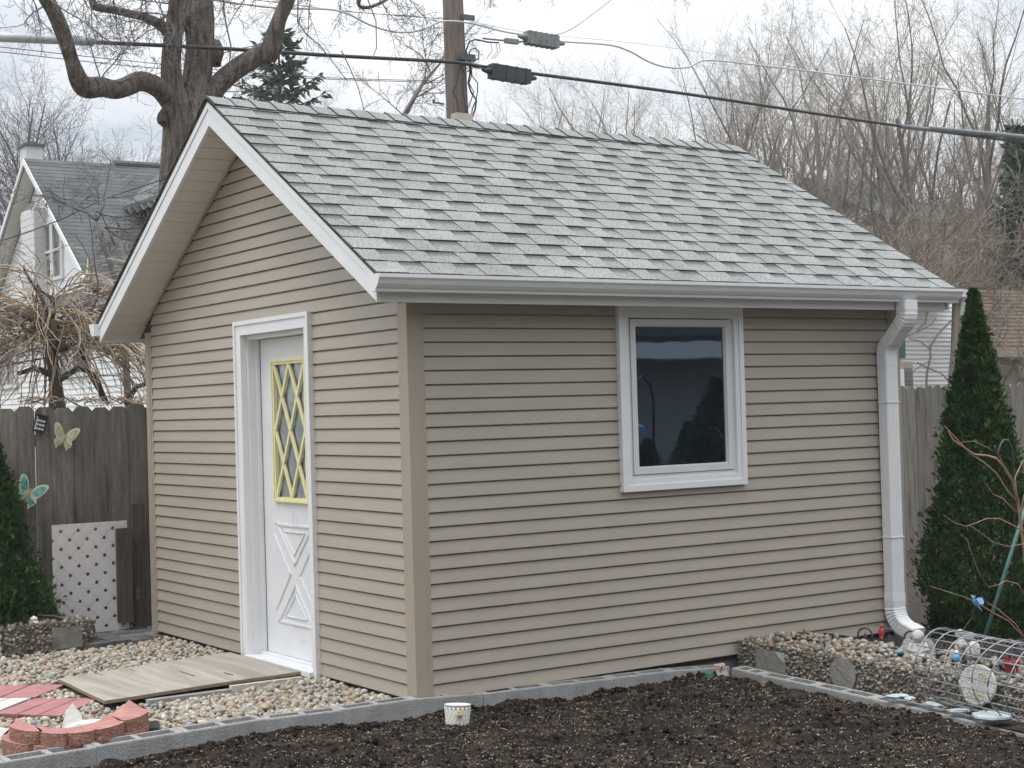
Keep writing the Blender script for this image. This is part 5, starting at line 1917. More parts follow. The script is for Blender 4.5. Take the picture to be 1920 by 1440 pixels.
q.ball(cp_, (0.05, 0.035, 0.022), None, 2, 0.3, 4)
tag(q.build('blue_stone', MT['teal_blue'], smooth=True, origin=tuple(cp_)), 'smooth slate blue stone on the pebbles left of the angel', 'stone')

# stone angel: kneeling figure with wings
ap = at(1722, 1237, x=2.5)
an_ = thing('angel_statue', 'weathered white stone cherub statue with wings on the planter', 'statue', tuple(ap))
fc = Vector((CAM_LOC.x - ap.x, CAM_LOC.y - ap.y, 0)).normalized()
sd2 = Vector((-fc.y, fc.x, 0))
q = MB()
q.lathe([(0.0, -0.02), (0.055, -0.02), (0.058, 0.02), (0.047, 0.055), (0.036, 0.085), (0.026, 0.1), (0.0, 0.108)], ap, 18, None, lambda a, z: 1 + 0.08 * math.sin(3 * a + z * 30))
q.ball(ap + Vector((0, 0, 0.13)) + fc * 0.008, (0.036, 0.034, 0.037), None, 3, 0.12, 5)
for s_ in (1, -1):                             # arms folded to the lap, knees
    q.tube([ap + sd2 * 0.036 * s_ + Vector((0, 0, 0.088)), ap + sd2 * 0.05 * s_ + fc * 0.02 + Vector((0, 0, 0.058)), ap + sd2 * 0.014 * s_ + fc * 0.045 + Vector((0, 0, 0.05))], [0.014, 0.013, 0.009], 8)
    q.ball(ap + sd2 * 0.024 * s_ + fc * 0.045 + Vector((0, 0, 0.016)), (0.027, 0.027, 0.024), None, 2)
q.ball(ap + fc * 0.043 + Vector((0, 0, 0.126)), (0.006, 0.006, 0.006), None, 1)
q.build('body', MT['statue'], an_, smooth=True)
for s_ in (1, -1):
    q = MB()
    c = ap - fc * 0.03
    prof = [(0.012, 0.09), (0.045, 0.108), (0.075, 0.1), (0.088, 0.07), (0.08, 0.03), (0.055, -0.01), (0.03, 0.0), (0.015, 0.04)]
    q.prism([c + sd2 * s_ * a + Vector((0, 0, b_)) - fc * a * 0.3 for a, b_ in prof], -fc * 0.016)
    q.build('wing', MT['statue'], an_)

# pair of hugging rabbits/children figurine behind the wire
fp = at(1812, 1237, x=2.52)
fg = thing('figurine_pair', 'pale figurine pair leaning together on the planter inside the wire roll view', 'figurine', tuple(fp))
q = MB()
q.ball(fp + Vector((0.0, 0.03, 0.06)), (0.04, 0.036, 0.06), None, 2, 0.25, 1)
q.ball(fp + Vector((0.0, 0.04, 0.135)), (0.026, 0.028, 0.026), None, 2, 0.2, 2)
q.build('left_figure', MT['statue'], fg, smooth=True)
q = MB()
q.ball(fp + Vector((0.0, -0.045, 0.05)), (0.04, 0.04, 0.06), None, 2, 0.25, 3)
q.ball(fp + Vector((0.0, -0.03, 0.128)), (0.027, 0.03, 0.025), None, 2, 0.2, 4)
q.tube([fp + Vector((-0.02, -0.03, 0.09)), fp + Vector((-0.035, 0.0, 0.075)), fp + Vector((-0.03, 0.03, 0.085))], [0.014, 0.012, 0.009], 8)
q.build('right_figure', MT['statue'], fg, smooth=True)
gn = at(1794, 1240, x=2.4)
g2 = thing('blue_figurine', 'tiny blue and white figurine in front of the pale pair', 'figurine', tuple(gn))
q = MB()
q.lathe([(0, 0), (0.016, 0), (0.019, 0.02), (0.012, 0.038), (0, 0.042)], gn, 14)
q.build('body', MT['blue'], g2, smooth=True)
q = MB()
q.ball(gn + Vector((0, 0, 0.048)), 0.012, None, 2)
q.build('head', MT['glaze'], g2, smooth=True)
# red pot
rp_ = at(1897, 1262, x=2.42)
q = MB()
q.lathe([(0, 0), (0.03, 0), (0.04, 0.05), (0.045, 0.05), (0.046, 0.066), (0.038, 0.067), (0.034, 0.02), (0, 0.02)], rp_, 24)
tag(q.build('red_pot', MT['red'], smooth=False, origin=tuple(rp_)), 'small dark red pot on the planter at the right photo edge', 'pot')
# round stepping stone with painted flowers, leaning on the block face
sp_ = at(1834, 1292, x=2.19)
st = thing('painted_stone', 'round grey stone disc with faint yellow painted flowers, leaning inside the wire roll', 'stepping stone', tuple(sp_))
q = MB()
Tm = Matrix.Rotation(R_(-78), 4, 'Y') @ Matrix.Rotation(0.15, 4, 'X')
q.lathe([(0, -0.012), (0.098, -0.012), (0.105, -0.004), (0.105, 0.006), (0.098, 0.012), (0, 0.012)], sp_ + Vector((0, 0, 0.02)), 32, Tm)
q.build('disc', MT['statue'], st)
fym = pmat('faded_yellow_paint', (0.36, 0.36, 0.17), (0.44, 0.43, 0.26), scale=40)
for k, (a, b_) in enumerate(((0.03, -0.05), (0.05, -0.02), (-0.045, 0.0), (-0.06, -0.03), (-0.05, 0.035))):
    q = MB()
    for j in range(5):
        an = j * 1.257 + k
        q.ball(sp_ + Vector((0, 0, 0.02)) + (Tm.to_3x3() @ Vector((a + 0.013 * math.cos(an), b_ + 0.013 * math.sin(an), 0.0095))), (0.008, 0.008, 0.008), None, 1)
    q.build('painted_flower', fym, st)

# roll of wire fencing lying on the blocks
w0 = at(1766, 1247, x=2.19)
ax = Vector((-0.05, -0.99, -0.04)).normalized()
wr = thing('wire_roll', 'roll of galvanised welded wire fencing lying on the planter edge', 'wire roll', (w0.x, w0.y, -0.05))
s1 = ax.cross(Vector((0, 0, 1))).normalized()
s2 = s1.cross(ax)
rw = random.Random(2)
q = MB()
RW = 0.205
for k in range(13):
    d = k * 0.102
    rr_ = RW * (1 + 0.015 * math.sin(k * 1.7))
    pts_ = [w0 + ax * (d + 0.012 * math.sin(3 * a + k)) + (s1 * math.cos(a) * rr_ * 1.02 + s2 * math.sin(a) * rr_ * 0.93) for a in np.linspace(0, 6.2832, 33)]
    q.tube(pts_, 0.0037, 5)
q.build('ring_wire', MT['steel'], wr, smooth=True)
q = MB()
for k in range(22):
    a = 2 * math.pi * k / 22 + 0.1
    pts_ = [w0 + ax * (d - 0.02) + (s1 * math.cos(a + 0.02 * math.sin(d * 3)) * RW * 1.01 + s2 * math.sin(a + 0.02 * math.sin(d * 3)) * RW * 0.92) for d in np.linspace(0, 1.26, 9)]
    q.tube(pts_, 0.0032, 5)
q.build('long_wire', MT['steel'], wr, smooth=True)

# hook pole, leaning teal pole, bare shrub
hp = thing('shepherd_hook', 'black iron shepherd hook standing before the right arborvitae', 'plant hook', tuple(at(1903, 1235, y=-0.85)))
Yh = -0.85
q = MB()
path = [(1904, 1245), (1902, 1000), (1901, 900), (1899, 862), (1895, 838), (1889, 826), (1882, 825), (1876, 834), (1871, 850), (1869, 853), (1866, 846), (1865, 835)]
q.tube([at(u, v, y=Yh) for u, v in path], [0.008] * 8 + [0.0075, 0.007, 0.006, 0.005], 8)
q.build('rod', MT['black_iron'], hp, smooth=True)
tpz = at(1834, 1235, y=-0.7)
q = MB()
top_ = at(1935, 912, y=tpz.y - 0.25)
q.tube([tpz, top_], [0.0115, 0.0115], 10)
tag(q.build('garden_pole', MT['teal'], smooth=True, origin=tuple(tpz)), 'leaning teal green garden pole in front of the right arborvitae', 'pole')
sh_ = thing('bare_shrub', 'leafless reddish stemmed shrub reaching in at the right edge before the arborvitae', 'shrub', tuple(at(1945, 1250, y=-1.0)))
Ys = -1.0
q = MB()
stems = [([(1945, 1230), (1930, 1120), (1918, 1020), (1908, 940), (1897, 900), (1883, 878), (1868, 860), (1850, 853), (1825, 852), (1808, 840), (1788, 826), (1778, 808)], 0.012),
         ([(1908, 940), (1890, 922), (1870, 890), (1845, 868), (1820, 850), (1800, 832), (1780, 808), (1770, 797)], 0.006),
         ([(1820, 850), (1802, 828), (1825, 828), (1850, 838), (1863, 846)], 0.004),
         ([(1908, 940), (1903, 895), (1912, 876), (1920, 860), (1925, 835)], 0.006),
         ([(1900, 905), (1885, 885), (1879, 868), (1872, 855)], 0.004),
         ([(1912, 970), (1918, 930), (1925, 915)], 0.005),
         ([(1905, 960), (1880, 935), (1862, 925), (1852, 912), (1846, 905)], 0.004),
         ([(1945, 1230), (1915, 1192), (1890, 1165), (1858, 1145), (1830, 1128), (1800, 1118), (1745, 1098)], 0.005),
         ([(1945, 1230), (1905, 1170), (1870, 1140), (1851, 1128)], 0.005),
         ([(1928, 1000), (1900, 985), (1872, 973), (1850, 972), (1830, 982), (1810, 988), (1790, 980), (1768, 965)], 0.004),
         ([(1932, 1130), (1910, 1095), (1885, 1088), (1870, 1096), (1852, 1100), (1836, 1075), (1818, 1030), (1815, 1010)], 0.0035),
         ([(1935, 1020), (1915, 1021), (1890, 1026), (1862, 1018), (1840, 1000), (1820, 985)], 0.0035)]
for k, (pth, r) in enumerate(stems):
    n_ = len(pth)
    q.tube([at(u + rw.uniform(-1.5, 1.5), v + rw.uniform(-1.5, 1.5), y=Ys + 0.02 * math.sin(k * 2.1 + j * 0.5)) for j, (u, v) in enumerate(pth)], [r * (1 - 0.65 * j / (n_ - 1)) for j in range(n_)], 6)
q.build('stem', MT['shrub_stem'], sh_, smooth=True)

# butterflies and solar light on the fence
def butterfly(label, u, v, yy, s, rot, mw, me_):
    p = at(u, v, y=yy)
    t = thing('butterfly_ornament', label, 'butterfly ornament', tuple(p), 'butterfly ornaments on the fence')
    Ry_ = Matrix.Rotation(rot, 3, 'Y')
    up = [(0.03, 0.04), (0.1, 0.3), (0.25, 0.55), (0.46, 0.74), (0.66, 0.8), (0.76, 0.7), (0.72, 0.42), (0.6, 0.12), (0.44, -0.08), (0.2, -0.06)]
    lo = [(0.03, 0.0), (0.2, -0.065), (0.44, -0.085), (0.54, -0.2), (0.5, -0.4), (0.38, -0.5), (0.32, -0.68), (0.24, -0.54), (0.1, -0.38), (0.04, -0.15)]
    for sg_ in (1, -1):
        for nm, pl_ in (('upper_wing', up), ('lower_wing', lo)):
            P_ = [Vector((a * sg_ * s, -0.01 - 0.3 * abs(a) * s * 0.5, b_ * s)) for a, b_ in pl_]
            q = MB()
            c = sum(P_, Vector()) / len(P_)
            q.prism([p + Ry_ @ x_ for x_ in P_], (0, 0.004, 0))
            w_ = q.build(nm, me_, t)
            q = MB()
            q.prism([p + Ry_ @ (c + (x_ - c) * 0.7) + Vector((0, -0.0012, 0)) for x_ in P_], (0, -0.002, 0))
            for f in (0.3, 0.55):
                q.ball(p + Ry_ @ (c + (P_[3] - c) * f) + Vector((0, -0.004, 0)), 0.05 * s, None, 1)
            q.build('wing_marking', mw, w_)
    q = MB()
    q.tube([p + Ry_ @ Vector((0, -0.012, -0.3 * s)), p + Ry_ @ Vector((0, -0.018, 0)), p + Ry_ @ Vector((0, -0.014, 0.28 * s))], [0.03 * s, 0.06 * s, 0.04 * s], 8)
    for sg_ in (1, -1):
        q.tube([p + Ry_ @ Vector((0, -0.014, 0.26 * s)), p + Ry_ @ Vector((0.1 * sg_ * s, -0.016, 0.5 * s))], 0.008 * s, 4)
    q.build('body', MT['gold'], t)


butterfly('yellow-green butterfly ornament fixed to the fence boards under the solar lamp', 119, 822, 4.37, 0.13, 0.3, MT['wing_green'], MT['wing_pale'])
butterfly('teal and white butterfly ornament half hidden by the left arborvitae', 52, 926, 4.36, 0.15, 0.5, MT['wing_teal'], MT['wing_pale'])
p = at(74, 795, y=4.38)
so_l = thing('solar_light', 'small black solar lamp hung tilted on the fence above the butterfly', 'lamp', tuple(p))
Rl = Matrix.Translation(p) @ Matrix.Rotation(0.28, 4, 'Y')
q = MB()
q.box(-0.042, 0.042, -0.03, 0.0, -0.06, 0.06, Rl)
q.box(-0.045, 0.045, -0.045, 0.003, 0.0601, 0.068, Rl)
q.build('housing', MT['black_plastic'], so_l)
q = MB()
for i in range(3):
    for j in range(3):
        q.box(-0.03 + i * 0.021, -0.014 + i * 0.021, -0.034, -0.0302, -0.045 + j * 0.03 - 0.0, -0.03 + j * 0.03, Rl)
q.build('led_panel', MT['silver'], so_l)
q = MB()
q.box(-0.038, -0.0321, -0.0345, -0.0302, -0.05, 0.05, Rl)
q.build('trim_strip', MT['silver'], so_l)
# ------------------------------------------------------------------ trees and shrubs
class TreeMaker:
    """Grows tapering limbs and twigs; thick wood and fine twigs go to two meshes."""

    def __init__(s, seed):
        s.r = random.Random(seed)
        s.thick, s.fine = MB(), MB()

    def limb(s, pts, r0, r1, cut=0.02, sides=None):
        n = len(pts)
        rad = [r0 + (r1 - r0) * i / (n - 1) for i in range(n)]
        mb = s.thick if r0 > cut else s.fine
        mb.tube(pts, rad, sides or (10 if r0 > 0.12 else 6 if r0 > 0.03 else 3), cap=False)

    def path(s, p, d, l, n, wig, grav):
        P = [Vector(p)]
        d = Vector(d).normalized()
        for i in range(n):
            d = d + Vector((s.r.gauss(0, wig), s.r.gauss(0, wig), s.r.gauss(0, wig) + grav))
            d.normalize()
            P.append(P[-1] + d * (l / n))
        return P

    def grow(s, p, d, l, r, lev, spec):
        sp = spec[lev]
        n = sp.get('n', 5)
        P = s.path(p, d, l, n, sp.get('wig', 0.12), sp.get('grav', 0.03))
        last = lev + 1 >= len(spec)
        s.limb(P, r * spec[0].get('fat', 1.0), max(r * sp.get('taper', 0.35), 0.0025 if last else 0.003) * spec[0].get('fat', 1.0), spec[0].get('cut', 0.02))
        if last:
            return
        nx = spec[lev + 1]
        k = s.r.randint(*sp['kids'])
        for i in range(k):
            t = sp.get('start', 0.25) + (1 - sp.get('start', 0.25)) * (i + s.r.random()) / k
            f = t * n
            a = min(int(f), n - 1)
            q = P[a].lerp(P[a + 1], f - a)
            ax = (P[a + 1] - P[a]).normalized()
            az = s.r.uniform(0, 6.283)
            side = ax.orthogonal().normalized()
            side = Matrix.Rotation(az, 3, ax) @ side
            ang = R_(s.r.uniform(*nx.get('angle', (30, 60))))
            dd = ax * math.cos(ang) + side * math.sin(ang)
            dd.z += nx.get('lift', 0.15)
            ll = l * nx.get('ratio', 0.5) * s.r.uniform(0.7, 1.2) * (1.15 - 0.6 * t * nx.get('tipshort', 0.7))
            rr_ = r * (1 - (1 - sp.get('taper', 0.35)) * t) * nx.get('rr', 0.55)
            s.grow(q, dd, ll, rr_, lev + 1, spec)


UP = [dict(n=7, kids=(9, 11), wig=0.06, grav=0.05, taper=0.25, start=0.22, cut=0.03, fat=1.3),
      dict(n=7, kids=(6, 8), wig=0.1, grav=0.05, ratio=0.62, angle=(22, 48), lift=0.25, rr=0.55, start=0.2, taper=0.25),
      dict(n=5, kids=(6, 8), wig=0.12, grav=0.04, ratio=0.42, angle=(25, 55), lift=0.2, rr=0.5, start=0.15, taper=0.3),
      dict(n=4, kids=(4, 6), wig=0.15, grav=0.03, ratio=0.45, angle=(25, 60), lift=0.1, rr=0.55, start=0.15, taper=0.4),
      dict(n=3, wig=0.18, grav=0.02, ratio=0.5, angle=(25, 60), lift=0.05, rr=0.6, taper=0.5)]
SPREAD = [dict(n=5, kids=(10, 12), wig=0.05, grav=0.02, taper=0.5, start=0.35, cut=0.03, fat=1.5),
          dict(n=7, kids=(9, 11), wig=0.1, grav=0.03, ratio=0.95, angle=(25, 60), lift=0.15, rr=0.6, start=0.2, taper=0.2, tipshort=0.3),
          dict(n=5, kids=(7, 9), wig=0.12, grav=0.03, ratio=0.45, angle=(25, 55), lift=0.1, rr=0.5, start=0.1, taper=0.3),
          dict(n=4, kids=(4, 6), wig=0.16, grav=0.02, ratio=0.42, angle=(25, 60), lift=0.05, rr=0.55, start=0.1, taper=0.4),
          dict(n=3, wig=0.2, grav=0.01, ratio=0.5, angle=(25, 60), lift=0.0, rr=0.6, taper=0.5)]
BUSH = [dict(n=5, kids=(6, 8), wig=0.12, grav=0.0, taper=0.3, start=0.15, cut=0.02, fat=1.35),
        dict(n=5, kids=(6, 8), wig=0.15, grav=0.02, ratio=0.55, angle=(20, 55), lift=0.15, rr=0.55, start=0.15, taper=0.35),
        dict(n=4, kids=(4, 5), wig=0.18, grav=0.01, ratio=0.5, angle=(25, 60), lift=0.05, rr=0.6, start=0.1, taper=0.4),
        dict(n=3, wig=0.2, grav=0.0, ratio=0.5, angle=(25, 60), lift=0.0, rr=0.6, taper=0.5)]


def proto(seed, spec, l, r, lean=(0, 0), stems=1, spread=0.0):
    t = TreeMaker(seed)
    for k in range(stems):
        a = 6.283 * k / max(1, stems) + t.r.random()
        sp = spread * t.r.uniform(0.4, 1.0)
        d = Vector((lean[0] + sp * math.cos(a), lean[1] + sp * math.sin(a), 1))
        t.grow(Vector((0.12 * r * 10 * math.cos(a) * (stems > 1), 0.12 * r * 10 * math.sin(a) * (stems > 1), -0.3)), d, l * t.r.uniform(0.85, 1.1), r * (t.r.uniform(0.7, 1.0) if stems > 1 else 1), 0, spec)
    return t


PROTO = {}


def make_proto(key, t, m1, m2):
    root = empty('bare_tree')
    t.thick.build('trunk', MT[m1], root, smooth=True)
    t.fine.build('crown', MT[m2], root)
    h = max([v[2] for v in t.fine.v] + [v[2] for v in t.thick.v])
    PROTO[key] = [root, h, False]


make_proto('tall_a', proto(21, UP, 11, 0.2), 'far_bark', 'far_twig')
make_proto('tall_b', proto(22, UP, 10, 0.19, (0.12, 0.0), 2, 0.28), 'far_bark', 'far_twig')
make_proto('tall_c', proto(23, UP, 9, 0.17, (-0.1, 0.05), 3, 0.35), 'far_bark', 'far_twig')
make_proto('lean', proto(24, UP, 12, 0.21, (-0.28, 0.0)), 'far_bark', 'far_twig')
make_proto('fan', proto(25, SPREAD, 5.5, 0.24, (0, 0), 2, 0.3), 'dark_bark', 'dark_twig')
make_proto('brush_a', proto(26, BUSH, 4.2, 0.045, (0, 0), 7, 0.55), 'brush', 'brush')
make_proto('brush_b', proto(27, BUSH, 4.0, 0.04, (0.2, 0), 7, 0.8), 'brush', 'brush')


def place(key, u, y, vtop, rot, name, label, cat, group=None, sx=1.0, dz=-0.2):
    """Stand a copy of a grown tree where sight line u meets the line y = const, as tall as the photo shows it."""
    p = at(u, 760, y=y)
    top = at(u, vtop, y=y).z
    root, h, used = PROTO[key]
    if not used:
        o = root
        PROTO[key][2] = True
    else:
        o = copy_tree(root)
    o.name = name
    s = (top - dz) / h
    o.location = (p.x, p.y, dz)
    o.rotation_euler = (0, 0, rot)
    o.scale = (s * sx, s * sx, s)
    tag(o, label, cat, group)
    return o


G1 = 'bare trees beyond the fence'
trees = [
    ('fan', 30, 52, 60, 0.3, 'tall fan shaped bare tree behind the white house at the left photo edge', 0.9),
    ('fan', 118, 58, 96, 1.9, 'bare fan shaped tree behind the chimney of the white house', 0.95),
    ('fan', 190, 66, 215, 4.1, 'small bare tree on the skyline above the grey house roof ridge', 1.0),
    ('tall_c', 262, 75, 280, 2.1, 'pale small bare tree between the big trunk and the house roof', 1.0),
    ('tall_b', 665, 46, 105, 0.4, 'bare tree right of the spruce above the shed ridge', 0.9),
    ('tall_c', 735, 60, 160, 1.4, 'low bare tree left of the utility pole', 1.0),
    ('tall_c', 925, 55, 150, 3.0, 'low bushy bare tree immediately right of the utility pole', 1.1),
    ('tall_a', 1020, 58, 120, 5.2, 'slim bare tree below the lower black splice case', 1.0),
    ('tall_b', 1100, 62, 95, 2.6, 'twin stemmed bare tree under the silver splice case', 1.0),
    ('tall_a', 1190, 56, 60, 1.1, 'upright bare tree over the middle of the shed ridge', 1.05),
    ('tall_c', 1270, 50, 80, 0.9, 'many stemmed bare tree over the right third of the shed ridge', 1.0),
    ('tall_b', 1345, 40, 70, 4.4, 'bare tree rising beside the right end of the shed ridge', 0.9),
    ('tall_b', 1420, 34, -30, 3.6, 'spreading bare tree directly over the right rake top', 0.9),
    ('tall_c', 1500, 38, -10, 2.2, 'many stemmed bare tree behind the right rake', 0.8),
    ('tall_a', 1575, 30, -90, 0.2, 'straight tall bare tree over the middle of the right rake', 0.95),
    ('lean', 1800, 30, -120, 0.0, 'bare tree leaning left with a fork above the silver wire', 0.85),
    ('tall_b', 1690, 40, -20, 5.5, 'bare tree behind the leaning one, lower on its left', 0.9),
    ('tall_a', 1835, 27, -140, 2.9, 'tall forked bare tree under the grey cable sleeve, right of the leaning one', 0.9),
    ('tall_b', 1905, 36, -40, 1.7, 'bare tree at the right photo edge beside the dark spruce', 0.9),
]
for key, u, y, vt, rot, lab, sx in trees:
    place(key, u, y, vt, rot, 'bare_tree', lab, 'tree', G1, sx)
for key, u, y, vt, rot, lab, sx in [
    ('tall_b', 1640, 33, -60, 0.9, 'bare tree with twin stems between the straight tall tree and the leaning one', 0.85),
    ('tall_c', 1755, 45, 20, 1.8, 'many stemmed bare tree far behind the leaning one', 0.95),
    ('tall_a', 1465, 48, 20, 3.9, 'slim bare tree far behind the spreading one near the rake top', 1.0),
    ('fan', 70, 47, 120, 5.0, 'lower dark bare tree just left of the white chimney', 0.9),
    ('tall_a', 1385, 44, 90, 2.2, 'slim bare tree directly above the end of the shed ridge', 0.95)]:
    place(key, u, y, vt, rot, 'bare_tree', lab, 'tree', G1, sx)
G2 = 'brown brush beyond the fence'
bushes = [
    ('brush_a', 1440, 24, 300, 0.2, 'brown bare bush just right of the roof ridge end'),
    ('brush_b', 1520, 22, 320, 1.2, 'brown bare bush behind the upper right rake'),
    ('brush_a', 1610, 20, 330, 2.4, 'brown bare bush behind the middle of the right rake'),
    ('brush_b', 1660, 26, 280, 3.5, 'taller brown bare bush behind the lower right rake'),
    ('brush_a', 1720, 19, 340, 4.2, 'brown bare bush over the white siding house'),
    ('brush_b', 1770, 23, 300, 5.1, 'brown bare bush above the gutter end'),
    ('brush_a', 1810, 17.5, 390, 0.9, 'brown bare bush behind the tip of the right arborvitae'),
    ('brush_b', 1870, 24, 330, 2.0, 'brown bare bush in front of the dark spruce'),
    ('brush_a', 1920, 19, 420, 3.1, 'brown bare bush over the tiled garage roof at the right photo edge'),
    ('brush_b', 1560, 30, 300, 4.0, 'brown bare bush far behind the right rake, half hidden by others'),
    ('brush_a', 1690, 32, 300, 5.6, 'far brown bare bush below the leaning tree'),
    ('brush_b', 1480, 30, 330, 0.5, 'far brown bare bush below the spreading tree'),
]
for key, u, y, vt, rot, lab in bushes:
    place(key, u, y, vt, rot, 'bare_bush', lab, 'bush', G2, 1.15)

# the big ridged tree behind the shed
TY = 10.0
def P_(u, v, dy=0.0):
    return at(u, v, y=TY + dy)


PXM = (at(400, 200, y=TY) - at(300, 200, y=TY)).x / 100    # metres across X per pixel
SC_ = 1 / 158.0
bt = TreeMaker(5)
base = P_(336, 640)


def wood(path, dy=None, sides=14, mb=None):
    pts_, rad = [], []
    for i, q in enumerate(path):
        u, v, w_ = q
        pts_.append(P_(u, v, 0 if dy is None else dy * i / (len(path) - 1)))
        rad.append(w_ * 0.5 * SC_)
    # refine with a smooth curve and knobbly radius
    out_, ro = [], []
    n = len(pts_)
    for i in range(n - 1):
        p0, p1, p2, p3 = pts_[max(i - 1, 0)], pts_[i], pts_[i + 1], pts_[min(i + 2, n - 1)]
        for k in range(4):
            t = k / 4
            out_.append(0.5 * ((2 * p1) + (p2 - p0) * t + (2 * p0 - 5 * p1 + 4 * p2 - p3) * t * t + (3 * p1 - p0 - 3 * p2 + p3) * t ** 3))
            r = rad[i] + (rad[i + 1] - rad[i]) * t
            ro.append(r * (1 + 0.06 * noise.noise(out_[-1] * 3.3)))
    out_.append(pts_[-1])
    ro.append(rad[-1])
    (mb or bt.thick).tube(out_, ro, sides, cap=True)
    return out_, ro


big = thing('ridged_bark_tree', 'large ridged bark tree with crooked limbs rising behind the shed gable', 'tree', (base.x, TY, -0.2))
tr0 = [Vector((base.x + 0.05, TY, -0.2)), Vector((base.x, TY, 0.4)), P_(333, 560), P_(338, 420), P_(345, 330)]
bt.thick.tube(tr0, [0.46, 0.38, 0.33, 0.30, 0.275], 18)
wood([(344, 345, 88), (346, 290, 84), (349, 240, 84), (350, 205, 80), (350, 190, 70)])
s1_ = wood([(336, 235, 62), (328, 190, 50), (322, 150, 40), (321, 110, 36), (325, 70, 34), (326, 45, 30), (328, 15, 24), (332, -40, 20)], -0.2)
s2_ = wood([(356, 235, 74), (363, 195, 62), (369, 150, 55), (375, 90, 54), (373, 40, 58), (371, 0, 56), (368, -60, 50), (372, -140, 40)], 0.1)
bt.thick.ball(P_(402, 100), (0.12, 0.12, 0.17), None, 2, 0.3, 2)
bt.thick.ball(P_(307, 222), (0.08, 0.1, 0.1), None, 2, 0.3, 3)
l1_ = wood([(325, 190, 50), (300, 166, 38), (265, 152, 36), (238, 162, 34), (215, 168, 34), (190, 163, 35), (162, 164, 38), (148, 150, 34), (134, 112, 25), (118, 62, 27), (100, 20, 25), (82, -10, 24), (60, -60, 20)], -0.9)
l2_ = wood([(385, 190, 50), (408, 160, 40), (440, 132, 37), (478, 108, 38), (505, 96, 42), (514, 70, 34), (524, 35, 28), (540, -2, 28), (556, -60, 24)], -0.6)
l3_ = wood([(318, 62, 26), (300, 46, 20), (270, 32, 16), (240, 25, 15), (205, 17, 14), (178, 12, 14), (172, -8, 12), (168, -40, 10)], -0.7, 8)
l4_ = wood([(330, 60, 26), (342, 25, 24), (335, -5, 20), (322, -50, 16)], 0.3, 8)
l5_ = wood([(690, -40, 12), (672, 6, 8), (690, 14, 7), (720, 2, 6), (735, -10, 6)], 0, 6)
l6_ = wood([(556, -60, 24), (600, -110, 18), (690, -90, 13), (715, -40, 10)], -0.2, 6)
TW = [dict(n=6, kids=(5, 7), wig=0.16, grav=-0.02, taper=0.3, start=0.15, cut=0.02),
      dict(n=5, kids=(4, 6), wig=0.22, grav=-0.03, ratio=0.5, angle=(25, 65), lift=0.0, rr=0.6, start=0.15, taper=0.4),
      dict(n=4, kids=(2, 4), wig=0.25, grav=-0.02, ratio=0.5, angle=(25, 65), lift=0.0, rr=0.7, start=0.1, taper=0.6),
      dict(n=3, wig=0.25, grav=0.0, ratio=0.5, angle=(25, 65), lift=0.05, rr=0.8, taper=0.7)]


def twigs(line, n, l, r, up=0.2, out_=1.0):
    P, Rr = line
    for _ in range(n):
        i = bt.r.randrange(3, len(P))
        d = Vector((bt.r.gauss(0, 1) * out_, bt.r.gauss(0, 0.6), bt.r.gauss(up, 0.7)))
        bt.grow(P[i], d, l * bt.r.uniform(0.5, 1.2), r * bt.r.uniform(0.7, 1.2), 0, TW)


for ln, n, l, r, up in ((l1_, 5, 0.9, 0.013, 0.5), (l3_, 8, 1.0, 0.012, 0.1), (l2_, 5, 0.9, 0.011, 0.1), (l4_, 3, 1.3, 0.013, 0.2), (s2_, 3, 1.2, 0.012, 0.2)):
    twigs(ln, n, l, r, up)
# hanging twigs from the crown above the frame
for u in (40, 130, 210, 250, 285, 420, 440, 470, 585, 610, 640, 655, 700, 730, 760, 900, 985, 1000, 1030, 1230):
    p = P_(u + bt.r.uniform(-10, 10), -60, bt.r.uniform(-1.2, 0.6))
    bt.grow(p, Vector((bt.r.gauss(0, 0.35), bt.r.gauss(0, 0.3), -1)), bt.r.uniform(0.6, 1.25) * (0.6 if u > 800 else 1.0), 0.011, 0, TW)
# long thin hanging shoots right of the trunk
for pth, r in (([(418, -40), (420, 20), (425, 50), (433, 85), (430, 125)], 0.013), ([(560, -40), (558, 40), (575, 65), (600, 85), (625, 118), (650, 150)], 0.010),
               ([(690, 0), (705, 40), (706, 90), (698, 110)], 0.009), ([(640, 95), (655, 125), (672, 165), (685, 215)], 0.008)):
    n_ = len(pth)
    bt.fine.tube([P_(u, v, -0.3) for u, v in pth], [r * (1 - 0.5 * j / n_) for j in range(n_)], 5)
bt.thick.build('trunk', MT['bark'], big, smooth=True)
bt.fine.build('crown', MT['twig'], big)

# slanting thin tree between spruce and pole
st_ = TreeMaker(9)
sp0 = at(742, 250, y=12)
stt = thing('slanting_sapling', 'thin leafless sapling slanting to the left of the utility pole', 'tree', (sp0.x - 0.4, 12, -0.2))
pth = [Vector((sp0.x - 0.5, 12, -0.2)), at(738, 265, y=12), at(757, 218, y=12), at(790, 160, y=12), at(826, 118, y=12)]
st_.thick.tube(pth, [0.06, 0.045, 0.04, 0.028, 0.016], 7)
for q in (pth[2], pth[3], pth[3].lerp(pth[4], 0.5), pth[4], pth[2].lerp(pth[3], 0.5)):
    for _ in range(2):
        st_.grow(q, Vector((st_.r.gauss(0, 0.8), st_.r.gauss(0, 0.4), 0.5)), 0.9, 0.012, 0, TW)
st_.thick.build('trunk', MT['twig'], stt, smooth=True)
st_.fine.build('crown', MT['twig'], stt)

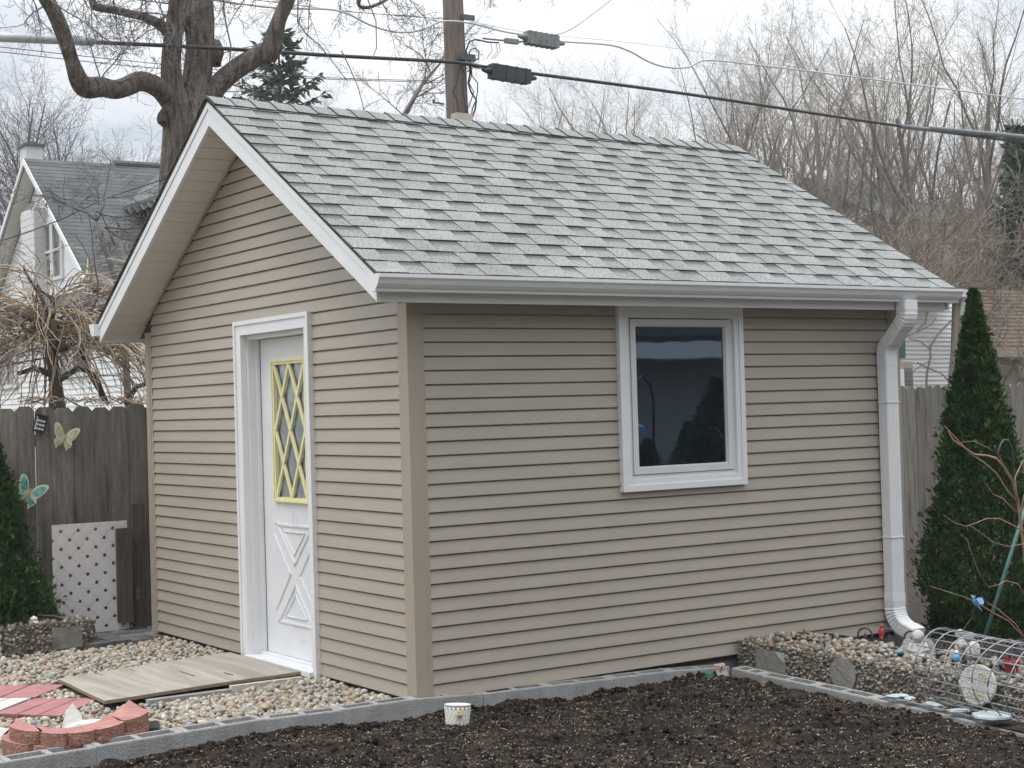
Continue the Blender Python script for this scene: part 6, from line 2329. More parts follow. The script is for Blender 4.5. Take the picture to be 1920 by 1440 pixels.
# bare branches of a small tree in front of the house roof
s4 = TreeMaker(14)
q0 = at(232, 560, y=8.5)
t4 = thing('bare_sapling', 'leafless grey sapling branching in front of the grey house roof', 'tree', (q0.x, 8.5, -0.2))
m0 = [Vector((q0.x + 0.1, 8.5, -0.2)), at(228, 560, y=8.5), at(205, 490, y=8.5), at(190, 450, y=8.5), at(182, 415, y=8.5)]
s4.thick.tube(m0, [0.05, 0.035, 0.026, 0.02, 0.015], 6)
for pth, r in (([(190, 450), (195, 425), (240, 430), (262, 427)], 0.013), ([(182, 415), (165, 400), (140, 390), (105, 375), (90, 355)], 0.012), ([(182, 415), (195, 385), (200, 370)], 0.01),
               ([(205, 490), (235, 500), (262, 505)], 0.011), ([(182, 415), (178, 395), (190, 400), (215, 460)], 0.01)):
    L0 = [at(u, v, y=8.5) for u, v in pth]
    s4.thick.tube(L0, [r * (1 - 0.5 * j / len(pth)) for j in range(len(pth))], 5)
    for q in L0[1:]:
        s4.grow(q, Vector((s4.r.gauss(0, 1), s4.r.gauss(0, 0.5), s4.r.gauss(0.3, 0.6))), 0.55, 0.008, 0, TW)
s4.thick.build('trunk', MT['twig'], t4, smooth=True)
s4.fine.build('crown', MT['twig'], t4)

# tangled dry vine trained on a trunk, just beyond the fence
VY = 6.0
vr = random.Random(17)
vc = at(98, 600, y=VY)
vt = thing('weeping_vine_tree', 'tangled straw coloured leafless vine tree leaning over the left fence', 'vine', (vc.x, VY, -0.2))
q = MB()
tk = [Vector((vc.x + 0.05, VY, -0.2)), at(108, 770, y=VY), at(104, 715, y=VY), at(96, 660, y=VY), at(99, 600, y=VY)]
q.tube(tk, [0.1, 0.075, 0.055, 0.048, 0.04], 9)
for pth, r in (([(102, 705), (70, 690), (40, 700)], 0.03), ([(104, 715), (150, 690), (180, 700), (205, 758)], 0.03), ([(98, 660), (140, 640), (165, 700), (200, 752)], 0.028), ([(98, 640), (60, 600), (20, 580), (-40, 590)], 0.03),
               ([(98, 620), (150, 590), (210, 580), (262, 600)], 0.028), ([(240, 756), (262, 725), (285, 715)], 0.03), ([(97, 610), (80, 560), (60, 520), (40, 500)], 0.022), ([(97, 610), (110, 560), (78, 545), (68, 535)], 0.02)):
    q.tube([at(u, v, y=VY) + Vector((0, vr.uniform(-0.1, 0.1), 0)) for u, v in pth], [r, r * 0.8, r * 0.6, r * 0.5][:len(pth)], 6)
for _ in range(12):
    q.ball(tk[4] + Vector((vr.gauss(0, 0.12), vr.gauss(0, 0.1), vr.gauss(-0.05, 0.08))), vr.uniform(0.03, 0.07), None, 1, 0.4, _)
q.build('trunk', MT['wood_dark'], vt, smooth=True)
q = MB()
for _ in range(620):
    a = vr.uniform(0, 6.283)
    R0 = vr.uniform(0.0, 0.55)
    p = vc + Vector((R0 * math.cos(a) * 1.2, R0 * math.sin(a) * 0.6, vr.gauss(-0.02, 0.2)))
    d = Vector((math.cos(a) * 1.2, math.sin(a) * 0.7, vr.gauss(0.25, 0.45)))
    n_ = 8
    l = vr.uniform(0.5, 1.25)
    P = [p]
    d.normalize()
    for i in range(n_):
        d = d + Vector((vr.gauss(0, 0.22), vr.gauss(0, 0.22), vr.gauss(-0.16, 0.2)))
        d.normalize()
        P.append(P[-1] + d * l / n_)
    r = vr.choice((0.003, 0.004, 0.005, 0.008))
    q.tube(P, [r * (1 - 0.5 * i / n_) for i in range(n_ + 1)], 4)
q.build('crown', MT['vine'], vt)
# vines creeping along the fence top
q = MB()
for _ in range(26):
    u0 = vr.uniform(20, 230)
    P = [at(u0 + 12 * i + vr.uniform(-6, 6), 758 - vr.uniform(0, 16), y=4.36 + vr.uniform(0, 0.12)) for i in range(5)]
    q.tube(P, 0.0045, 4)
q.build('trailing_stem', MT['vine'], vt)


# conical evergreens: thousands of small flat sprays
def arborvitae(h, rad, n, seed, tipsharp=1.0, leaf=0.03):
    rn = np.random.default_rng(seed)
    V_, F_ = [], []
    t = rn.random(n) ** 1.3
    z = 0.02 + t * (h - 0.02)
    prof = lambda tt: rad * np.clip((1 - tt) ** 0.95 * (0.6 + 0.4 * np.clip(tt * 6 + 0.2, 0, 1)) + 0.012, 0.01, None)
    a = rn.uniform(0, 6.283, n)
    lump = np.array([0.2 * noise.noise(Vector((math.cos(x_) * 1.7, math.sin(x_) * 1.7, zz * 3.4 + seed))) + 0.14 * noise.noise(Vector((math.cos(x_) * 5, math.sin(x_) * 5, zz * 9 + seed))) for x_, zz in zip(a, z)])
    depth = np.abs(rn.normal(0, 0.2, n)) - 0.03
    stray = np.where(rn.random(n) < 0.09, rn.uniform(0.06, 0.22, n), 0.0)
    r = prof(t) * (1 + lump * 1.25 - depth + stray)
    for i in range(n):
        c = Vector((r[i] * math.cos(a[i]), r[i] * math.sin(a[i]), z[i]))
        outw = Vector((math.cos(a[i]), math.sin(a[i]), 0))
        d = (outw * rn.uniform(0.2, 0.9) + Vector((rn.normal(0, 0.3), rn.normal(0, 0.3), rn.uniform(0.35, 1.0)))).normalized()
        s_ = d.cross(outw + Vector((rn.normal(0, 0.6), rn.normal(0, 0.6), rn.normal(0, 0.4))))
        if s_.length < 1e-3:
            continue
        s_.normalize()
        l = leaf * rn.uniform(0.6, 1.4) * (1.4 if stray[i] > 0 else 1.0)
        w_ = l * rn.uniform(0.13, 0.26)
        b = len(V_)
        V_ += [tuple(c), tuple(c + d * l * 0.45 + s_ * w_), tuple(c + d * l), tuple(c + d * l * 0.5 - s_ * w_)]
        F_.append((b, b + 1, b + 2, b + 3))
        if rn.random() < 0.75:                  # side spray
            d2 = (d + s_ * rn.choice([-1, 1]) * 0.9).normalized()
            c2 = c + d * l * 0.35
            s3 = d2.cross(d.cross(s_))
            b = len(V_)
            V_ += [tuple(c2), tuple(c2 + d2 * l * 0.35 + s3 * w_ * 0.6), tuple(c2 + d2 * l * 0.8), tuple(c2 + d2 * l * 0.4 - s3 * w_ * 0.6)]
            F_.append((b, b + 1, b + 2, b + 3))
    return V_, F_


def make_arb(label, u, vb, vt, yy=None, zb=-0.1, rad=0.4, n=15000, seed=1, base=None):
    p = base or at(u, vb, z=zb)
    hh = at(u, vt, y=p.y).z - zb
    t = thing('arborvitae', label, 'shrub', (p.x, p.y, zb), 'arborvitae shrubs')
    V_, F_ = arborvitae(hh, rad, n, seed)
    V_ = np.array(V_) + np.array((p.x, p.y, zb))
    soup('foliage', MT['arb'], V_, F_, t, smooth=False)
    q = MB()
    q.tube([(p.x, p.y, zb - 0.1), (p.x, p.y, zb + hh * 0.5), (p.x, p.y, zb + hh * 0.96)], [0.045, 0.03, 0.006], 7)
    rn_ = random.Random(seed)
    for k in range(60):
        f = rn_.uniform(0.05, 0.9)
        a = rn_.uniform(0, 6.28)
        rr_ = rad * (1 - f) * 0.8 + 0.02
        c = Vector((p.x, p.y, zb + hh * f))
        q.tube([c, c + Vector((math.cos(a) * rr_ * 0.6, math.sin(a) * rr_ * 0.6, rr_ * 0.5)), c + Vector((math.cos(a) * rr_, math.sin(a) * rr_, rr_ * 1.3))], [0.008, 0.005, 0.002], 4)
    q.build('trunk', MT['wood_dark'], t)
    return t


arbR = make_arb('tall pointed dark green arborvitae beside the downspout in front of the fence', 1846, 1188, 548, rad=0.46, n=46000, seed=3)
bl = at(-18, 1170, y=4.1)
arbL = make_arb('dark green conical arborvitae at the left photo edge behind the pebble faced block', -22, 1170, 775, rad=0.45, n=32000, seed=8, base=Vector((bl.x, 4.1, -0.1)))


def spruce(h, rad, seed, n_wh=26, mat_needle='needle', needle=0.2, per=60):
    rn = random.Random(seed)
    tr_, V_, F_ = MB(), [], []
    tr_.tube([(0, 0, -0.3), (0.02, 0, h * 0.5), (0, 0, h)], [h * 0.017, h * 0.01, 0.012], 7)
    for w_ in range(n_wh):
        f = (w_ + 0.5) / n_wh
        f = f ** 0.9
        z = h * (0.06 + 0.92 * f)
        R0 = rad * (1 - f) ** 0.8 + 0.12
        nb = rn.randint(5, 7) if f < 0.9 else 4
        for k in range(nb):
            a = 6.283 * (k + rn.uniform(-0.3, 0.3)) / nb + w_ * 0.7
            L_ = R0 * rn.uniform(0.6, 1.12)
            P = []
            for i in range(6):
                t = i / 5
                dz = L_ * (0.18 - 0.55 * t + 0.5 * t * t) * (1 - f * 0.6) + f * 0.5 * L_ * t
                P.append(Vector((math.cos(a) * L_ * t, math.sin(a) * L_ * t, z + dz)))
            tr_.tube(P, [0.03 * (1 - 0.85 * i / 5) for i in range(6)], 4)
            for j in range(int(per * (0.4 + L_ / rad))):
                t = rn.uniform(0.12, 1.0)
                i = min(int(t * 5), 4)
                c = P[i].lerp(P[i + 1], t * 5 - i)
                ax = (P[i + 1] - P[i]).normalized()
                sd = ax.cross(Vector((0, 0, 1))).normalized() * rn.choice((-1, 1))
                d = (ax * rn.uniform(0.3, 0.9) + sd * rn.uniform(0.2, 1.0) + Vector((0, 0, rn.uniform(-0.9, 0.3)))).normalized()
                l = needle * rn.uniform(0.8, 2.4) * (1.1 - 0.5 * t)
                nn = d.cross(Vector((rn.gauss(0, 1), rn.gauss(0, 1), rn.gauss(0, 1)))).normalized() * l * 0.16
                b = len(V_)
                V_ += [tuple(c - nn * 0.5), tuple(c + d * l * 0.5 - nn), tuple(c + d * l), tuple(c + d * l * 0.5 + nn)]
                F_.append((b, b + 1, b + 2, b + 3))
    return tr_, V_, F_


def make_spruce(label, u, y, vt, rad, seed):
    p = at(u, 760, y=y)
    h = at(u, vt, y=y).z + 0.2
    t = thing('spruce', label, 'tree', (p.x, y, -0.2), 'spruces beyond the fence')
    tr_, V_, F_ = spruce(h, rad, seed)
    off = np.array((p.x, y, -0.2))
    tr_.v = [tuple(np.array(v) + off) for v in tr_.v]
    tr_.build('trunk', MT['dark_bark'], t)
    soup('crown', MT['needle'], np.array(V_) + off, F_, t, smooth=False)
    return t


make_spruce('green spruce between the big tree and the utility pole', 540, 27, 46, 4.3, 4)
make_spruce('dark spruce at the right photo edge behind the bare bushes', 1925, 21, 225, 1.7, 6)

# ------------------------------------------------------------------ pole and wires
PY = 10.0
pa, pb_ = at(858, 225, y=PY), at(848, -60, y=PY)
po = thing('utility_pole', 'brown weathered wooden utility pole rising behind the shed ridge', 'utility pole', (pa.x, PY, -0.2))
q = MB()
q.tube([(pa.x + 0.1, PY, -0.2), pa, at(849, 0, y=PY), at(842, -200, y=PY)], [0.17, 0.146, 0.136, 0.12], 18)
pl_ = q.build('post', MT['pole'], po, smooth=True)
q = MB()
T = at(865, 37, y=PY)
q.box(T.x - 0.1, T.x + 0.1, PY - 0.17, PY - 0.14, T.z - 0.035, T.z + 0.03)
q.build('clamp', MT['iron'], po)
q = MB()
T = at(862, 113, y=PY)
q.box(T.x - 0.13, T.x + 0.13, PY - 0.18, PY - 0.14, T.z - 0.03, T.z + 0.05)
q.build('clamp', MT['iron'], po)
q = MB()
for (u0, r, seed) in ((845, 0.008, 1), (858, 0.006, 2), (872, 0.012, 3), (877, 0.008, 4), (868, 0.007, 5)):
    rn_ = random.Random(seed)
    q.tube([at(u0 + rn_.uniform(-5, 5) + 4 * math.sin(k * 0.9 + seed), 112 + k * 16, y=PY) + Vector((0, -0.15 - 0.02 * rn_.random(), 0)) for k in range(8)], r, 5)
q.tube([at(u, v, y=PY - 0.16) for u, v in ((878, 120), (874, 95), (880, 78), (892, 74), (915, 79), (935, 80))], 0.011, 6)
q.tube([at(u, v, y=PY - 0.16) for u, v in ((878, 105), (882, 94), (890, 90), (898, 96), (897, 110), (886, 117))], 0.009, 6)
q.tube([at(u, v, y=PY - 0.16) for u, v in ((876, 135), (888, 126), (905, 130), (918, 137))], 0.007, 6)
q.build('riser_cable', MT['cable'], po, smooth=True)
q = MB()
q.bar(at(812, 192, y=PY), at(832, 195, y=PY), 0.02, 0.02)
q.bar(at(813, 192, y=PY), at(813, 187, y=PY), 0.02, 0.02)
q.build('step_bolt', MT['iron'], po)
q = MB()
q.box(at(856, 220, y=PY - 0.3).x, at(887, 220, y=PY - 0.3).x, PY - 0.3, PY - 0.16, at(870, 245, y=PY - 0.3).z, at(870, 212, y=PY - 0.3).z)
q.build('meter_box', MT['beige'], po)


def wire(name, label, pts_, r, mat_, yy=PY - 0.22, group='overhead wires', sides=8, dyend=None):
    q = MB()
    P = [at(u, v, y=yy) for u, v in pts_]
    out_ = []
    n = len(P)
    for i in range(n - 1):
        p0, p1, p2, p3 = P[max(i - 1, 0)], P[i], P[i + 1], P[min(i + 2, n - 1)]
        for k in range(5):
            t = k / 5
            out_.append(0.5 * ((2 * p1) + (p2 - p0) * t + (2 * p0 - 5 * p1 + 4 * p2 - p3) * t * t + (3 * p1 - p0 - 3 * p2 + p3) * t ** 3))
    out_.append(P[-1])
    q.tube(out_, r, sides)
    o = q.build(name, mat_, smooth=True, origin=tuple(P[n // 2]))
    return tag(o, label, 'wire', group) if label else o


wire('power_cable', 'thick black cable crossing the whole photo below the other wires', [(-300, 48), (0, 71), (170, 79), (400, 90), (620, 104), (840, 116), (900, 124), (1000, 138), (1300, 178), (1700, 238), (2100, 290)], 0.023, MT['cable'], sides=10)
wire('power_cable', 'silver drooping cable above the thick black one, passing the silver splice case', [(300, -14), (400, 0), (520, 15), (610, 17), (650, 25), (690, 45), (730, 58), (770, 60), (800, 52), (830, 40), (880, 43), (940, 58), (985, 66), (1045, 77), (1140, 84), (1180, 96), (1215, 115), (1250, 126), (1290, 126), (1325, 113), (1420, 122), (1600, 144), (1920, 186), (2100, 210)], 0.013, MT['silver'], PY - 0.2)
wire('service_wire', 'thin wire rising from the silver splice case to the top of the photo', [(1030, 66), (1070, 55), (1145, 0), (1220, -60)], 0.009, MT['silver'], PY - 0.2)
wire('service_wire', 'thin dark wire, upper of the pair crossing behind the big trunk', [(-200, 65), (0, 88), (280, 118), (560, 143), (830, 152)], 0.005, MT['cable'], PY + 0.6)
wire('service_wire', 'thin dark wire, lower of the pair crossing behind the big trunk', [(-200, 72), (0, 97), (280, 127), (560, 146), (830, 155)], 0.005, MT['cable'], PY + 0.6)
wire('service_wire', 'thin sagging wire above the drooping silver cable, left of the pole', [(480, 0), (640, 20), (730, 28), (840, 36)], 0.005, MT['cable'], PY - 0.1)
wire('service_wire', 'thin wire slanting over the white house and its grey roof', [(-100, 478), (0, 452), (105, 415), (200, 372), (300, 338), (420, 292)], 0.006, MT['cable'], 9.0)
wire('service_wire', 'thin upper wire right of the pole above the silver cable', [(865, 35), (905, 45), (1000, 62), (1200, 82), (1400, 108), (1600, 120)], 0.004, MT['silver'], PY - 0.1)
wire('service_wire', 'thin dark wire slanting up through the bushes at the right', [(1560, 430), (1700, 370), (1800, 308), (1960, 200)], 0.005, MT['cable'], 9.0)
q = MB()
q.tube([at(-60, 65, y=PY - 0.24), at(0, 70, y=PY - 0.24), at(168, 77, y=PY - 0.24)], [0.05, 0.05, 0.05], 12)
q.tube([at(150, 76, y=PY - 0.24), at(174, 78, y=PY - 0.24)], [0.056, 0.05], 12)
tag(q.build('cable_sleeve', MT['silver'], smooth=True, origin=tuple(at(60, 73, y=PY - 0.24))), 'fat silver sleeve on the black cable at the left photo edge', 'cable sleeve')
q = MB()
q.tube([at(1690, 237, y=PY - 0.24), at(1745, 243, y=PY - 0.24)], [0.036, 0.036], 12)
q.tube([at(1742, 241, y=PY - 0.24), at(1920, 257, y=PY - 0.24), at(2080, 270, y=PY - 0.24)], [0.042, 0.042, 0.042], 12)
tag(q.build('cable_sleeve', MT['grey_sleeve'], smooth=True, origin=tuple(at(1800, 247, y=PY - 0.24))), 'fat grey sleeve on the black cable at the right photo edge', 'cable sleeve')


def splice(label, u0, v0, u1, v1, hpx, mat_, ribs, yy):
    a, b_ = at(u0, v0, y=yy), at(u1, v1, y=yy)
    t = thing('splice_case', label, 'splice case', tuple((a + b_) / 2))
    h = hpx / 145
    q = MB()
    d = (b_ - a)
    q.bar(a, b_, 0.13, h)
    q.build('case', mat_, t)
    for p, s_ in ((a, -1), (b_, 1)):
        q = MB()
        q.tube([p, p + d.normalized() * s_ * 0.12], [h * 0.3, 0.022], 10)
        q.build('end_seal', mat_, t)
    q = MB()
    for k in range(ribs):
        c = a + d * ((k + 0.5) / ribs)
        q.box(c.x - 0.012, c.x + 0.012, yy - 0.07, yy + 0.07, c.z - h / 2 - 0.008, c.z + h / 2 + 0.006)
    q.build('rib', mat_, t)


splice('black rectangular splice case hanging on the thick cable right of the pole', 919, 133, 991, 145, 27, MT['cable'], 4, PY - 0.22)
splice('grey ribbed splice case on the silver wire right of the pole', 986, 70, 1044, 80, 24, MT['old_metal'], 6, PY - 0.2)
q = MB()
q.tube([at(905, 72, y=PY - 0.2), at(945, 76, y=PY - 0.2)], 0.012, 6)
q.bar(at(947, 76, y=PY - 0.2), at(971, 79, y=PY - 0.2), 0.06, 0.06)
q.tube([at(971, 79, y=PY - 0.2), at(986, 77, y=PY - 0.2)], 0.012, 6)
for u in (920, 930, 935):
    q.tube([at(u, 80, y=PY - 0.2), at(u + 3, 95, y=PY - 0.2), at(u - 8, 110, y=PY - 0.2)], 0.005, 5)
tag(q.build('wire_tap', MT['old_metal'], origin=tuple(at(945, 76, y=PY - 0.2))), 'small grey wire connector between pole and ribbed splice case', 'connector')

# ------------------------------------------------------------------ white house on the left
HX = 7.1                       # gable overhang plane
hy, hz = at(45, 297, x=HX).y, at(45, 297, x=HX).z
ey, ez = at(158, 515, x=HX).y, at(158, 515, x=HX).z
slope = (hz - ez) / (hy - ey)
half = hy - ey
ye0, ye1 = ey - 0.55, hy + (hy - ey) + 0.55
zf = hz - slope * (hy - ye0)
hs = thing('white_house', 'white two storey house with steep grey shingled roof behind the left fence', 'house', (12, hy, -0.2))
xw = HX + 0.38
XE = 18.0
q = MB()
q.prism([(xw, ey, -0.2), (xw, 2 * hy - ey, -0.2), (xw, 2 * hy - ey, ez - 0.25), (xw, hy, hz - 0.3), (xw, ey, ez - 0.25)], (XE - 0.7 - xw, 0, 0))
wl_ = q.build('wall', MT['bright_white'], hs)
q = MB()
for (ya, za, yb_, zb2) in ((ye0, zf, hy, hz), (2 * hy - ye0, zf, hy + 0.001, hz)):
    q.add([(HX, ya, za), (XE, ya, za), (XE, yb_, zb2), (HX, yb_, zb2), (HX, ya, za - 0.14), (XE, ya, za - 0.14), (XE, yb_, zb2 - 0.14), (HX, yb_, zb2 - 0.14)],
          [(0, 1, 2, 3), (4, 7, 6, 5), (0, 4, 5, 1), (1, 5, 6, 2), (3, 2, 6, 7), (0, 3, 7, 4)])
q.tube([(HX + 2.2, hy, hz + 0.02), (XE, hy, hz + 0.02)], 0.09, 8)
hr = q.build('roof', MT['house_roof'], hs)
# staggered shingle rows on the roof face towards us
q = MB()
sh_r = random.Random(31)
nrow = 34
for i in range(nrow):
    f0, f1 = i / nrow, (i + 1) / nrow
    x_ = HX
    while x_ < 13.5:
        w_ = sh_r.uniform(0.25, 0.9)
        ya, yb_ = ye0 + (hy - ye0) * f0, ye0 + (hy - ye0) * f1
        za, zb2 = zf + (hz - zf) * f0, zf + (hz - zf) * f1
        tn = sh_r.choice((0.82, 0.92, 1.0, 1.0, 1.06, 1.15))
        q.add([(x_, ya - 0.004, za + 0.012), (x_ + w_, ya - 0.004, za + 0.012), (x_ + w_, yb_, zb2 + 0.006), (x_, yb_, zb2 + 0.006)], [(0, 1, 2, 3)], tn)
        x_ += w_
MT['house_roof_t'] = pmat('grey_blue_shingle_rows', (0.075, 0.084, 0.087), (0.115, 0.124, 0.127), scale=2, rough=0.95, attr='tone', grain=0.15, gscale=25)
q.build('shingle_rows', MT['house_roof_t'], hr, tone=True)
q = MB()
sloped(q, HX - 0.03, HX + 0.02, ye0, zf - 0.15, hy, hz - 0.15, 0.14)
sloped(q, HX - 0.03, HX + 0.02, 2 * hy - ye0, zf - 0.15, hy + 0.001, hz - 0.15, 0.14)
q.build('rake_board', MT['bright_white'], hs)
q = MB()
for ya, yb_ in ((ye0 + 0.1, hy), (2 * hy - ye0 - 0.1, hy + 0.001)):
    za = hz - 0.21 - slope * abs(hy - ya)
    q.add([(HX + 0.021, ya, za), (xw, ya, za), (xw, yb_, hz - 0.21), (HX + 0.021, yb_, hz - 0.21)], [(0, 1, 2, 3)])
q.build('soffit', MT['soffit'], hs)
# exterior chimney: brick breast on the gable and stack above the ridge
cl, cr_ = at(40, 290, x=HX + 0.4), at(81, 290, x=HX + 0.4)
cyc = hy + 0.15
q = MB()
c0_, c1_ = at(66, 520, x=xw - 0.3).y, at(41, 520, x=xw - 0.3).y
for k in range(40):
    z = 0.1 + k * 0.16
    if z > at(50, 408, x=xw - 0.4).z:
        break
    q.box(xw - 0.3, xw - 0.01, c0_ + 0.004 * (k % 2), c1_ - 0.004 * (k % 2), z, z + 0.15)
q.box(xw - 0.28, xw - 0.012, c0_ + 0.01, c1_ - 0.01, -0.2, hz - 1.2)
q.build('chimney_breast', MT['brick_white'], hs)
q = MB()
yc = hy + 0.9
sx0, sx1 = at(37, 280, y=yc + 0.5).x, at(80, 280, y=yc).x
zt2 = at(55, 273, y=yc).z
q.box(sx0, sx1, yc, yc + 0.5, hz - 2.2, zt2)
ck = q.build('chimney', MT['brick_white'], hs)
q = MB()
q.box(sx0 - 0.06, sx1 + 0.05, yc - 0.06, yc + 0.56, zt2 + 0.001, zt2 + 0.06)
q.box(sx0 + 0.1, sx1 - 0.1, yc + 0.1, yc + 0.42, zt2 + 0.0601, zt2 + 0.12)
q.build('chimney_cap', MT['iron'], ck)
# window pair in the gable
ZW0, ZW1 = at(103, 520, x=xw).z, at(103, 420, x=xw).z
for (ua, ub) in ((84, 98), (103, 117)):
    wa, wb_ = at(ua, 470, x=xw).y, at(ub, 470, x=xw).y
    q = MB()
    ylo, yhi = min(wa, wb_), max(wa, wb_)
    for bx in ((ylo - 0.1, ylo, ZW0 - 0.08, ZW1 + 0.1), (yhi, yhi + 0.1, ZW0 - 0.08, ZW1 + 0.1), (ylo, yhi, ZW1, ZW1 + 0.1), (ylo, yhi, ZW0 - 0.08, ZW0), (ylo, yhi, (ZW0 + ZW1) / 2 - 0.03, (ZW0 + ZW1) / 2 + 0.03)):
        q.box(xw - 0.06, xw + 0.01, bx[0], bx[1], bx[2], bx[3])
    w_ = q.build('window', MT['house_white'], hs)
    q = MB()
    q.box(xw - 0.02, xw - 0.012, ylo, yhi, ZW0, ZW1)
    q.build('pane', MT['house_glass'], w_)
# lower storey: sun porch with siding and windows, its own small roof
px0 = HX - 0.6
py0, py1 = at(205, 700, x=px0).y - 3.0, at(-60, 700, x=px0).y
zp1 = at(150, 600, x=px0).z
q = MB()
for k in range(60):
    z = -0.2 + k * 0.12
    if z + 0.12 > zp1:
        break
    q.prism([(px0 - 0.02, py0, z), (px0 - 0.02, py1, z), (px0, py1, z + 0.12), (px0, py0, z + 0.12)], (0.1, 0, 0))
    q.prism([(px0, py0 - 0.02, z), (XE - 4, py0 - 0.02, z), (XE - 4, py0, z + 0.12), (px0, py0, z + 0.12)], (0, 0.1, 0))
q.build('porch_wall', MT['bright_white'], hs)
q = MB()
q.prism([(px0 - 0.3, py0 - 0.35, zp1), (px0 - 0.3, py1, zp1), (xw, py1, zp1 + 0.75), (xw, py0 - 0.35, zp1 + 0.75)], (0, 0, 0.1))
q.prism([(px0 - 0.3, py0 - 0.36, zp1), (XE - 4, py0 - 0.36, zp1), (XE - 4, ey, zp1 + 0.9), (px0 + 0.5, ey, zp1 + 0.9)], (0, 0, 0.1))
q.build('porch_roof', MT['house_roof'], hs)
q = MB()
q.box(px0 - 0.33, px0 - 0.301, py0 - 0.38, py1, zp1 - 0.12, zp1 + 0.1)
q.box(px0 - 0.3, XE - 4, py0 - 0.39, py0 - 0.361, zp1 - 0.12, zp1 + 0.1)
q.build('porch_fascia', MT['house_white'], hs)
for (ua, ub, va, vb) in ((2, 32, 650, 722), (118, 165, 650, 700)):
    a, b_ = at(ua, (va + vb) / 2, x=px0), at(ub, (va + vb) / 2, x=px0)
    z1_, z0_ = at((ua + ub) / 2, va, x=px0).z, at((ua + ub) / 2, vb, x=px0).z
    ylo, yhi = min(a.y, b_.y), max(a.y, b_.y)
    q = MB()
    for bx in ((ylo - 0.1, ylo, z0_ - 0.08, z1_ + 0.1), (yhi, yhi + 0.1, z0_ - 0.08, z1_ + 0.1), (ylo, yhi, z1_, z1_ + 0.1), (ylo, yhi, z0_ - 0.08, z0_), ((ylo + yhi) / 2 - 0.04, (ylo + yhi) / 2 + 0.04, z0_, z1_)):
        q.box(px0 - 0.07, px0 - 0.025, *bx)
    w_ = q.build('window', MT['house_white'], hs)
    q = MB()
    q.box(px0 - 0.04, px0 - 0.03, ylo, yhi, z0_, z1_)
    q.build('pane', MT['house_glass'], w_)
# cross gabled dormer with open rafter tails along its eave
ray = at(231, 392, y=hy) - CAM_LOC
# meet the main roof plane z = hz - slope * (hy - y)
tt_ = (hz - slope * (hy - CAM_LOC.y) - CAM_LOC.z) / (ray.z - slope * ray.y)
D0 = CAM_LOC + ray * tt_
yf_ = D0.y - 2.6
wd_, rs_ = 1.7, 1.25
rk_ = D0.z + rs_
yb2 = hy - (hz - rk_) / slope
q = MB()
for (xa, xr) in ((D0.x, D0.x + wd_), (D0.x + 2 * wd_, D0.x + wd_ + 0.001)):
    A3 = [(xa, yf_, D0.z), (xa, D0.y, D0.z), (xr, yb2, rk_), (xr, yf_, rk_)]
    q.add([(p[0], p[1], p[2] + 0.06) for p in A3] + [(p[0], p[1], p[2] - 0.04) for p in A3], [(3, 2, 1, 0), (4, 5, 6, 7), (0, 1, 5, 4), (3, 0, 4, 7), (2, 3, 7, 6), (1, 2, 6, 5)])
dm = q.build('dormer_roof', MT['house_roof'], hs)
for k in range(6):
    q = MB()
    yy_ = yf_ + 0.25 + k * 0.4
    q.bar((D0.x + 0.03, yy_, D0.z - 0.1), (D0.x + 0.5, yy_, D0.z - 0.1 + 0.47 * rs_ / wd_), 0.07, 0.12)
    q.build('rafter_tail', MT['house_white'], dm)
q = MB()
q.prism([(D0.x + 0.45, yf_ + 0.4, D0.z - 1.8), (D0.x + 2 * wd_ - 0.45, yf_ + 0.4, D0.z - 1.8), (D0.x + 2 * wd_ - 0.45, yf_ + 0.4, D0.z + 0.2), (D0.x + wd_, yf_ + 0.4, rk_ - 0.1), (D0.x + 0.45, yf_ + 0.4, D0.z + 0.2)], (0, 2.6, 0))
q.build('dormer_wall', MT['dark'], hs)  # shade under the dormer eave painted as a near-black wall colour

# ------------------------------------------------------------------ houses on the right
WY = 10.5
a, b_ = at(1660, 700, y=WY), at(1812, 700, y=WY)
zt3 = at(1780, 560, y=WY).z
wh = thing('white_sided_house', 'white clapboard house end seen between shed gutter and right arborvitae', 'house', (b_.x - 3, WY, -0.2))
q = MB()
gx = at(1693, 700, y=WY).x
xb = at(1806, 700, y=WY).x
k = 0
EXP = (at(1740, 600, y=WY).z - at(1740, 608.1, y=WY).z)
while -0.2 + k * EXP < zt3:
    z = -0.2 + k * EXP
    q.prism([(gx - 3, WY - 0.02, z), (xb, WY - 0.03, z), (xb, WY - 0.002, z + EXP), (gx - 3, WY - 0.002, z + EXP)], (0, 0.4, 0))
    k += 1
q.box(gx - 3, xb - 0.03, WY + 0.41, WY + 5, -0.2, zt3)
q.build('wall', MT['bright_white'], wh)
q = MB()
q.box(at(1683, 600, y=WY - 0.08).x, at(1692.5, 600, y=WY - 0.08).x, WY - 0.12, WY - 0.035, at(1690, 672, y=WY).z, zt3 - 0.1)
q.build('green_trim', MT['far_green'], wh)
xg = at(1816, 560, y=WY - 0.56).x
q = MB()
q.prism([(gx - 3.3, WY - 0.5, zt3), (xg - 0.02, WY - 0.5, zt3), (xg - 0.02, WY + 5.2, zt3 + 0.02), (gx - 3.3, WY + 5.2, zt3 + 0.02)], (0, 0, 0.1))
q.build('roof', MT['house_roof'], wh)
q = MB()
q.box(gx - 3.3, xg, WY - 0.62, WY - 0.501, zt3 - 0.02, zt3 + 0.1)
q.build('gutter', MT['house_white'], wh)
q = MB()
dxx = at(1801, 600, y=WY - 0.1).x
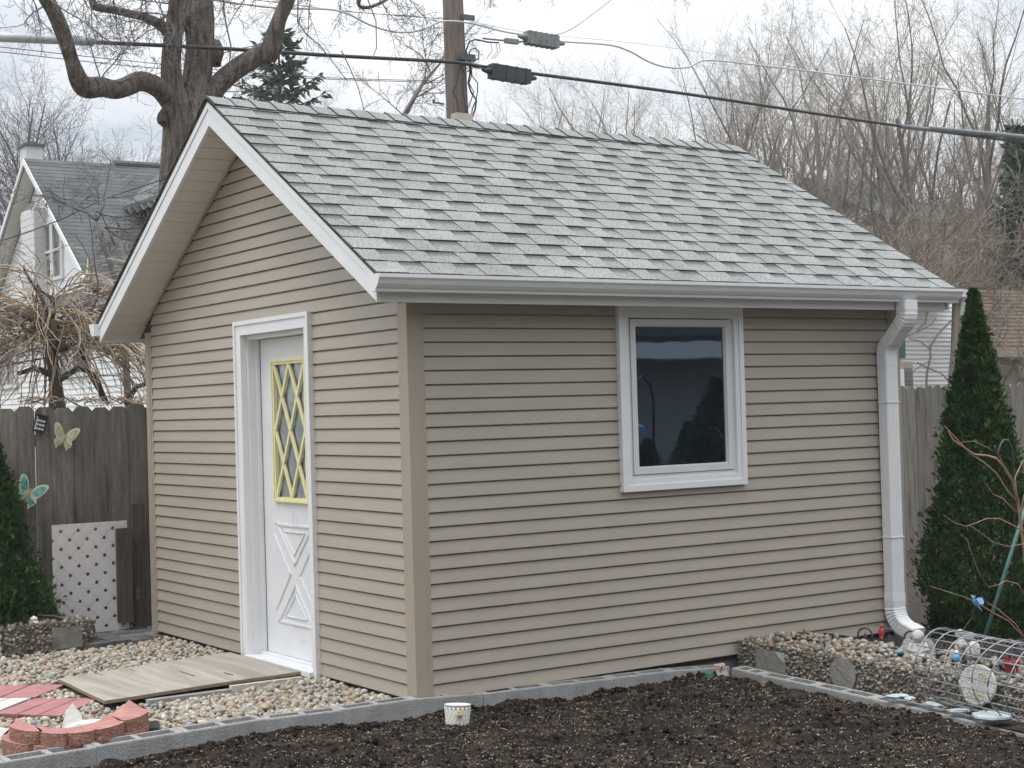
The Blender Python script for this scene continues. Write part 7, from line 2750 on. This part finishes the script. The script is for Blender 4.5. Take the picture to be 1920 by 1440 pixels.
q.tube([(xg - 0.08, WY - 0.56, zt3), (xg - 0.1, WY - 0.5, zt3 - 0.3), (dxx, WY - 0.1, zt3 - 0.75), (dxx, WY - 0.1, -0.1)], 0.06, 8)
q.build('downspout', MT['house_white'], wh)
a0_, a1_ = at(1682, 720, y=WY - 0.6), at(1713, 720, y=WY - 0.6)
acz0, acz1 = at(1700, 760, y=WY - 0.6).z, at(1700, 678, y=WY - 0.6).z
ac = thing('air_conditioner', 'grey window air conditioner box beside the white clapboard wall above the fence', 'air conditioner', ((a0_.x + a1_.x) / 2, WY - 0.3, acz0))
q = MB()
q.box(a0_.x, a1_.x, WY - 0.6, WY - 0.035, acz0, acz1)
q.build('case', MT['garage_wall'], ac)
q = MB()
q.box(a0_.x + (a1_.x - a0_.x) * 0.45, a1_.x - 0.03, WY - 0.612, WY - 0.6005, acz0 + 0.03, acz1 - 0.1)
for k in range(9):
    z = acz0 + 0.05 + k * (acz1 - acz0 - 0.17) / 9
    q.box(a0_.x + (a1_.x - a0_.x) * 0.47, a1_.x - 0.04, WY - 0.622, WY - 0.6125, z, z + 0.025)
q.build('grille', MT['ac'], ac)
q = MB()
q.box(a0_.x + 0.02, a0_.x + (a1_.x - a0_.x) * 0.42, WY - 0.612, WY - 0.6005, acz0 + 0.03, acz1 - 0.12)
q.build('side_panel', MT['house_white'], ac)
# climbing stems on the white wall
vs3 = thing('climbing_stems', 'thick brown climbing stems up the corner of the white clapboard house', 'vine', tuple(at(1790, 730, y=WY - 0.5)))
q = MB()
for pth, r in (([(1784, 745), (1785, 700), (1789, 660), (1790, 620), (1792, 560)], 0.055), ([(1793, 745), (1796, 690), (1800, 640), (1795, 600), (1797, 555)], 0.06), ([(1800, 640), (1806, 600), (1812, 590)], 0.035),
               ([(1736, 740), (1738, 700), (1745, 670), (1744, 650), (1760, 625), (1785, 600)], 0.018), ([(1744, 655), (1725, 640), (1705, 635)], 0.01), ([(1745, 675), (1720, 690), (1710, 700)], 0.008),
               ([(1690, 634), (1715, 625), (1735, 605), (1740, 580)], 0.014), ([(1720, 622), (1745, 610), (1755, 596)], 0.009), ([(1784, 720), (1765, 700), (1740, 690), (1720, 680)], 0.012)):
    q.tube([at(u, v, y=WY - 0.45) for u, v in pth], r, 6)
q.build('stem', MT['far_twig'], vs3, smooth=True)

GY = 17.0
g0 = at(1850, 700, y=GY)
ga = thing('tiled_garage', 'low brown roofed garage with tan wall behind the fence at the right edge', 'garage', (g0.x + 3, GY, -0.2))
zr0, zr1 = at(1890, 660, y=GY).z, at(1890, 545, y=GY + 3).z
q = MB()
nr = 16
for i in range(nr):
    f0, f1 = i / nr, (i + 1) / nr
    q.add([(g0.x - 0.12, GY - 0.4 + 3.4 * f0, zr0 + (zr1 - zr0) * f0 + 0.03), (g0.x + 8, GY - 0.4 + 3.4 * f0, zr0 + (zr1 - zr0) * f0 + 0.03), (g0.x + 8, GY - 0.4 + 3.4 * f1, zr0 + (zr1 - zr0) * f1), (g0.x - 0.12, GY - 0.4 + 3.4 * f1, zr0 + (zr1 - zr0) * f1),
           (g0.x - 0.12, GY - 0.4 + 3.4 * f0, zr0 + (zr1 - zr0) * f0 - 0.01), (g0.x + 8, GY - 0.4 + 3.4 * f0, zr0 + (zr1 - zr0) * f0 - 0.01)], [(0, 1, 2, 3), (4, 5, 1, 0)])
q.build('roof', MT['brick_brown'], ga)
q = MB()
q.box(g0.x, g0.x + 8, GY - 0.02, GY + 3, -0.2, zr0 - 0.02)
q.build('wall', MT['garage_wall'], ga)
q = MB()
q.box(g0.x - 0.12, g0.x + 8, GY - 0.44, GY - 0.401, zr0 - 0.13, zr0 + 0.02)
q.build('fascia', MT['garage_wall'], ga)
wx = at(1906, 690, y=GY).x
q = MB()
zw0, zw1 = at(1906, 712, y=GY).z, at(1906, 683, y=GY).z
frz = [(wx, wx + 0.08), (wx + 0.8, wx + 0.88)]
for xa, xb2 in frz:
    q.box(xa, xb2, GY - 0.06, GY - 0.021, zw0, zw1)
q.box(wx + 0.08, wx + 0.8, GY - 0.06, GY - 0.021, zw1 - 0.08, zw1)
q.box(wx + 0.08, wx + 0.8, GY - 0.06, GY - 0.021, zw0, zw0 + 0.08)
w_ = q.build('window', MT['garage_wall'], ga)
q = MB()
q.box(wx + 0.08, wx + 0.8, GY - 0.03, GY - 0.022, zw0 + 0.08, zw1 - 0.08)
q.build('pane', MT['pane'], w_)

# far roofs seen through the brush
def far_house(label, u0, u1, vt, ve, yy, wall_m):
    a, b_ = at(u0, ve, y=yy), at(u1, ve, y=yy)
    zt_ = at((u0 + u1) / 2, vt, y=yy + 4).z
    t = thing('far_house', label, 'house', ((a.x + b_.x) / 2, yy, -0.2), 'houses far behind the brush')
    q = MB()
    q.box(a.x, b_.x, yy, yy + 8, -0.2, a.z)
    q.build('wall', wall_m, t)
    q = MB()
    q.prism([(a.x - 0.4, yy - 0.5, a.z), (b_.x + 0.4, yy - 0.5, a.z), (b_.x + 0.4, yy + 4, zt_), (a.x - 0.4, yy + 4, zt_)], (0, 0, 0.15))
    q.prism([(a.x - 0.4, yy + 8.5, a.z), (b_.x + 0.4, yy + 8.5, a.z), (b_.x + 0.4, yy + 4.01, zt_), (a.x - 0.4, yy + 4.01, zt_)], (0, 0, 0.15))
    q.build('roof', MT['house_roof'], t)
    wq = (b_.x - a.x)
    for f in (0.2, 0.55):
        q = MB()
        q.box(a.x + wq * f, a.x + wq * (f + 0.14), yy - 0.04, yy - 0.001, a.z - 2.0, a.z - 0.7)
        q.build('window', MT['house_glass'], t)


far_house('grey roofed far house glimpsed through brush above the right rake', 1655, 1780, 355, 420, 38, MT['house_white'])
far_house('far house with grey roof beside the dark spruce', 1800, 1910, 395, 430, 44, MT['garage_wall'])

# white bungalow behind the photographer: it shows as the reflection in the shed window; lengthened and raised to block low sky
rh = thing('reflected_bungalow', 'white bungalow mirrored in the shed window pane', 'house', (11, -11.5, -0.2))
q = MB()
q.box(-16, 22, -11.8, -11.47, -0.2, 2.5)
q.build('wall', MT['bungalow_wall'], rh)
q = MB()
q.prism([(-16.4, -10.9, 2.4), (22.4, -10.9, 2.4), (22.4, -15.5, 5.6), (-16.4, -15.5, 5.6)], (0, 0, 0.15))
q.build('roof', MT['dark_roof'], rh)
q = MB()
q.tube([(11.6, -12.0, 2.9), (11.6, -12.0, 4.0)], 0.14, 10)
q.build('vent_pipe', MT['bright_white'], rh)
q = MB()
q.box(-16.4, 22.4, -10.88, -10.78, 2.2, 2.44)
q.build('gutter', MT['bright_white'], rh)
q = MB()
q.box(-16.4, 22.4, -11.46, -10.89, 2.2, 2.24)
q.build('soffit', MT['house_white'], rh)
for pos, sc_, rot, lab in (((5.65, -4.0, -0.1), 0.79, 0.6, 'arborvitae mirrored at the right of the shed window'), ((4.72, -3.9, -0.1), 0.56, 2.2, 'low arborvitae mirrored at the lower left of the shed window'), ((8.0, -7.2, -0.1), 0.6, 1.2, 'arborvitae mirrored in the middle of the shed window')):
    c = copy_tree(arbR)
    c.location = pos
    c.scale = (sc_ * 1.9, sc_ * 1.9, sc_)
    c.rotation_euler = (0, 0, rot)
    c['label'] = lab

# hooks on a garden pole, mirrored in the window as well
mh = thing('mirrored_hook', 'black garden hook mirrored in the shed window', 'plant hook', (3.75, -2.6, -0.1))
q = MB()
q.tube([(3.75, -2.6, -0.1), (3.75, -2.6, 1.55), (3.72, -2.6, 1.7), (3.64, -2.6, 1.76), (3.56, -2.6, 1.7), (3.53, -2.6, 1.58)], 0.012, 8)
q.build('rod', MT['black_iron'], mh, smooth=True)
q = MB()
q.lathe([(0, 0), (0.1, 0), (0.1, 0.06), (0.02, 0.11), (0, 0.11)], (3.53, -2.6, 1.3), 14)
q.build('feeder', MT['blue'], mh)

# ------------------------------------------------------------------ damp air between the yard and the far trees
hb = MB()
hb.box(-30, 130, -25, 130, -1.2, 34)
hz_ = hb.build('haze', None)
hz_['kind'] = 'stuff'
hm = bpy.data.materials.new('pale_haze')
hm.use_nodes = True
hn = hm.node_tree
hn.nodes.clear()
ho = hn.nodes.new('ShaderNodeOutputMaterial')
hv = hn.nodes.new('ShaderNodeVolumePrincipled')
hv.inputs['Color'].default_value = (0.92, 0.94, 0.97, 1)
hv.inputs['Density'].default_value = 0.001
hn.links.new(hv.outputs[0], ho.inputs['Volume'])
hz_.data.materials.clear()
hz_.data.materials.append(hm)
